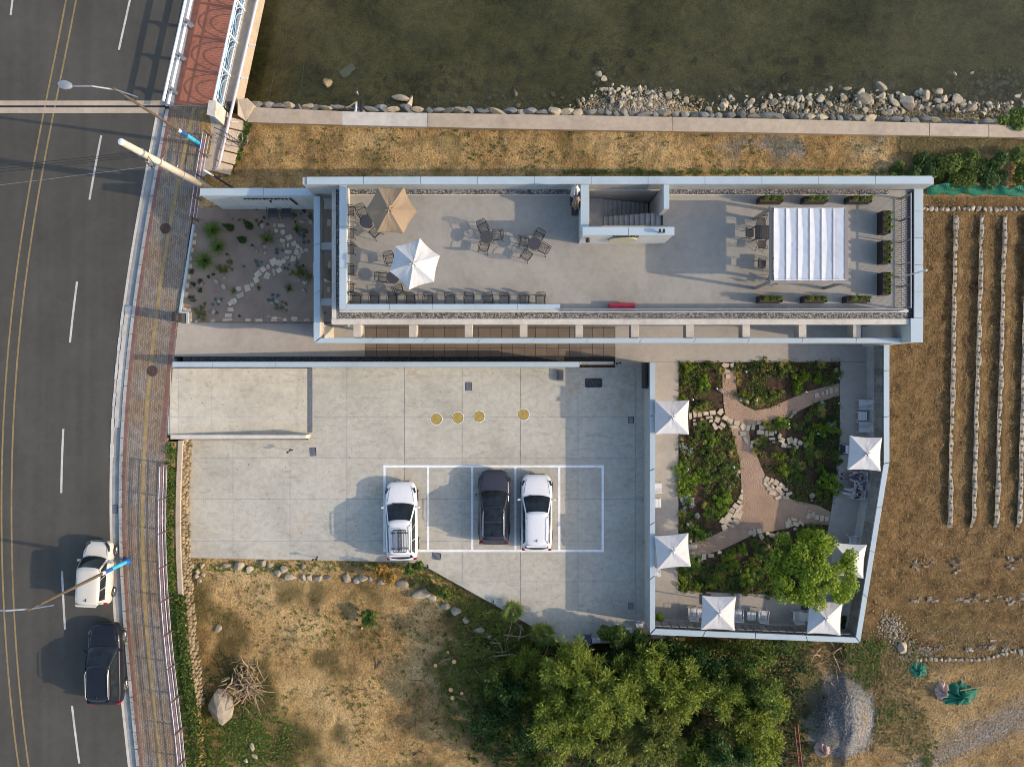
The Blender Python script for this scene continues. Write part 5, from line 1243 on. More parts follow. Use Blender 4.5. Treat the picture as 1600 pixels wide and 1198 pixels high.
    if roof_glass:
        for a, b in ((.03,.45),(.47,.90)):
            gr_ = []
            for k in range(6):
                v = a+(b-a)*k/5; y = yt+.05+(yrt-.04-yt-.05)*v
                gr_.append([(u*rw_*.86, y, H_+.006-.055*(u*.86)**4-.02*(u*.86)**2-.045*abs(2*v-1)**2.5) for u in np.linspace(-1, 1, 9)])
            MB().grid(gr_).build('sunroof', M['glass'], t, smooth=True)
    # side windows
    for sx in (-1, 1):
        nwin = 3
        for q in range(nwin):
            a, b = .04+q*.305, .04+q*.305+.285
            gr_ = []
            for v in np.linspace(.14, .86, 4):
                lo, hi = ws(1, v), rs(1, v); gr_.append([(sx*(lo[0]+(hi[0]-lo[0])*(a+(b-a)*k/4)+.022), lo[1]+(hi[1]-lo[1])*(a+(b-a)*k/4), lo[2]+(hi[2]-lo[2])*(a+(b-a)*k/4)) for k in range(5)])
            MB().grid(gr_).build('side_window', M['glass'], t, smooth=True)
        yh = .405*L_ if not box else .42*L_
        MB().add([(sx*w*.50, yh+.20, H_*.485),(sx*w*.76, yh+.0, H_*.525),(sx*w*.90, yh-.24, H_*.548),(sx*w*.955, yh-.22, H_*.52),(sx*w*.87, yh+.06, H_*.475),(sx*w*.60, yh+.27, H_*.445)], [(0,1,4,5),(1,2,3,4)]).build('headlight', M['glass'], t).modifiers.new('s', 'SOLIDIFY').thickness = .05
        MB().obox((sx*w*.83, -.475*L_, H_*.50), (.09, .06, .10)).build('taillight', M['redlens'], t, bevel=.03)
        mr = MB().obox((sx*(w+.10), yb-.30, belt+.02), (.09, .06, .07)).build('mirror', paint, t, bevel=.03)
        for yy in (.305*L_ if not box else .33*L_, -.30*L_ if not box else -.335*L_):
            wh = link('wheel', None, t); wh.location = (sx*(w-.10), yy, wheel_r)
            MB().lathe([(wheel_r*.66,-.11),(wheel_r*.96,-.11),(wheel_r,-.08),(wheel_r,.08),(wheel_r*.96,.11),(wheel_r*.66,.118)], n=24, axis='x').build('tyre', M['tyre'], wh)
            rm = MB(); rm.lathe([(wheel_r*.64,.085*sx),(wheel_r*.66,.121*sx),(wheel_r*.58,.125*sx),(wheel_r*.56,.085*sx)], n=24, axis='x')
            for k in range(5):
                a = 2*math.pi*k/5; rm.tube([(.118*sx, .03*math.cos(a), .03*math.sin(a)), (.118*sx, wheel_r*.6*math.cos(a), wheel_r*.6*math.sin(a))], .028, 5)
            rm.build('rim', M['rim'], wh)
        if rails:
            MB().tube([(sx*rw_*.93, yt-.25, H_-.07), (sx*rw_*.95, yt-.4, H_+.03), (sx*rw_*.95, yrt+.35, H_+.03), (sx*rw_*.93, yrt+.15, H_-.07)], .022, 6).build('roof_rail', rails, t)
    # lower grille, plate, rear spoiler, antenna, wiper
    MB().obox((0, .487*L_, H_*.36), (w*.5, .04, .08)).build('grille', M['plastic'], t, bevel=.02)
    MB().obox((0, -.478*L_, H_*.34), (w*.78, .07, .10)).build('rear_bumper', M['plastic'], t, bevel=.03)
    MB().add([(-rw_*.95,yrt+.02,H_-.055),(rw_*.95,yrt+.02,H_-.055),(rw_*.86,yrt-.08,H_-.075),(-rw_*.86,yrt-.08,H_-.075)], [(0,1,2,3)]).build('spoiler', roof or paint, t).modifiers.new('s', 'SOLIDIFY').thickness = .03
    MB().add([(-.03,yrt+.42,H_-.03),(.03,yrt+.42,H_-.03),(0,yrt+.22,H_-.03),(0,yrt+.24,H_+.09)], [(0,1,3),(1,2,3),(2,0,3)]).build('antenna', roof or M['plastic'], t)
    MB().tube([(-.5*w, yb-.02, belt+.03), (.25*w, yb-.13, belt+.11)], .012, 5).build('wiper', M['plastic'], t)
    for sx in (-1, 1):     # bonnet shut lines and front lamp gap
        pts = []
        for sg_ in np.linspace(wb+.01, .44, 7):
            f_ = float(np.interp(sg_, S_, wf)); h_ = float(np.interp(sg_, S_, zt)); k_ = .80-.10*(sg_-wb)/(.44-wb); pts.append((sx*w*f_*k_, sg_*L_, H_*h_*.992-.004))
        MB().tube(pts, .009, 5).build('shut_line', M['plastic'], t)
    return t
pw = m_paint('white_car_paint', (0.60,0.60,0.61)); pgm = m_paint('graphite_car_paint', (0.045,0.046,0.060), .3, .35); pn = m_paint('navy_black_car_paint', (0.010,0.012,0.018), 0.0, .22); pi = m_paint('ivory_car_paint', (0.50,0.465,0.40))
c = P(627,813.5,.8); suv1 = car('white SUV with a black roof rack in the leftmost parking bay', (c[0], c[1], 0), rad(1.0), 4.55, 1.86, 1.66, pw, rails=M['plastic'])
rk = thing('roof_rack', 'black roof rack tray on top of the white SUV', 'roof rack', (c[0]+.05, c[1]-.95, 1.68), rad(1.0)); rk.scale = (.80, .80, 1.0)
MB().tube([(-.42,.78,.14),(.42,.78,.14),(.46,.70,.14),(.46,-.70,.14),(.42,-.78,.14),(-.42,-.78,.14),(-.46,-.70,.14),(-.46,.70,.14),(-.42,.78,.14)], .03, 6).build('frame', M['black'], rk)
for x in (-.30,-.12,.06,.24): MB().box(x,-.72,.08,x+.09,.72,.11).build('slat', M['steel'] if x in (-.30,.24) else M['dark'], rk)
for y in (-.55,.55): MB().box(-.62,y-.03,.03,.62,y+.03,.075).build('crossbar', M['black'], rk); 
c = P(772,792.5,.8); car('dark grey crossover with glass roof in the middle parking bay', (c[0], c[1], 0), rad(-.5), 4.3, 1.82, 1.62, pgm, roof_glass=True, rails=M['steel'])
c = P(838.5,800.5,.8); car('white hatchback SUV parked right of the dark grey car', (c[0], c[1], 0), rad(-.3), 4.42, 1.84, 1.68, pw, rails=M['steel'])
car('small ivory boxy van parked at the kerb under the lamp', (-23.5, -10.68, ZR), rad(-3.0), 3.55, 1.6, 1.72, pi, kind='box', wheel_r=.29)
car('black SUV parked at the kerb behind the ivory van', (-23.02, -15.85, ZR), rad(1.5), 4.6, 1.88, 1.67, pn, rails=M['steel'])
# ------------------------------------------------------------------ people
def skin_mesh(name, verts, edges, radii, m_, parent, root=0, sub=2):
    me = bpy.data.meshes.new(name); me.from_pydata(verts, edges, []); me.materials.append(m_); o = link(name, me, parent)
    sk = o.modifiers.new('skin', 'SKIN'); sk.use_smooth_shade = True
    for i, r in enumerate(radii): me.skin_vertices[0].data[i].radius = (r, r) if not hasattr(r, '__len__') else r
    me.skin_vertices[0].data[root].use_root = True
    s = o.modifiers.new('sub', 'SUBSURF'); s.levels = sub; s.render_levels = sub; return o
def person(label, loc, rz, top, legs, lean=0.10, arm=0.0, hairlen=.0):
    """seated figure, +y is forward; seat at .43"""
    t = thing('person', label, 'person', loc, rz)
    V_, E_, Rr = [], [], []
    def add(p, r, par=None):
        V_.append(p); Rr.append(r)
        if par is not None: E_.append((par, len(V_)-1))
        return len(V_)-1
    pel = add((0,-.06,.54), (.14,.12)); wa = add((0,-.09,.72), (.125,.10), pel); ch = add((0,-.09+lean*.4,.92), (.15,.11), wa); nk = add((0,-.07+lean,1.09), (.055,.055), ch); hd = add((0,-.04+lean*1.3,1.16), (.06,.065), nk)
    for sx in (-1,1):
        hp = add((sx*.10,0,.53), .085, pel); kn = add((sx*.13,.42,.52), .065, hp); an = add((sx*.12,.46+(.06 if sx > 0 else .12),.10), .042, kn); ft = add((sx*.13,.62+(.06 if sx > 0 else .12),.05), .035, an)
        sh_ = add((sx*.20,-.07+lean*.7,1.02), .055, ch); el = add((sx*(.27),.02+lean+arm*.05,.76), .042, sh_); wr_ = add((sx*.15,.24+lean+arm*.1,.66+arm*.1), .028, el); pm = add((sx*.13,.31+lean+arm*.1,.65+arm*.1), (.032,.018), wr_)
        for k, (dx, ln) in enumerate(((-.03,.055),(-.012,.07),(.008,.072),(.026,.06))):
            f1 = add((sx*.13+dx,.345+lean+arm*.1,.645+arm*.1), .009, pm); add((sx*.13+dx*1.1,.345+ln+lean+arm*.1,.625+arm*.1), .0075, f1)
        th = add((sx*.13-sx*.04,.315+lean+arm*.1,.66+arm*.1), .010, pm); add((sx*.13-sx*.055,.35+lean+arm*.1,.665+arm*.1), .008, th)
    skin_mesh('body', V_, E_, Rr, M['skin'], t)
    hc = (0, -.02+lean*1.4, 1.27)
    h = MB(); rows = []
    for i in range(9):
        ph = math.pi*i/8; rows.append([(hc[0]+.078*math.sin(ph)*math.cos(a), hc[1]+.098*math.sin(ph)*math.sin(a)+(.022*math.exp(-((a-math.pi/2)/.22)**2)*math.exp(-((ph-1.75)/.25)**2)), hc[2]+.115*math.cos(ph)) for a in np.linspace(0, 2*math.pi, 25)])
    h.grid(rows); hd_o = h.build('head', M['skin'], t, smooth=True)
    for sx in (-1,1):
        MB().lathe([(.006,-.004),(.011,0),(.006,.004)], (sx*.03, hc[1]+.088, hc[2]+.005), 8).build('eye', M['hair'], hd_o); MB().lathe([(.012,-.02),(.02,0),(.012,.02)], (sx*.08, hc[1], hc[2]-.01), 8).build('ear', M['skin'], hd_o)
    MB().obox((0, hc[1]+.085, hc[2]-.06), (.022,.008,.006)).build('mouth', M['rust'], hd_o)
    hr_ = MB(); rows = []
    for i in range(7):
        ph = math.pi*.62*i/6; rows.append([(hc[0]+.090*math.sin(ph)*math.cos(a), hc[1]-.012+.106*math.sin(ph)*math.sin(a)*(1 if math.sin(a) < 0 else .93), hc[2]+.128*math.cos(ph)-(hairlen*max(0,-math.sin(a))*(i/6)**2)) for a in np.linspace(0, 2*math.pi, 25)])
    hr_.grid(rows).build('hair', M['hair'], t, smooth=True)
    # clothing: slightly larger skins over trunk/upper arms and legs
    Vc = [(0,-.06,.55),(0,-.09,.72),(0,-.09+lean*.4,.92),(0,-.07+lean,1.05),(-.20,-.07+lean*.7,1.02),(-.265,.0+lean,.80),(.20,-.07+lean*.7,1.02),(.265,.0+lean,.80)]
    skin_mesh('top', Vc, [(0,1),(1,2),(2,3),(2,4),(4,5),(2,6),(6,7)], [(.16,.14),(.145,.12),(.17,.13),(.075,.07),(.072,.072),(.058,.058),(.072,.072),(.058,.058)], top, t)
    Vl = [(0,-.05,.54)]; El = []; Rl = [(.155,.135)]
    for sx in (-1,1):
        b0 = len(Vl); Vl += [(sx*.10,0,.53),(sx*.13,.42,.525),(sx*.12,.46+(.06 if sx > 0 else .12),.14)]; El += [(0,b0),(b0,b0+1),(b0+1,b0+2)]; Rl += [.10,.082,.062]
    skin_mesh('trousers', Vl, El, Rl, legs, t)
    for sx in (-1,1): MB().obox((sx*.13,.56+(.06 if sx > 0 else .12),.045), (.045,.13,.042)).build('shoe', M['cl_navy'], t, bevel=.03)
    return t
p = P(1340,744,.5); person('person in loose blue grey clothes seated just below the east parasol', (p[0]-.0, p[1], .0), rad(90+4), M['cl_blue'], M['cl_blue'], .12, .3, .12)
p = P(1336,770,.5); person('person in black top and pale trousers seated at the white side table', (p[0], p[1], .0), rad(90-10), M['cl_navy'], M['cl_pale'], .14, .2, .02)
# ------------------------------------------------------------------ car park fittings
for i, (x, y) in enumerate(((682,654.5),(715.5,652.5),(748.5,650.5),(818,647.5))):
    t = thing('manhole_cover', '%s yellow round manhole cover from the left in the car park' % ORD[i], 'manhole cover', P(x, y, 0), R.uniform(0,3), 'yellow manhole covers')
    MB().lathe([(.36,0.0005),(.36,.008),(.325,.009)], n=32).build('collar', M['park_line'], t); MB().lathe([(.315,.002),(.315,.018),(.29,.022),(.28,.015),(.05,.016),(.045,.024)], n=32).build('lid', M['yellow'], t); MB().lathe([(.328,.0093),(.328,.0105)], n=32).build('seal', M['black'], t)
def grate(px, py, w, h, rz, label, z=0.0, gp='small drain gratings'):
    t = thing('drain_grating', label, 'drain', P(px, py, z), rz, gp)
    MB().box(-w,-h,.0008,w,h,.006).build('frame', M['black'], t); n = 7
    for i in range(n): MB().box(-w+.03+(2*w-.06)*i/n,-h+.02,.004,-w+.03+(2*w-.06)*(i+.55)/n,h-.02,.016).build('bar', M['steel'], t)
grate(732,603.5,.19,.25,0,'small drain grating below the coping wall'); grate(489,705.5,.19,.25,.05,'small drain grating below the end of the ramp parapet'); grate(986,656,.17,.19,0,'small drain grating in the shade by the courtyard wall'); grate(682,868.5,.26,.20,-.15,'drain grating below the white SUV bay'); grate(985.5,946,.16,.19,0,'drain grating in the lower right corner of the car park')
grate(180,795,.14,.24,0,'dark gutter grating at the kerb of the road', ZR-.012)
for (x, y, lb) in ((258.5,357,'upper dark iron manhole cover in the pavement'),(238,579.5,'lower dark iron manhole cover in the pavement')):
    t = thing('iron_manhole', lb, 'manhole cover', P(x, y, ZS+.004)); MB().lathe([(.31,.0),(.31,.006),(.29,.008)], n=28).build('ring', M['iron'], t); MB().lathe([(.28,.0),(.28,.014),(.2,.015),(.19,.01),(.1,.011),(.09,.016)], n=28).build('lid', M['iron'], t)
t = thing('wheel_stop', 'short blue grey block beside the end of the coping wall', 'block', P(876,586,.15)); t.location.z = 0
MB().box(-.18,-.33,0,.18,.30,.24).build('block', M['bluegrey'], t, bevel=.03); MB().box(-.12,-.24,.24,.12,.22,.26).build('top_plate', M['dark'], t)
t = thing('access_hatch', 'dark rounded rectangular hatch cover near the courtyard corner', 'hatch', P(927.5,598,0))
pts = []
for (sx, sy, a0) in ((1,1,0),(-1,1,90),(-1,-1,180),(1,-1,270)): pts += [(sx*.43+.12*math.cos(rad(a0+k*30)), sy*.19+.12*math.sin(rad(a0+k*30))) for k in range(4)]
MB().prism(pts, .0005, .02).build('rim', M['conc_grey'], t); MB().prism([(x*.92, y*.87) for x, y in pts], .015, .032).build('lid', M['gravel_black'], t)
def bollard(px, py, label, z=0.0, rz=0.0):
    t = thing('spotlight_post', label, 'lamp', P(px, py, z), rz, 'twin black garden spotlights')
    MB().lathe([(.05,0),(.05,.02),(.02,.03)], n=10).build('base', M['black'], t); MB().tube([(0,0,.02),(0,0,.62)], .018, 6).build('stem', M['black'], t)
    for sx in (-1,1): MB().lathe([(.05,-.07),(.065,.05),(.045,.08)], (sx*.10,.02*sx,.62), 10).build('lamp_head', M['black'], t)
    MB().tube([(-.1,0,.6),(.1,0,.6)], .014, 5).build('crossbar', M['black'], t)
for (x, y, lb) in ((456.5,703,'twin black spotlight by the end of the ramp parapet'),(496,870,'twin black spotlight on the car park edge left of the white SUV'),(668,883,'twin black spotlight at the corner below the white SUV'),(771,939,'twin black spotlight on the slanting car park edge'),(964,568,'twin black spotlight at the doorway ledge')): bollard(x, y, lb, 0, R.uniform(-.8,.8))
t = thing('garden_trolley', 'dark two-handled trolley parked at the lower edge of the car park', 'trolley', P(918.5,999,.3), rad(4)); t.location.z = 0
MB().box(-.2,-.35,.28,.2,.3,.34).build('tray', M['bluegrey'], t, bevel=.02)
for sx in (-1,1):
    MB().tube([(sx*.17,.25,.32),(sx*.17,.5,.85)], .03, 6).build('handle', M['black'], t); w_ = MB().lathe([(.05,-.035),(.13,-.03),(.13,.03),(.05,.035)], (sx*.23,-.15,.13), 14, 'x').build('wheel', M['tyre'], t)
for k, (x, y, lb) in enumerate(((928,1001.5,'left of two white plastic boxes beside the trolley'),(935,1001,'right of two white plastic boxes beside the trolley'))):
    t = thing('plastic_box', lb, 'box', P(x, y, .25), .1, 'white boxes by the car park edge'); t.location.z = 0
    MB().box(-.11,-.09,0,.11,.09,.24).build('tub', M['white'], t, bevel=.02); MB().box(-.12,-.10,.24,.12,.10,.27).build('lid', M['white'], t, bevel=.01)
for (x, y, w, lb) in ((983,985.5,.19,'white board lying left of the garden corner'),(999.5,977.5,.2,'white panel at the foot of the courtyard corner')):
    t = thing('white_panel', lb, 'panel', P(x, y, .3), .1); t.location.z = 0
    MB().box(-w,-.12,.02,w,.12,.30).build('board', M['white'], t, bevel=.01); MB().box(-w,-.14,0,w,-.121,.2).build('edge', M['steel'], t)
# ------------------------------------------------------------------ street furniture
def street_lamp(label, base, top, arm_in, arm_out, head, zt=10.2):
    b = Vector(P(*base, ZS)); tp = Vector(P(*top, zt)); t = thing('street_lamp', label, 'street lamp', b, 0, 'street lamps')
    d = tp-b
    q = lambda f: tuple(d*f)
    MB().lathe([(.20,0),(.21,.1),(.17,.28),(.11,.4)], n=16).build('base', M['lampblue'], t)
    MB().tube([q(.03), q(.205)], [.115,.105], 12).build('light_blue_band', M['lampcyan'], t); MB().tube([q(.2052), q(.285)], [.11,.107], 12).build('blue_band', M['lampblue'], t); MB().tube([q(.2852), q(.315)], [.10,.098], 12).build('white_band', M['white'], t)
    MB().tube([q(.3152), q(1.0)], [.085,.055], 10).build('pole', M['lampbrown'], t)
    a0 = Vector(P(*arm_in, zt-.35))-b; a1 = Vector(P(*arm_out, zt+.45))-b; pm = d*.97
    MB().tube([a0, pm+Vector((0,0,.05)), a1.lerp(pm, .5)+Vector((0,0,.25)), a1], [.03,.045,.04,.035], 8).build('arm', M['steel'], t)
    MB().tube([d*.9, a0.lerp(pm,.5)+Vector((0,0,.02)), pm], .02, 6).build('brace', M['steel'], t)
    h0 = a1; hv = Vector(P(*head, zt+.5))-b; dr = (hv-h0).normalized(); sd = Vector((-dr.y, dr.x, 0))
    m_ = MB(); rows = []
    ln = (hv-h0).length*1.7
    for f, w_, th in ((0,.05,.05),(.15,.14,.09),(.45,.21,.12),(.75,.19,.10),(.95,.10,.06),(1.0,.03,.03)):
        c = h0+dr*ln*f; rows.append([tuple(c+sd*w_*math.cos(a)+Vector((0,0,th*math.sin(a)))) for a in np.linspace(0, 2*math.pi, 13)])
    m_.grid(rows).build('lamp_head', M['steel'], t, smooth=True)
    MB().tube([tuple(h0+dr*ln*.35+Vector((0,0,-.1))), tuple(h0+dr*ln*.8+Vector((0,0,-.09)))], .1, 8).build('lens', M['lens'], t)
street_lamp('tall street lamp with blue painted foot beside the bridge end', (314,226), (177,138), (215,152), (114,135), (100,132.5))
street_lamp('tall street lamp with blue painted foot leaning over the ivory van', (200,876), (44,953), (84,945), (-20,952), (-36,953))
up = thing('utility_pole', 'thick pale concrete utility pole at the front garden corner', 'pole')
pb = Vector(P(330,297,.6)); pt = Vector(P(190,222,11.0))
MB().tube([pb, pt], [.21,.145], 14).build('pole_shaft', M['polecon'], up, smooth=True); MB().lathe([(.15,0),(.15,.04),(.05,.07)], tuple(pt), 14).build('pole_cap', M['white'], up)
for f in (.40,.66,.83):
    c = pb.lerp(pt, f); MB().lathe([(.195,-.04),(.20,-.03),(.20,.03),(.195,.04)], tuple(c), 14).build('band', M['steel'], up)
for k, f in enumerate((.36,.46,.55,.62,.70,.76)):
    c = pb.lerp(pt, f); s = 1 if k % 2 else -1; MB().tube([c, c+Vector((s*.08, s*.3, 0))], .012, 5).build('step_bolt', M['steel'], up)
c = pb.lerp(pt, .80)
br = MB(); br.tube([c+Vector((-.1,-.2,0)), c+Vector((.55,-.75,.1))], .03, 6); br.tube([c+Vector((.2,-.35,.05)), c+Vector((.35,-.2,.3)), c+Vector((.6,-.6,.1))], .02, 5); br.build('bracket', M['dark'], up)
for k in range(3): MB().lathe([(.05,-.08),(.07,-.02),(.05,.02),(.07,.06),(.03,.1)], tuple(c+Vector((.15+.18*k,-.4-.15*k,.12))), 8).build('insulator', M['dark'], up)
def cable(label, a, b, za, zb, r, sag, via=None):
    A = Vector(P(*a, za)); B = Vector(P(*b, zb)); o = thing('overhead_cable', label, 'cable'); pts = []
    for k in range(25):
        f = k/24; q = A.lerp(B, f); q.z -= sag*4*f*(1-f); pts.append(q)
    MB().tube(pts, r, 5).build('wire', M['black'], o)
cable('uppermost of three thin black cables running left from the utility pole', (212,238), (-300,283), 9.6, 9.2, .014, .25); cable('middle of three thin black cables running left from the utility pole', (216,241), (-300,290), 9.4, 9.0, .014, .25); cable('lowest of three thin black cables running left from the utility pole', (219,244), (-300,296), 9.2, 8.8, .014, .25)
o = thing('overhead_cable', 'single pale cable crossing the road below the black cables', 'cable'); A = Vector(P(236,260,8.0)); B = Vector(P(-300,322,7.6)); MB().tube([A, A.lerp(B,.5)-Vector((0,0,.2)), B], .011, 5).build('wire', M['steel'], o)
bp = thing('camera_pole', 'short black pole with white top beside the front garden wall', 'pole')
a = Vector(P(366,295,.5)); b = Vector(P(319,266,4.4))
MB().tube([a, a.lerp(b,.72)], .055, 8).build('shaft', M['black'], bp); MB().tube([a.lerp(b,.722), b], .05, 8).build('shaft_top', M['white'], bp); MB().obox(tuple(a.lerp(b,.6)+Vector((.1,.05,0))), (.12,.06,.06), .5).build('camera_head', M['dark'], bp)
# pedestrian railings: rails at four heights
def guard(label, ys_, off, ztop=1.0, nr=4, post=True):
    t = thing('guard_railing', label, 'railing')
    fx = lambda y: float(f_walk(y))+off
    base = [P(fx(y), y, ZS) for y in ys_]
    hs = np.linspace(.28, ztop, nr)
    for k, h in enumerate(hs):
        MB().tube([(p_[0], p_[1], ZS+h) for p_ in base], .022, 6).build('rail', M['rail_white'] if k % 2 else M['rail_red'], t)
        if k in (0, nr-1): MB().tube([(p_[0]+.05, p_[1], ZS+h-.04) for p_ in base], .016, 5).build('rail_lining', M['rail_red'] if k % 2 else M['rail_white'], t)
    for p_ in base:
        MB().box(p_[0]+.03, p_[1]-.03, ZS-.1, p_[0]+.09, p_[1]+.03, ZS+ztop+.06).build('post', M['lampbrown'], t)
        MB().tube([(p_[0]-.05,p_[1],ZS+ztop-.06),(p_[0]+.34,p_[1]+.05,ZS+.05)], .018, 5).build('brace', M['lampbrown'], t)
guard('maroon and white guard railing along the lower pavement', [725,777,829,881,932,984,1035,1085,1134,1182,1232,1282], 6.0)
guard('short maroon and white guard railing above the front garden', [214,246,280,313,345], 11.0)
# bridge railings
def pline(t, name, pts, r, m_, n=6): return MB().tube(pts, r, n).build(name, m_, t)
bl = thing('bridge_barrier', 'white two-rail crash barrier between road and bridge walkway', 'barrier')
bx = lambda y, z: Vector(P(290+(255-290)*(y/158.0)+(1.9-z)*18, y, z))
MB().tube([bx(-160,1.9), bx(158,1.9)], .085, 8).build('rail', M['white'], bl); MB().tube([bx(-160,1.42), bx(163,1.42)], .085, 8).build('rail', M['white'], bl)
for y in (-125,-70,-18,33,85,138):
    a = bx(y,1.92); f = Vector(P(304+(270-304)*(y/158.0), y+6, ZS))
    MB().obox(((a.x+f.x)/2+.08,(a.y+f.y)/2,(a.z+f.z)/2-.02), (.07,.09,.55), -.2).build('post', M['steel'], bl, bevel=.01)
    c_ = Vector(P(float(293+(268-293)*((y-33)/105.0)), y, 1.7)); MB().obox(tuple(c_+Vector((.12,-.1,0))), (.28,.07,.05), -.72).build('bracket', M['steel'], bl)
brl = thing('bridge_parapet_railing', 'white arched lattice railing on the river side of the bridge walkway', 'railing')
tx = lambda y: P(368+(334-368)*(y/158.0), y, 2.05)
pa, pb2 = Vector(tx(-160)), Vector(tx(157)); dv = pb2-pa; LN = dv.length; du = dv.normalized()
MB().tube([pa, pb2], .075, 8).build('top_rail', M['white'], brl)
for h, r in ((.95,.03),(.18,.04)): MB().tube([pa-Vector((0,0,1.25-h)), pb2-Vector((0,0,1.25-h))], r, 6).build('rail', M['white'], brl)
npan = 6
for k in range(npan+1):
    c_ = pa+du*(LN*k/npan); MB().box(c_.x-.06, c_.y-.06, ZS-.1, c_.x+.06, c_.y+.06, 2.06).build('post', M['white'], brl)
for k in range(npan):
    for j in range(1, 14):
        c_ = pa+du*(LN*(k+j/14)/npan); MB().tube([(c_.x,c_.y,ZS+.2),(c_.x,c_.y,1.77)], .013, 5).build('baluster', M['steel'], brl)
    for rr, m_ in ((.46,M['railblue']),(.30,M['railblue'])):
        pts = []
        for a in np.linspace(0, math.pi, 13):
            f = (k+.5-rr*math.cos(a))/npan; c_ = pa+du*(LN*f); pts.append((c_.x+.03, c_.y, ZS+.2+rr*2.0*math.sin(a)))
        MB().tube(pts, .03, 6).build('arch', m_, brl)
pl_ = thing('bridge_end_pillar', 'pale concrete pillar at the end of the bridge railing', 'pillar')
MB().prism([XY(326.7,157,2.25), XY(338.3,158.5,2.25), XY(335.2,182.6,2.25), XY(323.2,178.5,2.25)], ZR-.4, 2.22).build('pillar_body', M['conc_light'], pl_, bevel=.03)
MB().prism([XY(326.2,156.4,2.29), XY(338.9,157.9,2.29), XY(335.8,183.2,2.29), XY(322.6,179.1,2.29)], 2.22, 2.30).build('pillar_cap', M['conc_light'], pl_, bevel=.015)
pp = thing('service_pipe', 'white service pipe running along the outer edge of the bridge', 'pipe')
MB().tube([P(443,-160,.9), P(402,0,.9), P(345,245,.9), P(341,261,.85), P(335,263,.75), P(332,262,.2)], .085, 10).build('pipe_run', M['rail_white'], pp, smooth=True)
for y in (70,122,190,-10):
    a = P(402-57*(y/245.0), y, .9); MB().box(a[0]-.02, a[1]-.04, .78, a[0]+.45, a[1]+.04, .84).build('bracket', M['white'], pp); MB().lathe([(.10,-.03),(.11,0),(.10,.03)], a, 10).build('clamp', M['steel'], pp)
ab = thing('bridge_abutment', 'pale concrete abutment block where the bridge meets the sea wall', 'abutment')
MB().prism([XY(371,156,.9), XY(386,153,.9), XY(397,164,.7), XY(384,190,.5), XY(371,180,.8)], -2.2, [.9,.9,.7,.5,.8]).build('block', M['conc_old'], ab, bevel=.03)
for k in range(5):
    y0 = 182+k*17; dx = -k*6.2
    MB().prism([XY(355+dx,y0,.8), XY(383+dx+5,y0+8,.35), XY(378+dx+5,y0+23.5,.32), XY(351+dx,y0+15.5,.8)], -.3, [.78,.33,.31,.78]).build('slope_block', M['conc_old'], ab, bevel=.02)
MB().prism([XY(322,167,ZS), XY(352,184,ZS), XY(332,262,ZS), XY(304,290,ZS), XY(304,262,ZS)], -.3, ZS-.03).build('shoulder', M['conc_old'], ab)
ld = thing('caged_ladder', 'grey steel ladder with safety hoops leaning over the abutment', 'ladder')
for s in (0, 1):
    MB().tube([P(334+s*3,199+s*9,2.4), P(350+s*3,206+s*9,2.3), P(372,221+s*6,1.0), P(380,224+s*6,.4)], .025, 6).build('stringer', M['dark'], ld)
for k in range(7):
    f = k/6; a = Vector(P(352,206,2.2)).lerp(Vector(P(380,224,.5)), f); b = Vector(P(355,215,2.2)).lerp(Vector(P(380,230,.5)), f); MB().tube([a, b], .016, 5).build('rung', M['dark'], ld)
for k in range(3):
    c_ = Vector(P(362+k*8,213+k*4,1.9-k*.4)); MB().tube([tuple(c_+Vector((.25*math.sin(a)+.2, .32*math.cos(a), .3*math.sin(a)))) for a in np.linspace(-.3, math.pi+.3, 11)], .014, 5).build('hoop', M['steel'], ld)
# sign slab at the entrance
sg = thing('entrance_sign', 'black slab sign with pale number at the front garden corner', 'sign')
zs = ZS+1.5; x0, y1 = XY(268.3,487,zs); x1, y0 = XY(272.2,501.5,zs)
MB().box(x0, y0, ZS-.1, x1, y1, zs).build('slab', M['planter'], sg)
MB().box(x1, y0+.004, ZS+.62, x1+.012, y1-.004, zs-.004).build('face_panel', M['sign_face'], sg); MB().box(x1, y0+.004, ZS+.01, x1+.010, y1-.004, ZS+.615).build('lower_panel', M['dark'], sg)
tx_ = bpy.data.curves.new('sign_text', 'FONT'); tx_.body = '521'; tx_.size = .26; tx_.extrude = .006; tx_.align_x = 'CENTER'; tx_.materials.append(M['steel'])
_tmp = link('tmp', tx_); bpy.context.view_layer.update(); _me = bpy.data.meshes.new_from_object(_tmp); bpy.data.objects.remove(_tmp); to = link('lettering', _me, sg); to.location = (x1+.02, (y0+y1)/2, zs-.42); to.rotation_euler = (rad(90), 0, rad(90))
# sea wall in cast lengths, rocks below it
sw = thing('sea_wall', 'long pale concrete sea wall top between river rocks and bare earth', 'wall')
xs_ = [386,534,668,1050,1452,1545,1800,2400]
def sw_bot(x): return float(np.interp(x, [386,560,800,1200,1600,2400], [191,196,201.5,207.5,215,232]))
def sw_top(x): return float(np.interp(x, [386,560,800,1200,1600,2400], [167,175,178.5,185.5,196,215]))
for i in range(len(xs_)-1):
    a, b = xs_[i]+.3, xs_[i+1]-.3; n = 4; up_ = [XY(a+(b-a)*k/n, sw_top(a+(b-a)*k/n), .5) for k in range(n+1)]; lo_ = [XY(a+(b-a)*k/n, sw_bot(a+(b-a)*k/n), .5) for k in range(n, -1, -1)]
    MB().prism(up_+lo_, -2.4, .5).build('wall_length', M['conc_light'] if i == 1 else M['conc_old'], sw, bevel=.02)
def nth(k): return '%d%s' % (k, 'th' if 10 <= k % 100 <= 20 else {1:'st',2:'nd',3:'rd'}.get(k % 10, 'th'))
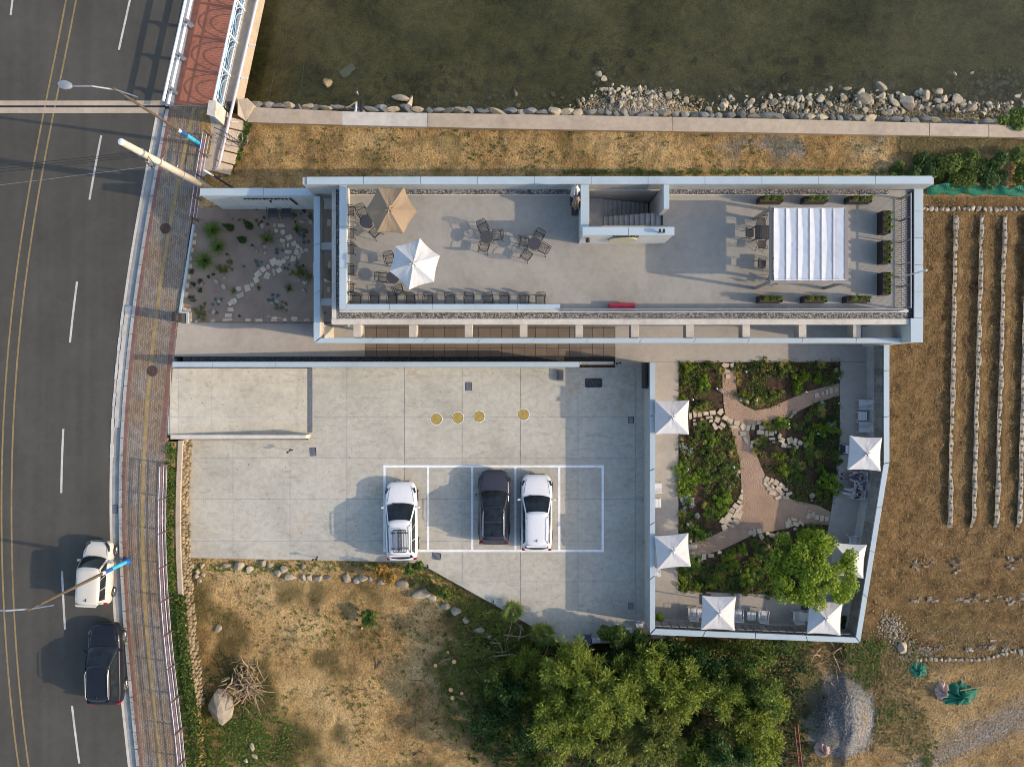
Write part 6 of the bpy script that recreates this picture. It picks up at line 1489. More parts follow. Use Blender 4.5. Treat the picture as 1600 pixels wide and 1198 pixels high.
# ------------------------------------------------------------------ rocks
def rock_mesh(k, m_, sub=2, cuts=12, flat=.75):
    rr = random.Random(900+k); bm = bmesh.new(); bmesh.ops.create_icosphere(bm, subdivisions=sub, radius=1.0)
    planes = []
    for _ in range(cuts):
        v = Vector((rr.gauss(0,1), rr.gauss(0,1), rr.gauss(0,1))).normalized(); planes.append((v, rr.uniform(.42,.80)))
    for v in bm.verts:
        for nrm, d in planes:
            q = v.co.dot(nrm)
            if q > d: v.co -= nrm*(q-d)*.92
        v.co *= 1+rr.uniform(-.035,.035); v.co.z *= flat
    me = bpy.data.meshes.new('rock'); bm.to_mesh(me); bm.free(); me.materials.append(m_); return me
RK = [rock_mesh(k, M['rock']) for k in range(10)]; RKG = [rock_mesh(k+20, M['rock_grey']) for k in range(6)]; RKW = [rock_mesh(k+40, M['rock_wet']) for k in range(6)]; BLD = [rock_mesh(k+60, M['boulder'], 2, 14) for k in range(8)]
def put_rock(name, lib, px, py, z, w, h, parent=None, sink=.25, rot=None):
    """w,h in pixels"""
    p = P(px, py, z); o = link(name, R.choice(lib), parent); s = MPP(z)/2
    sz = (w+h)/2*s*R.uniform(.75,1.0)
    o.scale = (w*s*1.32, h*s*1.32, sz); o.rotation_euler = (R.uniform(-.3,.3), R.uniform(-.3,.3), R.uniform(0, 6.28) if rot is None else -rad(rot)); o.location = (p[0], p[1], z+sz*(.55-sink)); return o
rev = struct(link('rock_revetment', None))
cnt = 0
def rocks(n, fx, fy, smin, smax, lib, z=None, power=2.2, sink=.2, par=None):
    for _ in range(n):
        px, py = fx(), fy(); 
        s = smin+(smax-smin)*R.random()**power; zz = gz(px, py) if z is None else z
        put_rock('rock', lib, px, py, zz, s*R.uniform(.85,1.25), s*R.uniform(.75,1.05), par or rev, sink)
# flat grey facing stones against the wall
x = 392.0
while x < 1640:
    w = R.uniform(12, 26)
    put_rock('facing_rock', RKG if R.random() < .8 else RK, x+w/2, sw_top(x)-3.5+R.uniform(-1,1.5), -.75, w*1.05, R.uniform(8,12), rev, .2, R.uniform(-12,12)); x += w*.82
# named big ones of the photograph (pixel x, y, width, height)
for (x, y, w, h) in ((625,155,30,14),(640,163,26,10),(557,146,13,11),(1374,137,18,18),(1415,162,24,24),(1397,160,15,14),(1350,157,18,17),(1346,145,18,10),(1378,152,14,10),(1446,150,14,16),(1438,144,12,9),(1465,144,12,12),(1474,156,10,15),(1495,155,20,16),(1321,140,9,14),(1295,142,13,13),(1317,155,9,12),(1266,142,11,11),(1279,147,9,10),(1587,155,12,12),(1465,168,10,10),(1518,170,12,10),(1394,134,10,10),(1310,138,10,10),(1555,134,11,7),(1517,115,7,8),(1490,117,8,9),(956,158,15,9),(970,164,12,10),(944,125,10,9),(934,118,10,10),(1017,132,9,8),(1043,152,13,11),(1056,146,8,10),(1071,158,11,10),(1083,138,10,10),(966,140,8,8),(981,144,8,8),(864,148,9,8),(1175,160,9,9),(1185,152,8,7)):
    put_rock('rock', RK, x, y, gz(x, y) if y > 130 else ZW-.1, w, h, rev, .12)
for (x, y, w, h) in ((513,133,20,15),(622,118,12,9),(640,120,12,9),(655,118,10,9),(667,111,12,11),(718,141,11,10),(802,87,10,9),(845,75,14,6),(893,83,11,9),(904,86,10,9),(931,88,13,12),(972,108,14,8),(1007,103,11,9),(1036,110,15,9),(1073,72,8,7),(1218,94,12,10),(1150,98,10,9),(1175,90,11,9),(1233,118,14,11),(1162,110,12,8),(1007,107,12,9),(985,84,14,9),(1018,79,9,7),(935,99,12,9),(816,102,12,10),(812,125,14,11),(803,147,16,16),(765,127,9,9),(1228,94,10,8),(1241,96,12,8)):
    put_rock('sunken_rock', RKW, x, y, gz(x, y)+.05, w, h, rev, .1)
rocks(290, lambda: R.uniform(1120,1600), lambda: R.triangular(126,180,166), 4.5, 11, RK)
rocks(90, lambda: R.gauss(1000,45), lambda: R.triangular(118,176,166), 4, 9, RK)
rocks(34, lambda: R.gauss(940,12), lambda: R.uniform(104,150), 4, 9, RK)
rocks(70, lambda: R.uniform(1470,1600), lambda: R.uniform(104,150), 4, 9, RK)
rocks(30, lambda: R.uniform(640,920), lambda: R.uniform(148,168), 5, 9, RK)
rocks(150, lambda: R.uniform(640,1600), lambda: shore(R.uniform(700,1500))-R.triangular(6,105,25), 4, 10, RKW, power=2.0)
rocks(50, lambda: R.uniform(480,800), lambda: R.triangular(95,163,150), 4, 9, RKW)
# small rubble between the rocks: one mass
def rubble(name, n, fpos, smin, smax, m_, label, seed):
    rng = np.random.default_rng(seed); base = np.array([(1,0,0),(-1,0,0),(0,1,0),(0,-1,0),(0,0,1),(0,0,-.5)], float); tri = np.array([(0,2,4),(2,1,4),(1,3,4),(3,0,4),(2,0,5),(1,2,5),(3,1,5),(0,3,5)])
    Vs, Fs = [], []
    for k in range(n):
        px, py = fpos(rng); z = gz(px, py); p = P(px, py, z); s = rng.uniform(smin, smax)*rng.uniform(.6,1)
        q = base*(1+rng.uniform(-.3,.3,(6,1)))*np.array([s, s*rng.uniform(.6,1), s*.7]); a = rng.uniform(0, 6.28); c_, s_ = math.cos(a), math.sin(a)
        q = np.stack([q[:,0]*c_-q[:,1]*s_, q[:,0]*s_+q[:,1]*c_, q[:,2]], 1)+np.array([p[0], p[1], z+s*.25]); Vs.append(q); Fs.append(tri+6*k)
    return stuff(link(name, fastmesh(name, np.concatenate(Vs), np.concatenate(Fs), m_)), label)
rubble('river_rubble', 2400, lambda g: (g.normal(1000,45), min(177, max(105, 176-abs(g.normal(0,20))))), .03, .10, M['rock'], 'pale broken stones piled at the foot of the sea wall', 1)
rubble('shore_rubble', 4200, lambda g: (g.uniform(1150,1610), 183-abs(g.normal(0,22))), .03, .10, M['rock'], 'small stones between the larger river rocks', 2)
rubble('bed_rubble', 1500, lambda g: (g.uniform(560,1610), 172-abs(g.normal(0,36))), .03, .08, M['rock_wet'], 'dark pebbles on the river bed', 3)
rubble('earth_stones', 1700, lambda g: (g.uniform(395,1600), g.uniform(205,280)), .015, .05, M['boulder'], 'small stones scattered on the earth bank', 4)
rubble('lot_stones', 900, lambda g: (g.uniform(300,860), g.uniform(900,1198)), .015, .06, M['boulder'], 'small stones scattered over the bare lot', 5)
rubble('field_stones', 2600, lambda g: (g.uniform(1350,1600), g.uniform(980,1198)), .02, .07, M['boulder'], 'small stones scattered over the rough ground', 6)
rubble('heap_stones', 5200, lambda g: (1312+g.normal(0,23), 1122+g.normal(0,27)), .02, .055, M['gravel_pile'], 'crushed grey stones of the gravel heap', 7)
def cl_pos(g):
    f = g.uniform(0,1); return (1382+45*f+g.normal(0,8), 962+70*f+g.normal(0,8))
rubble('rubble_heap', 500, cl_pos, .04, .11, M['boulder'], 'heap of pale rubble beside the field', 8)
rubble('lot_clods', 5000, lambda g: (g.uniform(295,900), g.uniform(890,1198)), .015, .045, M['soil'], 'clods of earth on the bare lot', 10)
rubble('bank_clods', 4500, lambda g: (g.uniform(385,1600), g.uniform(196,282)), .015, .045, M['soil'], 'clods of earth on the bank', 11)
rubble('field_clods', 7000, lambda g: (g.uniform(1392,1600), g.uniform(345,1020)), .02, .055, M['soil'], 'clods of tilled brown earth', 9)
# stone rows
rs = thing('stone_edging', 'row of pale rounded stones along the top of the ploughed field', 'stone row')
x = 1441.0
while x < 1640:
    w = R.uniform(7,11); put_rock('stone', BLD, x, 327+R.uniform(-1,1), gz(x, 327)+.03, w*.9, R.uniform(6,8.5), rs, .0); x += w*.93
rs = thing('stone_edging', 'row of small pale stones along the bottom of the ploughed field', 'stone row')
x = 1432.0
while x < 1640:
    w = R.uniform(4,8); y = 1030 if x < 1530 else 1030-(x-1530)*.24; put_rock('stone', BLD, x, y+R.uniform(-1,1), gz(x, y)+.02, w*.9, R.uniform(5,8), rs, .0); x += w*1.15
rs = thing('stone_edging', 'broken row of boulders along the lower edge of the car park', 'stone row')
for (x, y, w, h) in ((412,879,13,10),(423,882,10,10),(434,894,14,13),(445,888,11,12),(455,901,17,11),(475,884,7,9),(475,902,10,10),(484,902,10,12),(497,903,16,11),(513,901,12,8),(542,903,13,12),(558,905,10,10),(568,902,14,12),(579,904,8,8),(597,909,12,8),(300,885,9,9),(309,893,10,8),(316,882,9,10),(306,901,10,9),(318,897,8,8),(312,906,8,7),(374,885,18,14),(392,888,12,12),(356,882,12,8),(630,910,20,12),(660,925,30,14),(676,932,14,10),(697,946,17,10),(713,953,16,14),(728,968,12,10),(750,984,18,9),(764,994,12,9)):
    put_rock('stone', BLD, x, y, gz(x, y), w, h, rs, .15, R.uniform(-18,18))
bo = thing('boulder', 'large pale split boulder beside the heap of roots', 'boulder')
put_rock('rock', [rock_mesh(77, M['boulder'], 2, 16, .9)], 347, 1098, gz(347,1098), 44, 52, bo, .05, 20)
for (x, y, w, h, lb) in ((316,1162,13,16,'grey stone in the grass left of the lot'),(394,1165,10,12,'pale stone in the grass below the root heap'),(398,1181,7,11,'upright pale stone near the bottom edge of the picture'),(384,1187,9,9,'small tan stone at the bottom edge of the picture'),(341,980,12,10,'lone tan stone on the bare lot above the root heap'),(299,1137,9,11,'grey stone against the guard railing verge'),(1410,1011,17,15,'large pale stone at the lower left corner of the field')):
    tag(put_rock('loose_stone', BLD, x, y, gz(x, y), w, h, None, .15), lb, 'stone')
for k, (x, y, w, h) in enumerate(((702,365,45,45),(720,522,45,35),(655,558,38,30),(720,570,35,25),(338,795,48,38),(403,768,40,25),(393,840,52,38),(220,820,32,30),(360,950,35,28),(320,1030,28,50),(770,965,38,28),(812,955,35,35),(1013,330,35,40),(1080,335,35,50),(1035,795,45,40),(1025,868,25,50),(990,785,22,28))):
    tag(put_rock('garden_stone', BLD, 270+x/4.992, 280+y/4.992, ZG, w/4.992, h/4.992, None, .2), 'pale rough stone set in the grit of the front garden', 'stone', 'stones set in the front garden')
for k, (x, y, w, h) in enumerate(((1157.2,622.5,5,8),(1166.2,627.8,8,7),(1064.5,686,5,7),(1066.4,693,6,5),(1127.5,611,7,10),(1131.5,629.5,5,6),(1240.6,644,7,8),(1235.9,650,6,8.5),(1066,693,6,5),(1069,706,6,8),(1075,709,6,7),(1071,723.5,7,7),(1072,731.5,9,7),(1153.5,736,8,6),(1151.5,742,6,5),(1090,805,9,8),(1081,818,7,9),(1075,820,5,8),(1140,761,6,6),(1269,774.5,8.5,9.5),(1268,781.5,6,3.5),(1200,854,8,7),(1306,579,7,9),(1078,899,8,6))):
    tag(put_rock('garden_stone', BLD, x, y, 0.0, w, h, None, .2), 'pale boulder set among the plants of the courtyard bed', 'stone', 'stones set in the courtyard bed')
# ------------------------------------------------------------------ plants
def plant_proto(name, kind, seed):
    rng = np.random.default_rng(seed); t = thing(name, 'x', 'plant')
    if kind == 'grass':                   # fountain grass, radius 1
        v, f = blades(rng, 260, .16, .95, 1.0, .045, 1.0, .7); link('blades', fastmesh('blades', v, f, L['grass']), t)
        v, f = blades(rng, 60, .10, .6, .5, .05, 1.0, .4); link('inner_blades', fastmesh('inner_blades', v, f, L['mid']), t)
    elif kind == 'ygrass':
        v, f = blades(rng, 220, .18, .8, 1.0, .045, 1.0, .6); link('blades', fastmesh('blades', v, f, L['yellow']), t)
        v, f = blades(rng, 60, .12, .5, .6, .05); link('inner_blades', fastmesh('inner_blades', v, f, L['olive']), t)
    elif kind == 'yucca':
        v, f = blades(rng, 46, .05, .55, 1.0, .085, 1.0, .3); link('leaves', fastmesh('leaves', v, f, L['mid']), t); v, f = blades(rng, 16, .03, .5, .4, .08, 1.0, .0); link('heart_leaves', fastmesh('heart_leaves', v, f, L['grass']), t)
    elif kind == 'agave':
        v, f = blades(rng, 40, .08, .5, .9, .22, 1.0, .1); link('leaves', fastmesh('leaves', v, f, L['blue']), t)
    elif kind == 'silver':
        v, f = leaf_cloud(rng, rng.uniform(-.6,.6,(9,3))*[1,1,.2]+[0,0,.25], np.full((9,3),.3), 110, .34, .45, .6, .1); link('leaves', fastmesh('leaves', v, f, L['silver']), t)
    else:
        mt = {'ball': L['dark'], 'lime': L['olive'], 'shrub': L['mid'], 'bright': L['bright'], 'olive': L['olive'], 'dark': L['dark'], 'glime': L['lime']}[kind]
        k = 9; C = rng.normal(size=(k,3))*[.42,.42,.18]+[0,0,.42]; Rr = np.full((k,3), .40)*rng.uniform(.7,1.1,(k,1))
        n, sz = (420, .20) if kind in ('ball','lime') else (520, .22)
        v, f = leaf_cloud(rng, C, Rr, n, sz, .55, .35, .3); link('foliage', fastmesh('foliage', v, f, mt), t)
        m_ = MB(); [m_.tube([(0,0,0), (a*.4, b*.4, .4)], [.05,.02], 4) for a, b in ((.5,.2),(-.4,.5),(.1,-.6))]; m_.build('stem', M['bark'], t)
    return t
PR = {k: [plant_proto(nm, k, 300+i*3+j) for j in range(2 if k not in ('agave','silver','yucca') else 1)] for i, (k, nm) in enumerate((('grass','fountain_grass'),('ygrass','feather_grass'),('yucca','yucca'),('agave','blue_succulent'),('silver','silver_plant'),('ball','ball_shrub'),('lime','gold_shrub'),('shrub','leafy_shrub'),('bright','bright_shrub'),('dark','dark_shrub'),('glime','lime_shrub')))}
def plant(kind, px, py, rpx, label, group, z, hs=1.0):
    p = P(px, py, z+.1); r = rpx*MPP(z); pr = R.choice(PR[kind]); return place(pr, USED, (p[0], p[1], z-.01), R.uniform(0, 6.28), label, group, (r, r, r*hs))
def FG(x, y): return 270+x/4.992, 280+y/4.992
for i, (x, y, r) in enumerate(((320,405,70),(360,530,60),(255,640,72))): plant('grass', *FG(x,y), r/3.9, ['upper','middle','lower left'][i]+' of three big fountain grasses in the front garden', 'fountain grasses in the front garden', ZG, 1.0)
for (x, y, r, lb) in ((735,470,66,'spiky yucca beside the stepping stones of the front garden'),(965,390,44,'spiky yucca near the right end of the front garden'),(910,850,40,'thin spiky yucca in the lower right of the front garden'),(665,845,24,'small spiky herb beside the stepping stones'),(475,872,28,'small herb left of the stepping stones in the front garden')): plant('yucca', *FG(x,y), r/3.9, lb, 'spiky plants of the front garden', ZG, 1.0)
for (x, y, r) in ((145,722,22),(212,790,22),(160,820,22),(210,868,22),(148,930,22),(312,740,15),(275,758,15),(650,320,11),(690,330,13),(668,352,11),(738,350,11),(710,300,13),(945,278,15),(1020,245,18),(1068,285,16),(1030,405,17),(950,330,10),(645,228,14),(515,315,9),(460,308,8),(995,268,8),(1178,1040,10)): plant('ball', *FG(x,y), r/3.9, 'small dark round shrub in the front garden grit', 'round shrubs of the front garden', ZG)
for (x, y, r) in ((430,640,16),(458,645,15),(370,685,26),(415,682,19),(375,715,22),(415,718,19),(460,700,12),(245,972,13),(222,1000,17),(168,1020,16),(198,1035,17),(243,1058,21),(200,1072,14),(238,1088,15),(985,695,27),(1005,720,27),(932,735,19),(980,740,21),(1060,765,30),(810,1005,16),(845,1003,15),(852,960,10),(878,970,12),(885,1025,10)): plant('lime', *FG(x,y), r/3.9, 'small yellow green shrub in the front garden grit', 'yellow green shrubs of the front garden', ZG)
for (x, y, r) in ((330,935,16),(375,935,16),(308,975,16),(352,970,17),(338,1040,16),(650,640,21),(660,670,18),(690,645,12),(550,678,16),(808,545,18),(808,572,18),(850,552,14),(872,690,18),(895,697,14),(905,665,12),(775,900,17),(818,905,19),(745,940,17),(775,938,18),(805,970,15),(970,650,16),(992,430,20),(1020,490,19),(1055,485,17),(1010,452,12)): plant('agave', *FG(x,y), r/3.9, 'small blue grey succulent in the front garden', 'blue succulents of the front garden', ZG, .9)
for i, (x, y, dx, dy) in enumerate(((385,352,70,30),(545,310,60,65),(500,455,50,20))):        # conifers seen leaning
    p0 = Vector(P(*FG(x+dx, y+dy), ZG)); t = thing('dwarf_conifer', ['left','middle','lower'][i]+' dark cone shaped dwarf conifer near the front garden wall', 'conifer', p0, 0, 'dwarf conifers of the front garden')
    hgt = 1.25; tip = Vector(P(*FG(x, y), ZG+hgt))-p0; rng = np.random.default_rng(70+i)
    cs = [tuple(tip*f) for f in (.12,.3,.5,.7,.88)]; rs_ = [(.24*(1.1-f),.24*(1.1-f),.2) for f in (.1,.3,.5,.7,.88)]
    v, f = leaf_cloud(rng, cs, rs_, 900, .08, .4, .2, .4); link('foliage', fastmesh('foliage', v, f, L['dark']), t); MB().tube([(0,0,0), tuple(tip*.8)], [.03,.01], 5).build('trunk', M['bark'], t)
for i, (x, y) in enumerate(((625,520),(430,590),(232,1020),(527,1065),(1018,678),(1025,448))):
    p = P(*FG(x+14, y+6), ZG); t = thing('garden_light', 'black mushroom path light, %s from the left in the front garden' % ORD[[2,1,0,3,4,5].index(i) if False else sorted(range(6), key=lambda q: (625,430,232,527,1018,1025)[q]).index(i)], 'lamp', p, 0, 'path lights of the front garden')
    MB().tube([(0,0,0),(0,0,.45)], .02, 6).build('stem', M['black'], t); MB().lathe([(.02,.40),(.085,.45),(.07,.50),(.02,.52)], n=14).build('shade', M['black'], t)
# courtyard beds
bed_np = bed
sand_in = lambda x, y: bool(inpoly(np.array([x]), np.array([y]), sandp)[0])
stone_pts = [(o.location.x/MPP()+800, 599-o.location.y/MPP()) for o in kids(sand_o)]
SP = np.array(stone_pts)
def free(x, y, m=3.5):
    if not inpoly(np.array([x]), np.array([y]), bed)[0]: return False
    for dx, dy in ((0,0),(m,0),(-m,0),(0,m),(0,-m)):
        if sand_in(x+dx, y+dy): return False
    return np.min(np.hypot(SP[:,0]-x, SP[:,1]-y)) > 6.0
regions = [('upper left', lambda x, y: x < 1140 and y < 650), ('upper right', lambda x, y: x >= 1140 and y < 640), ('right', lambda x, y: x >= 1165 and 640 <= y < 805), ('left', lambda x, y: x < 1165 and 650 <= y < 845), ('lower', lambda x, y: y >= 805)]
desc = {'shrub': 'mid green leafy shrub', 'bright': 'bright green leafy plant', 'dark': 'dark green low shrub', 'ygrass': 'yellow feather grass tuft', 'glime': 'lime green leafy plant', 'silver': 'silver leaved ground plant', 'grass': 'green arching grass tuft'}
def region(x, y):
    for nm, fn in regions:
        if fn(x, y): return nm
    return 'lower'
for (k, x, y, r) in (('ygrass',1128,579,7),('ygrass',1154,585,6),('ygrass',1155,597,6),('ygrass',1186,628,10),('ygrass',1098,636,9),('ygrass',1105,634,7),('ygrass',1198,663,9),('ygrass',1206,670,8),('ygrass',1185,690,8),('ygrass',1193,684,7),('ygrass',1146,708,9),('ygrass',1128,712,7),('ygrass',1104,790,9),('ygrass',1106,803,7),('ygrass',1252,727,9),('ygrass',1240,720,7),('ygrass',1180,705,7),('ygrass',1225,572,10),('ygrass',1283,570,8),('glime',1255,590,14),('glime',1247,606,11),('glime',1278,667,13),('glime',1225,738,10),('bright',1296,755,14),('bright',1290,742,12),('bright',1130,785,13),('bright',1135,778,10),('bright',1128,800,9),('bright',1102,747,4),('bright',1083,728,4),('silver',1070,775,10),('silver',1082,785,9),('silver',1066,783,7),('silver',1068,795,7),('silver',1068,698,8),('silver',1080,705,7),('silver',1300,665,9),('silver',1285,630,7),('grass',1185,862,10),('grass',1178,848,9),('glime',1145,866,9),('glime',1136,872,8),('lime',1275,825,9),('lime',1265,832,7),('glime',1112,915,9),('glime',1148,880,9),('bright',1165,905,12),('bright',1160,862,8),('glime',1118,905,10),('ygrass',1086,892,7),('ygrass',1090,922,6),('bright',1080,575,8),('bright',1100,600,10),('bright',1086,745,8),('bright',1082,750,7),('glime',1270,830,8)):
    nm = region(x, y); plant(k, x, y, r, '%s in the %s bed of the courtyard' % (desc.get(k, 'olive green low shrub'), nm), 'plants in the %s courtyard bed, %s' % (nm, desc.get(k, 'olive green low shrub')), -.05, 1.0)
n_p = 0; tries = 0
while n_p < 200 and tries < 4000:
    tries += 1; x, y = R.uniform(1062,1311), R.uniform(567,928)
    if not free(x, y, 5): continue
    k = R.choices(['shrub','dark','bright','grass','lime','glime','ygrass'], [5,4,2.2,1.8,2.2,1.2,1.3])[0]; nm = region(x, y); d = desc.get(k, 'olive green low shrub')
    plant(k, x, y, R.uniform(6,12), '%s in the %s bed of the courtyard' % (d, nm), 'plants in the %s courtyard bed, %s' % (nm, d), -.05, R.uniform(.55,1.0)); n_p += 1
rng = np.random.default_rng(5); pts = []
while len(pts) < 1500:
    x, y = rng.uniform(1061,1312), rng.uniform(566,930)
    if free(x, y, 1.5) and vnoise(np.array([x]), np.array([y]), 22, 5)[0] > -.25: pts.append((x, y))
lst = []
for (x, y) in pts:
    p = P(x, y, 0); v, f = leaf_cloud(rng, [(p[0], p[1], .05)], [(.16,.16,.10)], 10, .10, .55, .6, .1); lst.append((v, f))
v, f = joinVF(lst); stuff(link('ground_cover', fastmesh('ground_cover', v, f, L['shrub'] if 'shrub' in L else L['mid'])), 'low green ground cover between the courtyard plants')
for i, (x, y) in enumerate(((1164.5,580.5),(1119,607),(1081.5,624),(1180.5,625),(1277,677),(1231,662),(1258,612),(1310,630),(1310,590.5),(1145,729))):
    p = P(x, y, .3); t = thing('bed_light', 'small grey domed light standing among the courtyard plants', 'lamp', (p[0], p[1], -.05), 0, 'small lights in the courtyard bed')
    MB().tube([(0,0,0),(0,0,.5)], .015, 6).build('stem', M['steel'], t); MB().lathe([(.03,.44),(.075,.47),(.06,.52),(.02,.54)], n=12).build('shade', M['steel'], t)
# ------------------------------------------------------------------ trees
def tree(name, label, base, hgt, blobs, n, size, lm, gp=None, trunk_r=.08, asp=.5, seed=1, flat=.35, shell=.5, zb=None):
    """blobs: (px, py, z, r_px, r_z) crown clumps by pixel"""
    z0 = gz(*base) if zb is None else zb; b = Vector(P(*base, z0)); t = thing(name, label, 'tree', b, 0, gp); rng = np.random.default_rng(seed)
    C = []; Rr = []
    for (px, py, z, r, rz) in blobs:
        p = Vector(P(px, py, z))-b; C.append(tuple(p)); rm = r*MPP(z); Rr.append((rm, rm, rz))
    tr_ = MB(); cen = Vector([float(q) for q in np.mean(np.array(C), 0)]); fork = Vector((cen.x*.25, cen.y*.25, hgt*.35))
    tr_.tube([(0,0,-.2), tuple(fork*.5), tuple(fork)], [trunk_r*1.3, trunk_r, trunk_r*.85], 8)
    tr_.build('trunk', M['bark'], t, smooth=True)
    lb_ = MB()
    for c_ in C[:10]:
        c_ = Vector(c_); lb_.tube([tuple(fork), tuple(fork.lerp(c_, .5)+Vector((0,0,.15))), tuple(c_)], [trunk_r*.6, trunk_r*.35, .012], 5)
    lb_.build('limbs', M['bark'], t, smooth=True)
    v, f = leaf_cloud(rng, C, Rr, n, size, asp, flat, shell); link('crown', fastmesh('crown', v, f, lm), t); return t
rr = random.Random(44); blobs = []
for k in range(42):
    a = rr.uniform(0, 6.28); q = math.sqrt(rr.random()); x = 1271+66*q*math.cos(a); y = 888+59*q*math.sin(a)
    blobs.append((x, y, 3.0+1.3*(1-q)+rr.uniform(-.3,.3), rr.uniform(10,19), rr.uniform(.3,.5)))
blobs += [(1228,843,2.8,10,.3),(1222,838,2.6,7,.25),(1325,875,3,12,.3),(1262,835,3.0,11,.3),(1282,845,3.2,12,.3),(1215,905,2.6,12,.3),(1240,930,2.8,13,.3),(1325,925,2.8,11,.3),(1280,945,2.8,12,.3),(1262,940,2.7,10,.3),(1330,905,2.8,10,.3)]
tree('garden_tree', 'bright green broadleaf tree in the lower right corner of the courtyard', (1250,868), 3.2, blobs, 11500, .14, L['lime'], trunk_r=.07, asp=.65, seed=3, shell=.35, zb=-.05)
# grove below the car park
def bamboo(label, base, top, r, h, lm, seed):
    """arching culms with hanging narrow leaves"""
    rng = np.random.default_rng(seed); z0 = gz(*base); b = Vector(P(*base, z0)); t = thing('bamboo_clump', label, 'bamboo', b, 0, 'bamboo clumps of the grove'); rm = r*MPP(h); c = np.array(P(*top, h))-np.array(b)
    cu = MB(); PS, DS = [], []
    for k in range(int(26*(r/50)**2)+8):
        az = rng.uniform(0, 6.283); q = math.sqrt(rng.uniform(.02, 1)); ro = rm*q; hh = h*rng.uniform(.72, 1.08)*(1-.25*q)
        foot = np.array([rng.normal(0, rm*.22), rng.normal(0, rm*.22), -.1]); tip = np.array([c[0]+ro*math.cos(az), c[1]+ro*math.sin(az), hh*.86]); mid = foot*.5+tip*.5; mid[2] = hh
        pts = [(1-f)**2*foot+2*f*(1-f)*mid+f*f*tip for f in np.linspace(0, 1, 9)]
        cu.tube([tuple(q_) for q_ in pts], [.028*(1-.8*f) for f in np.linspace(0, 1, 9)], 5)
        n = 240; f = rng.uniform(.38, 1.0, n)[:, None]; pos = (1-f)**2*foot+2*f*(1-f)*mid+f*f*tip; d = 2*(1-f)*(mid-foot)+2*f*(tip-mid); d /= np.linalg.norm(d, axis=1)[:, None]
        side = rng.normal(size=(n, 3)); side[:, 2] *= .5; tw = d*.6+side*.8; tw[:, 2] -= .15; tw /= np.linalg.norm(tw, axis=1)[:, None]
        PS.append(pos+tw*rng.uniform(.03, .42, n)[:, None]*(rm/1.6)**.5); DS.append(tw+rng.normal(size=(n, 3))*.25)
    cu.build('culms', L['olive'], t, smooth=True)
    pos = np.concatenate(PS); t_ = np.concatenate(DS); t_ /= np.linalg.norm(t_, axis=1)[:, None]; n = len(pos)
    nr_ = rng.normal(size=(n, 3))*.6+[0, 0, 1.0]; nr_ -= t_*(nr_*t_).sum(1)[:, None]; nr_ /= np.linalg.norm(nr_, axis=1)[:, None]; u = np.cross(nr_, t_); s_ = .21*rng.uniform(.6, 1.3, n)[:, None]
    Vv = np.stack([pos-t_*s_*.5, pos+u*s_*.16, pos+t_*s_*.5, pos-u*s_*.16], 1).reshape(-1, 3)
    link('foliage', fastmesh('foliage', Vv, np.arange(4*n).reshape(-1, 4), lm), t); return t
grove = [(900,1080,55,5.5,'bamboo'),(965,1120,60,6.0,'bamboo'),(890,1160,60,5.5,'bamboo'),(1030,1080,50,5.0,'bamboo'),(1080,1110,55,5.5,'bamboo'),(1040,1170,58,5.0,'olive'),(960,1190,50,4.6,'olive'),(1150,1110,45,4.5,'bamboo'),(1195,1090,42,4.0,'mid'),(1200,1150,45,4.5,'bamboo'),(1130,1180,50,4.6,'dark'),(1110,1050,45,3.4,'dark'),(1170,1040,40,2.8,'mid'),(1040,1030,40,2.6,'dark'),(980,1040,38,2.4,'dark'),(830,1150,42,3.0,'dark'),(800,1090,36,2.2,'dark'),(1200,1195,42,3.6,'bamboo'),(840,1200,40,3.0,'mid'),(1215,1120,30,3.0,'bamboo'),(905,1050,30,3.2,'bamboo'),(1105,1210,40,4.2,'bamboo'),(775,1060,30,1.5,'mid'),(825,1045,30,1.9,'bamboo'),(765,1130,34,1.6,'dark'),(840,1100,34,2.6,'bamboo')]
gl_ = ['tall pale bamboo clump left of the others in the grove','tallest bamboo clump in the middle of the grove','bamboo clump low in the left half of the grove','bamboo clump at the top of the grove','broad bamboo clump right of the grove middle','yellowish olive bush near the bottom of the grove','yellowish olive bush at the bottom edge below the middle bamboo','bamboo clump at the upper right of the grove','mid green bush at the right edge of the grove near the courtyard wall','bamboo clump at the right edge of the grove','dark bush in the lower right of the grove','dark bush below the courtyard south wall','mid green bush just below the courtyard south wall','dark low bush below the clear square parasol','dark low bush left under the courtyard corner','dark low bush on the left fringe of the grove','dark low bush among the cut branches','bamboo clump in the lower right corner of the grove','mid green bush at the bottom left of the grove','small bamboo clump beside the rusty frame','small bamboo clump just right of the palms','bamboo clump cut by the bottom edge','mid green low bush among the palms and cut branches','small bamboo clump right below the middle palm','dark low bush at the far left fringe of the grove','small bamboo clump on the left flank of the grove']
for i, (x, y, r, h, k) in enumerate(grove):
    rr = random.Random(200+i); bl = []
    nb = 34 if k in ('bamboo','olive') else 20
    for q_ in range(nb):
        a = rr.uniform(0, 6.28); q = math.sqrt(rr.random()); bl.append((x+r*.8*q*math.cos(a), y+r*.75*q*math.sin(a), h*(.98-.55*q*q)+rr.uniform(-.7,.5), rr.uniform(.10,.24)*r, rr.uniform(.2,.55)))
    bxp = 800+(x-800)*(44-h)/44; byp = 599+(y-599)*(44-h)/44
    bam = k in ('bamboo','olive')
    if bam: bamboo(gl_[i], (bxp, byp), (x, y), r, h, L[k], 400+i); continue
    tree('bamboo_clump' if k == 'bamboo' else 'bush', gl_[i], (bxp, byp), h*.6, bl, int(8200*(r/50)**2) if bam else int(6500*(r/50)**2), .155 if bam else .16, L[k], 'trees and bamboo of the grove', .05, .26 if bam else .55, 400+i, .2, .05)
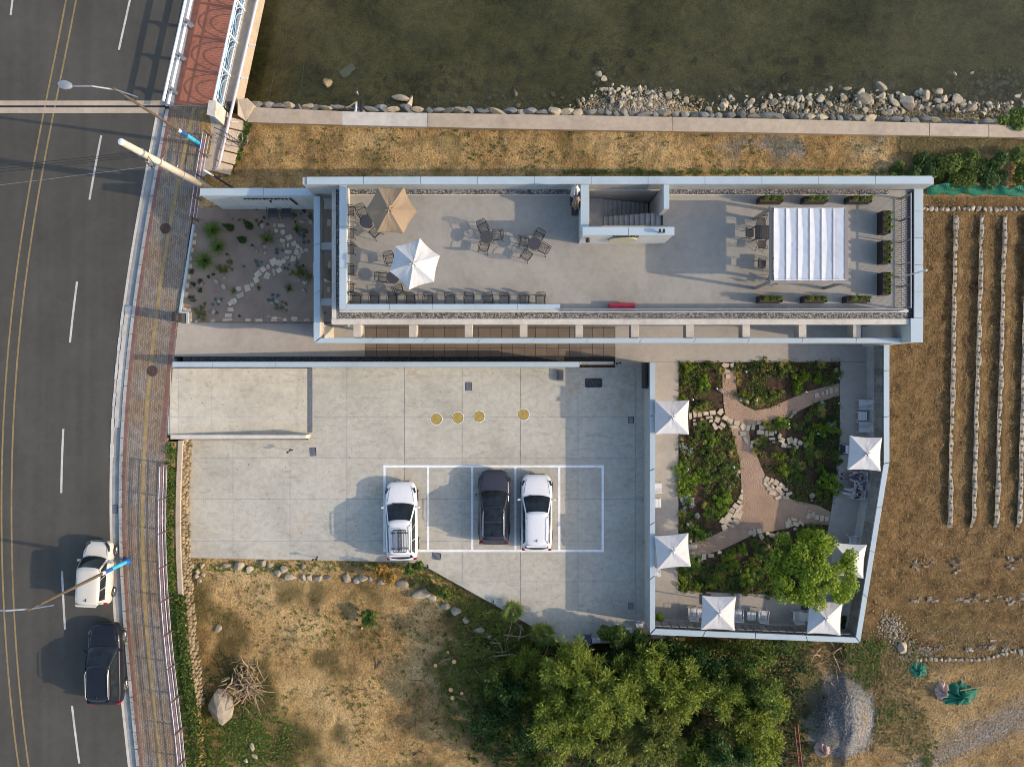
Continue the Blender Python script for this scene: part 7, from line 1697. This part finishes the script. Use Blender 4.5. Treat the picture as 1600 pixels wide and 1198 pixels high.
# shrubs by the car park corner
for i, (x, y, r, h, k, lb) in enumerate(((958,1000,26,1.6,'mid','leafy green shrub at the bottom right of the car park'),(1003,1000,17,1.5,'mid','leafy green shrub against the courtyard corner'),(985,1010,22,1.1,'dark','dark low shrub between the two leafy shrubs at the car park corner'),(1030,965,8,.9,'bright','small round leafy shrub inside the lower left courtyard corner'),(1323,972,13,.7,'dark','dark low shrub inside the lower right courtyard corner'),(603,897,18,.9,'rusty','rusty orange shrub below the white SUV'),(650,892,16,.8,'mid','green shrub at the car park edge right of the rusty one'),(693,926,11,.8,'mid','round green shrub beside the slanting car park edge'),(1440,257,24,1.0,'dark','dark shrub at the top right beside the building corner'),(1500,262,32,1.0,'mid','broad green shrub above the green net'),(1560,263,32,1.0,'dark','dark shrub above the green net at the right edge'),(1410,270,20,.8,'mid','green shrub right behind the north parapet end'),(1605,258,32,1.0,'mid','green shrub at the right edge of the picture above the net'),(1532,258,26,.9,'mid','green shrub above the middle of the green net'),(1468,264,24,.8,'mid','low green shrub above the left end of the green net'),(575,965,14,.5,'mid','low shrub with cut orange stems on the bare lot'),(1585,189,26,.6,'grass','bright weeds on the sea wall at the right edge'))):
    rr = random.Random(600+i); bl = [(x+r*.7*rr.uniform(-1,1), y+r*.6*rr.uniform(-1,1), max(.15,h*rr.uniform(.45,1.0))+(0 if y < 300 else 0), r*rr.uniform(.3,.5), h*.28) for _ in range(9)]
    tree('shrub', lb, (x, y), h*.5, bl, int(3.2*r*r)+500, .16 if k != 'mid' or y < 300 else .2, L[k], None, .03, .6 if i < 3 else .45, 700+i, .4, .3, zb=0.0 if 1020 < x < 1330 and y < 990 else None)
# palms
def palm(label, base, top, ztop, r, n, seed, trunk=True):
    z0 = gz(*base); b = Vector(P(*base, z0)); tp = Vector(P(*top, ztop))-b; t = thing('palm_tree', label, 'palm', b, 0, 'palms by the car park edge'); rng = np.random.default_rng(seed)
    MB().tube([(0,0,-.1), tuple(tp*.5+Vector((.05,.05,0))), tuple(tp)], [.22,.19,.17], 10).build('trunk', M['bark'], t, smooth=True)
    for k in range(n):
        a = 2*math.pi*k/n+rng.uniform(-.25,.25); el = rng.uniform(-.2,.9); ln = r*rng.uniform(.75,1.1); d = Vector((math.cos(a)*math.cos(el), math.sin(a)*math.cos(el), math.sin(el))); m_ = MB()
        m_.tube([tuple(tp), tuple(tp+d*ln*.34)], [.02,.012], 4)
        hub = tp+d*ln*.34; sd = d.cross(Vector((0,0,1))).normalized(); upv = sd.cross(d)
        for q in range(15):
            an = rad(-75+150*q/14); dd = d*math.cos(an)+sd*math.sin(an); l2 = ln*.66*(1-.3*abs(an)/1.4)*rng.uniform(.85,1.1); w_ = dd.cross(upv).normalized()*.022; e = hub+dd*l2-Vector((0,0,.10*l2)); md = hub+dd*l2*.5+upv*.03
            m_.add([tuple(hub), tuple(md+w_), tuple(e), tuple(md-w_)], [(0,1,2,3)])
        m_.build('frond', L['olive'] if k % 4 == 3 else L['mid'], t, fix=False)
palm('fan palm on the slanting car park edge, leftmost of three', (803,955), (800,955), .5, .85, 18, 1); palm('fan palm on the slanting car park edge, middle of three', (846,984), (848,988), .7, .95, 20, 2); palm('fan palm with thick brown trunk leaning toward the grove', (860,1030), (868,1058), 2.2, 1.0, 20, 3)
# ------------------------------------------------------------------ weeds and grass masses
def weeds(name, n, fpos, h, w, lm, label, seed, per=9, spread=.16, zf=None):
    rng = np.random.default_rng(seed); lst = []
    for _ in range(n):
        px, py = fpos(rng); z = gz(px, py) if zf is None else zf; p = P(px, py, z); v, f = blades(rng, per, .05, h*rng.uniform(.5,1.2), spread*rng.uniform(.5,1.3), w, 1.0, .5); lst.append((v+np.array([p[0], p[1], z-.01]), f))
    v, f = joinVF(lst); return stuff(link(name, fastmesh(name, v, f, lm)), label)
def patchy(x0, x1, y0, y1, sc_, thr, seed):
    def fn(g):
        for _ in range(60):
            x, y = g.uniform(x0, x1), g.uniform(y0, y1)
            if vnoise(np.array([x]), np.array([y]), sc_, seed, 2)[0] > thr: return x+g.normal(0,9), y+g.normal(0,7)
        return x, y
    return fn
def off_heap(fn):
    def f2(g):
        x, y = fn(g)
        return (x, y) if math.hypot((x-1312)/56, (y-1122)/64) > 1 else (1260+g.normal(0,12), 1060+g.normal(0,12))
    return f2
def vg(g):
    y = g.uniform(692,1198); return float(f_walk(y))+g.uniform(4,19), y
weeds('verge_grass', 900, vg, .22, .03, L['grass'], 'strip of grass between guard railing and retaining wall', 1, zf=ZS-.02)
def vg2(g):
    y = g.uniform(930,1198); return float(f_walk(y))+g.uniform(18,32)+max(0,(y-1080))*.25*g.uniform(0,1), y
weeds('wall_grass', 700, vg2, .3, .035, L['mid'], 'lush grass spilling over the end of the retaining wall', 2, zf=.9)
weeds('lot_weeds', 600, patchy(300,820,905,1198,38,.22,31), .10, .035, L['mid'], 'scattered weeds on the bare lot', 3, 8, .14)
def pl2(g): return 375+g.normal(0,42), min(1250, 1158+g.normal(0,36))
weeds('lot_grass', 900, pl2, .14, .035, L['grass'], 'green grass below the boulder', 4, 9, .16)
weeds('bank_weeds', 300, patchy(385,1390,190,276,20,.38,33), .09, .035, L['mid'], 'weeds dotted over the earth bank', 5, 8, .12)
weeds('bank_grass', 1500, lambda g: (g.uniform(1405,1605), g.normal(226,6)), .12, .03, L['dry'], 'dry grass strip below the sea wall', 6, 8, .16)
weeds('wall_foot_grass', 420, lambda g: (g.uniform(880,1400), 272-abs(g.normal(0,3.5))), .10, .03, L['grass'], 'grass along the foot of the north wall', 7, 8, .12)
weeds('rough_grass', 1300, off_heap(patchy(1225,1450,1000,1195,42,.08,35)), .14, .035, L['dry'], 'dry grass on the rough ground below the courtyard', 8, 8, .18)
weeds('rough_weeds', 700, off_heap(patchy(1225,1450,985,1195,36,.22,36)), .16, .04, L['mid'], 'green weeds on the rough ground below the courtyard', 9, 8, .18)
weeds('bank_edge_weeds', 700, lambda g: (lambda f: (640+f*200+g.normal(0,9), 895+f*105+g.normal(0,10)))(g.uniform(0,1)), .13, .035, L['olive'], 'weeds on the bank below the slanting car park edge', 10, 8, .16)
weeds('stone_row_weeds', 260, lambda g: (g.uniform(300,650), 884+g.normal(0,6)), .11, .03, L['grass'], 'weeds between the edge boulders', 11, 8, .14)
weeds('grove_floor', 2000, patchy(740,1260,1000,1198,60,-.3,37), .25, .05, L['dark'], 'dark undergrowth of the grove', 12, 8, .25)
weeds('steep_weeds', 260, lambda g: (lambda f: (388-f*30+g.normal(0,4), 190+f*75+g.normal(0,5)))(g.uniform(0,1)), .16, .04, L['mid'], 'weeds beside the abutment blocks', 13, 8, .2)
weeds('left_brush', 1100, lambda g: (770+g.normal(0,42), 1050+g.normal(0,45)), .3, .05, L['olive'], 'brush spreading left of the grove', 20, 9, .3)
weeds('kerb_weeds', 120, lambda g: (lambda y: (float(f_kerb(y))+6+g.normal(0,1), y))(g.uniform(700,1190)), .06, .02, L['grass'], 'weeds in the kerb joint', 14, 6, .07, zf=ZS)
weeds('fringe_weeds', 600, lambda g: (g.uniform(1030,1240), 1003+abs(g.normal(0,9))), .2, .045, L['mid'], 'weeds along the outside of the courtyard south wall', 15, 8, .22)
weeds('field_straw', 7000, lambda g: (g.uniform(1368,1605), g.uniform(306,1030)), .035, .022, L['straw'], 'straw and dead stems strewn over the ploughed field', 16, 5, .17)
weeds('bank_straw', 1200, lambda g: (g.uniform(390,1600), g.uniform(196,280)), .03, .02, L['straw'], 'dead stems on the earth bank', 17, 4, .14)
weeds('lot_straw', 1500, lambda g: (g.uniform(300,880), g.uniform(900,1198)), .03, .02, L['straw'], 'dead stems on the bare lot', 18, 4, .15)
weeds('rough_straw', 2600, lambda g: (lambda x, y: (x, y) if math.hypot((x-1312)/56, (y-1122)/64) > 1 else (x+130, y))(g.uniform(1235,1605), g.uniform(1000,1198)), .04, .022, L['straw'], 'dead stems on the rough ground', 19, 5, .16)
# ------------------------------------------------------------------ field ridges: mulch film strips and seedlings
for i, (xt, xb) in enumerate(RIDGES[:4]):
    t = thing('mulch_film', '%s strip of grey mulch film from the left on the field ridges' % ORD[i], 'film strip', (0,0,0), 0, 'mulch film strips'); rows = []
    for k in range(100):
        y = 336+489*k/99; cx = xt+(xb-xt)*(y-335)/490.0-4; row = []
        for u in (-2.2,-1,.2,1.4,3.0,4.4,5.4,6.2,6.8):
            p = P(cx+u, y, .30); zz = gz(cx+u, y); row.append((p[0], p[1], zz+.022+.008*math.sin(k*.9+u)+R.uniform(-.004,.006)))
        rows.append(row)
    MB().grid(rows).build('film', M['film'], t, smooth=True)
    n_ = 0
    for k in range(44):
        y = 338+k*11.2; cx = xt+(xb-xt)*(y-335)/490.0-2; p = P(cx, y, .3); z_ = gz(cx, y)
        if i < 3 or True: tag(place(PR['shrub'][0], USED, (p[0], p[1], z_), R.uniform(0,6), '%s seedling from the top on the %s mulch film strip' % (nth(k+1), ORD[i]), 'seedlings on the field ridges', (.07,.07,.09)), None, 'plant')
fs = thing('film_scrap', 'torn crumpled mulch film lying across the lower field', 'film scrap')
_frag = [(c_+R.gauss(0,7), d_+R.gauss(0,5), R.uniform(2,4.5), R.uniform(1.5,3.5)) for c_, d_ in ((1437,880),(1492,882),(1583,878)) for _ in range(7)]
for _ in range(46): _fx = R.uniform(1415,1600); _frag.append((_fx, R.choice([935,938,1012,1018])+R.gauss(0,4), R.uniform(2,6), R.uniform(1.5,4)))
for (x, y, w, h) in _frag:
    m_ = MB(); rows = []
    for a in range(7):
        rows.append([PG(x+(a/6-.5)*w*2+R.uniform(-.2,.2)*w, y+(b/4-.5)*h*1.6+R.uniform(-.25,.25)*h, R.uniform(.02,.10)) for b in range(5)])
    m_.grid(rows).build('sheet', M['film'], fs)
# ------------------------------------------------------------------ rough corner: net, sacks, boards, frame, branches
gn = thing('net_fence', 'dark green mesh net fence above the ploughed field', 'net'); rows = []
for k in range(60):
    x = 1448+k*3.2; rows.append([P(x, 287+2*math.sin(k*.5)+(x-1450)*.03, .75+.08*math.sin(k*.9)), P(x, 292+1.5*math.sin(k*.7)+(x-1450)*.03, .55), P(x, 299+2.2*math.sin(k*.35)+(x-1450)*.03, .25), P(x, 303+1.5*math.sin(k*.6)+(x-1450)*.03, .1)])
MB().grid(rows).build('mesh_sheet', M['net'], gn).modifiers.new('s', 'SOLIDIFY').thickness = .01
for k in range(5): a = P(1460+k*40, 291+k*1.2, .8); MB().tube([(a[0], a[1], -.1), (a[0], a[1], .95)], .02, 5).build('stake', M['dark'], gn)
def heap(name, label, cat, px, py, rx, ry, hgt, m_, seed, amp=.35, part='sheet'):
    z0 = gz(px, py); t = thing(name, label, cat, P(px, py, z0)); rows = []; rng = random.Random(seed); ph = [rng.uniform(0,6.28) for _ in range(6)]
    for i in range(13):
        f = i/12; row = []
        for k in range(37):
            a = 2*math.pi*k/36; w_ = 1+amp*(.22*math.sin(2*a+ph[0])+.2*math.sin(5*a+ph[1])+.25*math.sin(11*a+ph[2]+f*3)+.2*math.sin(17*a+ph[5])); r = f*w_
            zz = hgt*max(0,(1-f**1.8))*(1+.45*math.sin(5*a+ph[3]+f*5))+.10*hgt*math.sin(11*a+ph[4])*f+.03
            row.append((rx*MPP()*r*math.cos(a), ry*MPP()*r*math.sin(a), max(.015, zz)))
        rows.append(row)
    MB().grid(rows).build(part, m_, t).modifiers.new('s', 'SOLIDIFY').thickness = .012; return t
heap('net_heap', 'bright green heap of crumpled netting on the rough ground', 'net', 1496, 1083, 27, 19, .35, M['net'], 4, .4, 'netting'); heap('net_scrap', 'small dark green net scrap beside the rubble heap', 'net', 1434, 1046, 15, 12, .12, M['net'], 5, .4, 'netting')
heap('sack', 'crumpled pink sack lying beside the green netting', 'sack', 1471, 1078, 12, 13, .35, M['tarp'], 6, .35, 'cloth'); heap('sack', 'crumpled pink sack at the foot of the gravel heap', 'sack', 1284, 1169, 12, 12, .4, M['tarp'], 7, .2, 'cloth')
bd = thing('timber_batten', 'thin timber batten lying across the green netting', 'batten'); MB().tube([P(1500,1078.5,.45), P(1537,1071.5,.25)], .03, 4).build('batten', M['wood'], bd)
for (x, y, s, lb) in ((1058,998,26,'yellow board lying under the courtyard south wall'),(1046,1001,14,'bright yellow tarpaulin scrap below the courtyard corner')):
    t = thing('yellow_board', lb, 'board', PG(x, y, .05)); MB().box(-s*.018,-.18,0,s*.018,.12,.07).build('board', M['yellow'], t, bevel=.01); MB().box(-.06,-.10,.071,.02,.1,.10).build('cleat', M['white'], t)
t = thing('yellow_bucket', 'yellow bucket beside the shrub at the car park corner', 'bucket', PG(997,1013,0)); MB().lathe([(.10,0),(.15,.26),(.14,.26),(.09,.02)], n=16).build('pail', M['yellow'], t); MB().tube([(.14,0,.26),(0,.1,.3),(-.14,0,.26)], .008, 4).build('handle', M['steel'], t)
rf_ = thing('rusty_frame', 'rusty iron frame standing beside the gravel heap', 'frame')
for (a, b) in (((1246,1132,.8),(1253,1198,.8)),((1241,1134,.8),(1248,1198,.8)),((1226,1158,.6),(1256,1156,.6)),((1228,1175,.5),(1252,1177,.5)),((1229,1190,.4),(1250,1190,.4))): MB().tube([P(*a), P(*b)], .05, 4).build('bar', M['rust'], rf_)
for (x, y) in ((1246,1134),(1253,1196)): a = P(x, y, .8); MB().box(a[0]-.04,a[1]-.04,-.3,a[0]+.04,a[1]+.04,.8).build('post', M['rust'], rf_)
def sticks(name, label, cx, cy, n, rx, ry, l0, l1, m_, seed, zmax=.7, radial=False):
    t = thing(name, label, 'branches'); rg = random.Random(seed)
    for k in range(n):
        x, y = cx+rg.gauss(0,rx), cy+rg.gauss(0,ry); z0 = gz(x, y); a = rg.uniform(0,6.28) if not radial else math.atan2(y-cy, x-cx)+rg.uniform(-.5,.5); ln = rg.uniform(l0, l1); p = Vector(P(x, y, z0+rg.uniform(.03,zmax))); d = Vector((math.cos(a), -math.sin(a) if radial else math.sin(a), rg.uniform(-.15,.35)))*ln; bend = Vector((rg.gauss(0,.07), rg.gauss(0,.07), rg.gauss(0,.05)))*ln; r = rg.uniform(.015,.055)
        q = p+d
        if q.z < gz(x,y): q.z = gz(x,y)+.05
        MB().tube([p, p+d*.5+bend, q], [r, r*.8, r*.4], 5).build('branch', m_, t)
    return t
sticks('root_heap', 'tangled heap of pale roots and branches beside the boulder', 382, 1066, 120, 13, 13, .35, 1.1, M['wood'], 1, .8, False); sticks('branch_litter', 'bare branches littering the bank below the palms', 815, 1030, 34, 26, 26, .6, 1.8, M['wood'], 2, .25); sticks('branch_litter', 'cut branches among the stumps on the bare lot', 730, 1050, 22, 26, 22, .4, 1.3, M['wood'], 3, .12); sticks('branch_litter', 'dry stems below the courtyard south wall', 1298, 1030, 26, 12, 18, .4, 1.1, M['wood'], 4, .25); sticks('twig_litter', 'fine twigs strewn over the lower lot', 690, 1090, 40, 80, 50, .2, .7, M['bark'], 5, .04)
for i, (x, y) in enumerate(((699,1018),(709.5,1031),(680.5,1037.5),(704.5,1074.5),(707,1087),(721.5,1080.5),(558,968),(563,962),(566,980))):
    p = PG(x, y, 0); t = thing('tree_stump', ('cut stump with orange face, %s of the group right of the bare lot' % ['topmost','second','leftmost','fourth','lowest','rightmost'][i]) if i < 6 else ('cut orange stem in the low shrub, %s of three' % ['left','upper','lower'][i-6]), 'stump', p, 0, 'freshly cut stumps')
    h = R.uniform(.15,.4); r = R.uniform(.10,.14) if i < 6 else .07; MB().tube([(0,0,-.1),(.02,.02,h)], [r*1.2,r], 10).build('trunk', M['bark'], t); MB().lathe([(r*.95,h),(r*.93,h+.012)], (.02,.02,0), 12).build('cut_face', M['cutwood'], t)
# things in the river
t = thing('sunken_board', 'pale board lying under the shallow water near the sea wall', 'board', P(543,110,-2.0), rad(35)); t.location.z = -2.05
MB().box(-.48,-.22,0,.48,.22,.05).build('board', M['conc_light'], t); MB().box(-.4,-.3,.0,.1,-.221,.04).build('offcut', M['conc_light'], t)
t = thing('timber_offcut', 'yellowish timber offcut lying on the rocks at the sea wall', 'timber'); MB().tube([P(541,170,-.6), P(558,159,-.9)], .07, 4).build('beam', M['wood'], t)
t = thing('pipe_offcut', 'white pipe offcut leaning against the sea wall', 'pipe'); MB().tube([P(556,174,-.2), P(557,160,-1.0)], .08, 10).build('pipe_body', M['white'], t); t2 = thing('pipe_offcut', 'black pipe offcut leaning against the sea wall', 'pipe'); MB().tube([P(564,175,-.2), P(566,157,-1.0)], .10, 10).build('pipe_body', M['black'], t2)
t = thing('stranded_rope', 'thin pale rope trailing across the shallow river bed', 'rope'); MB().tube([PG(x, y, .04) for x, y in ((459,0),(455,22),(449,30),(446,60),(438,85),(430,110),(425,130),(421,150))], .02, 4).build('rope', M['conc_light'], t)
t = thing('stranded_rope', 'thin pale twisted line on the river bed right of the rope', 'rope'); MB().tube([PG(x, y, .04) for x, y in ((499,34),(494,50),(488,75),(486,95),(478,85),(475,100),(472,130),(467,152))], .014, 4).build('rope', M['conc_light'], t)

# ------------------------------------------------------------------ single out look-alikes by their order in the bed
_grp = {}
for o in list(COL.objects):
    if o.parent is None and 'label' in o and o.get('category') in ('plant', 'stone', 'lamp'): _grp.setdefault(o['label'], []).append(o)
for lb, lst in _grp.items():
    if len(lst) > 1:
        lst.sort(key=lambda o: (-round(o.location.y, 2), o.location.x))
        for k, o in enumerate(lst): o['label'] = lb + ', %s from the top' % nth(k+1)
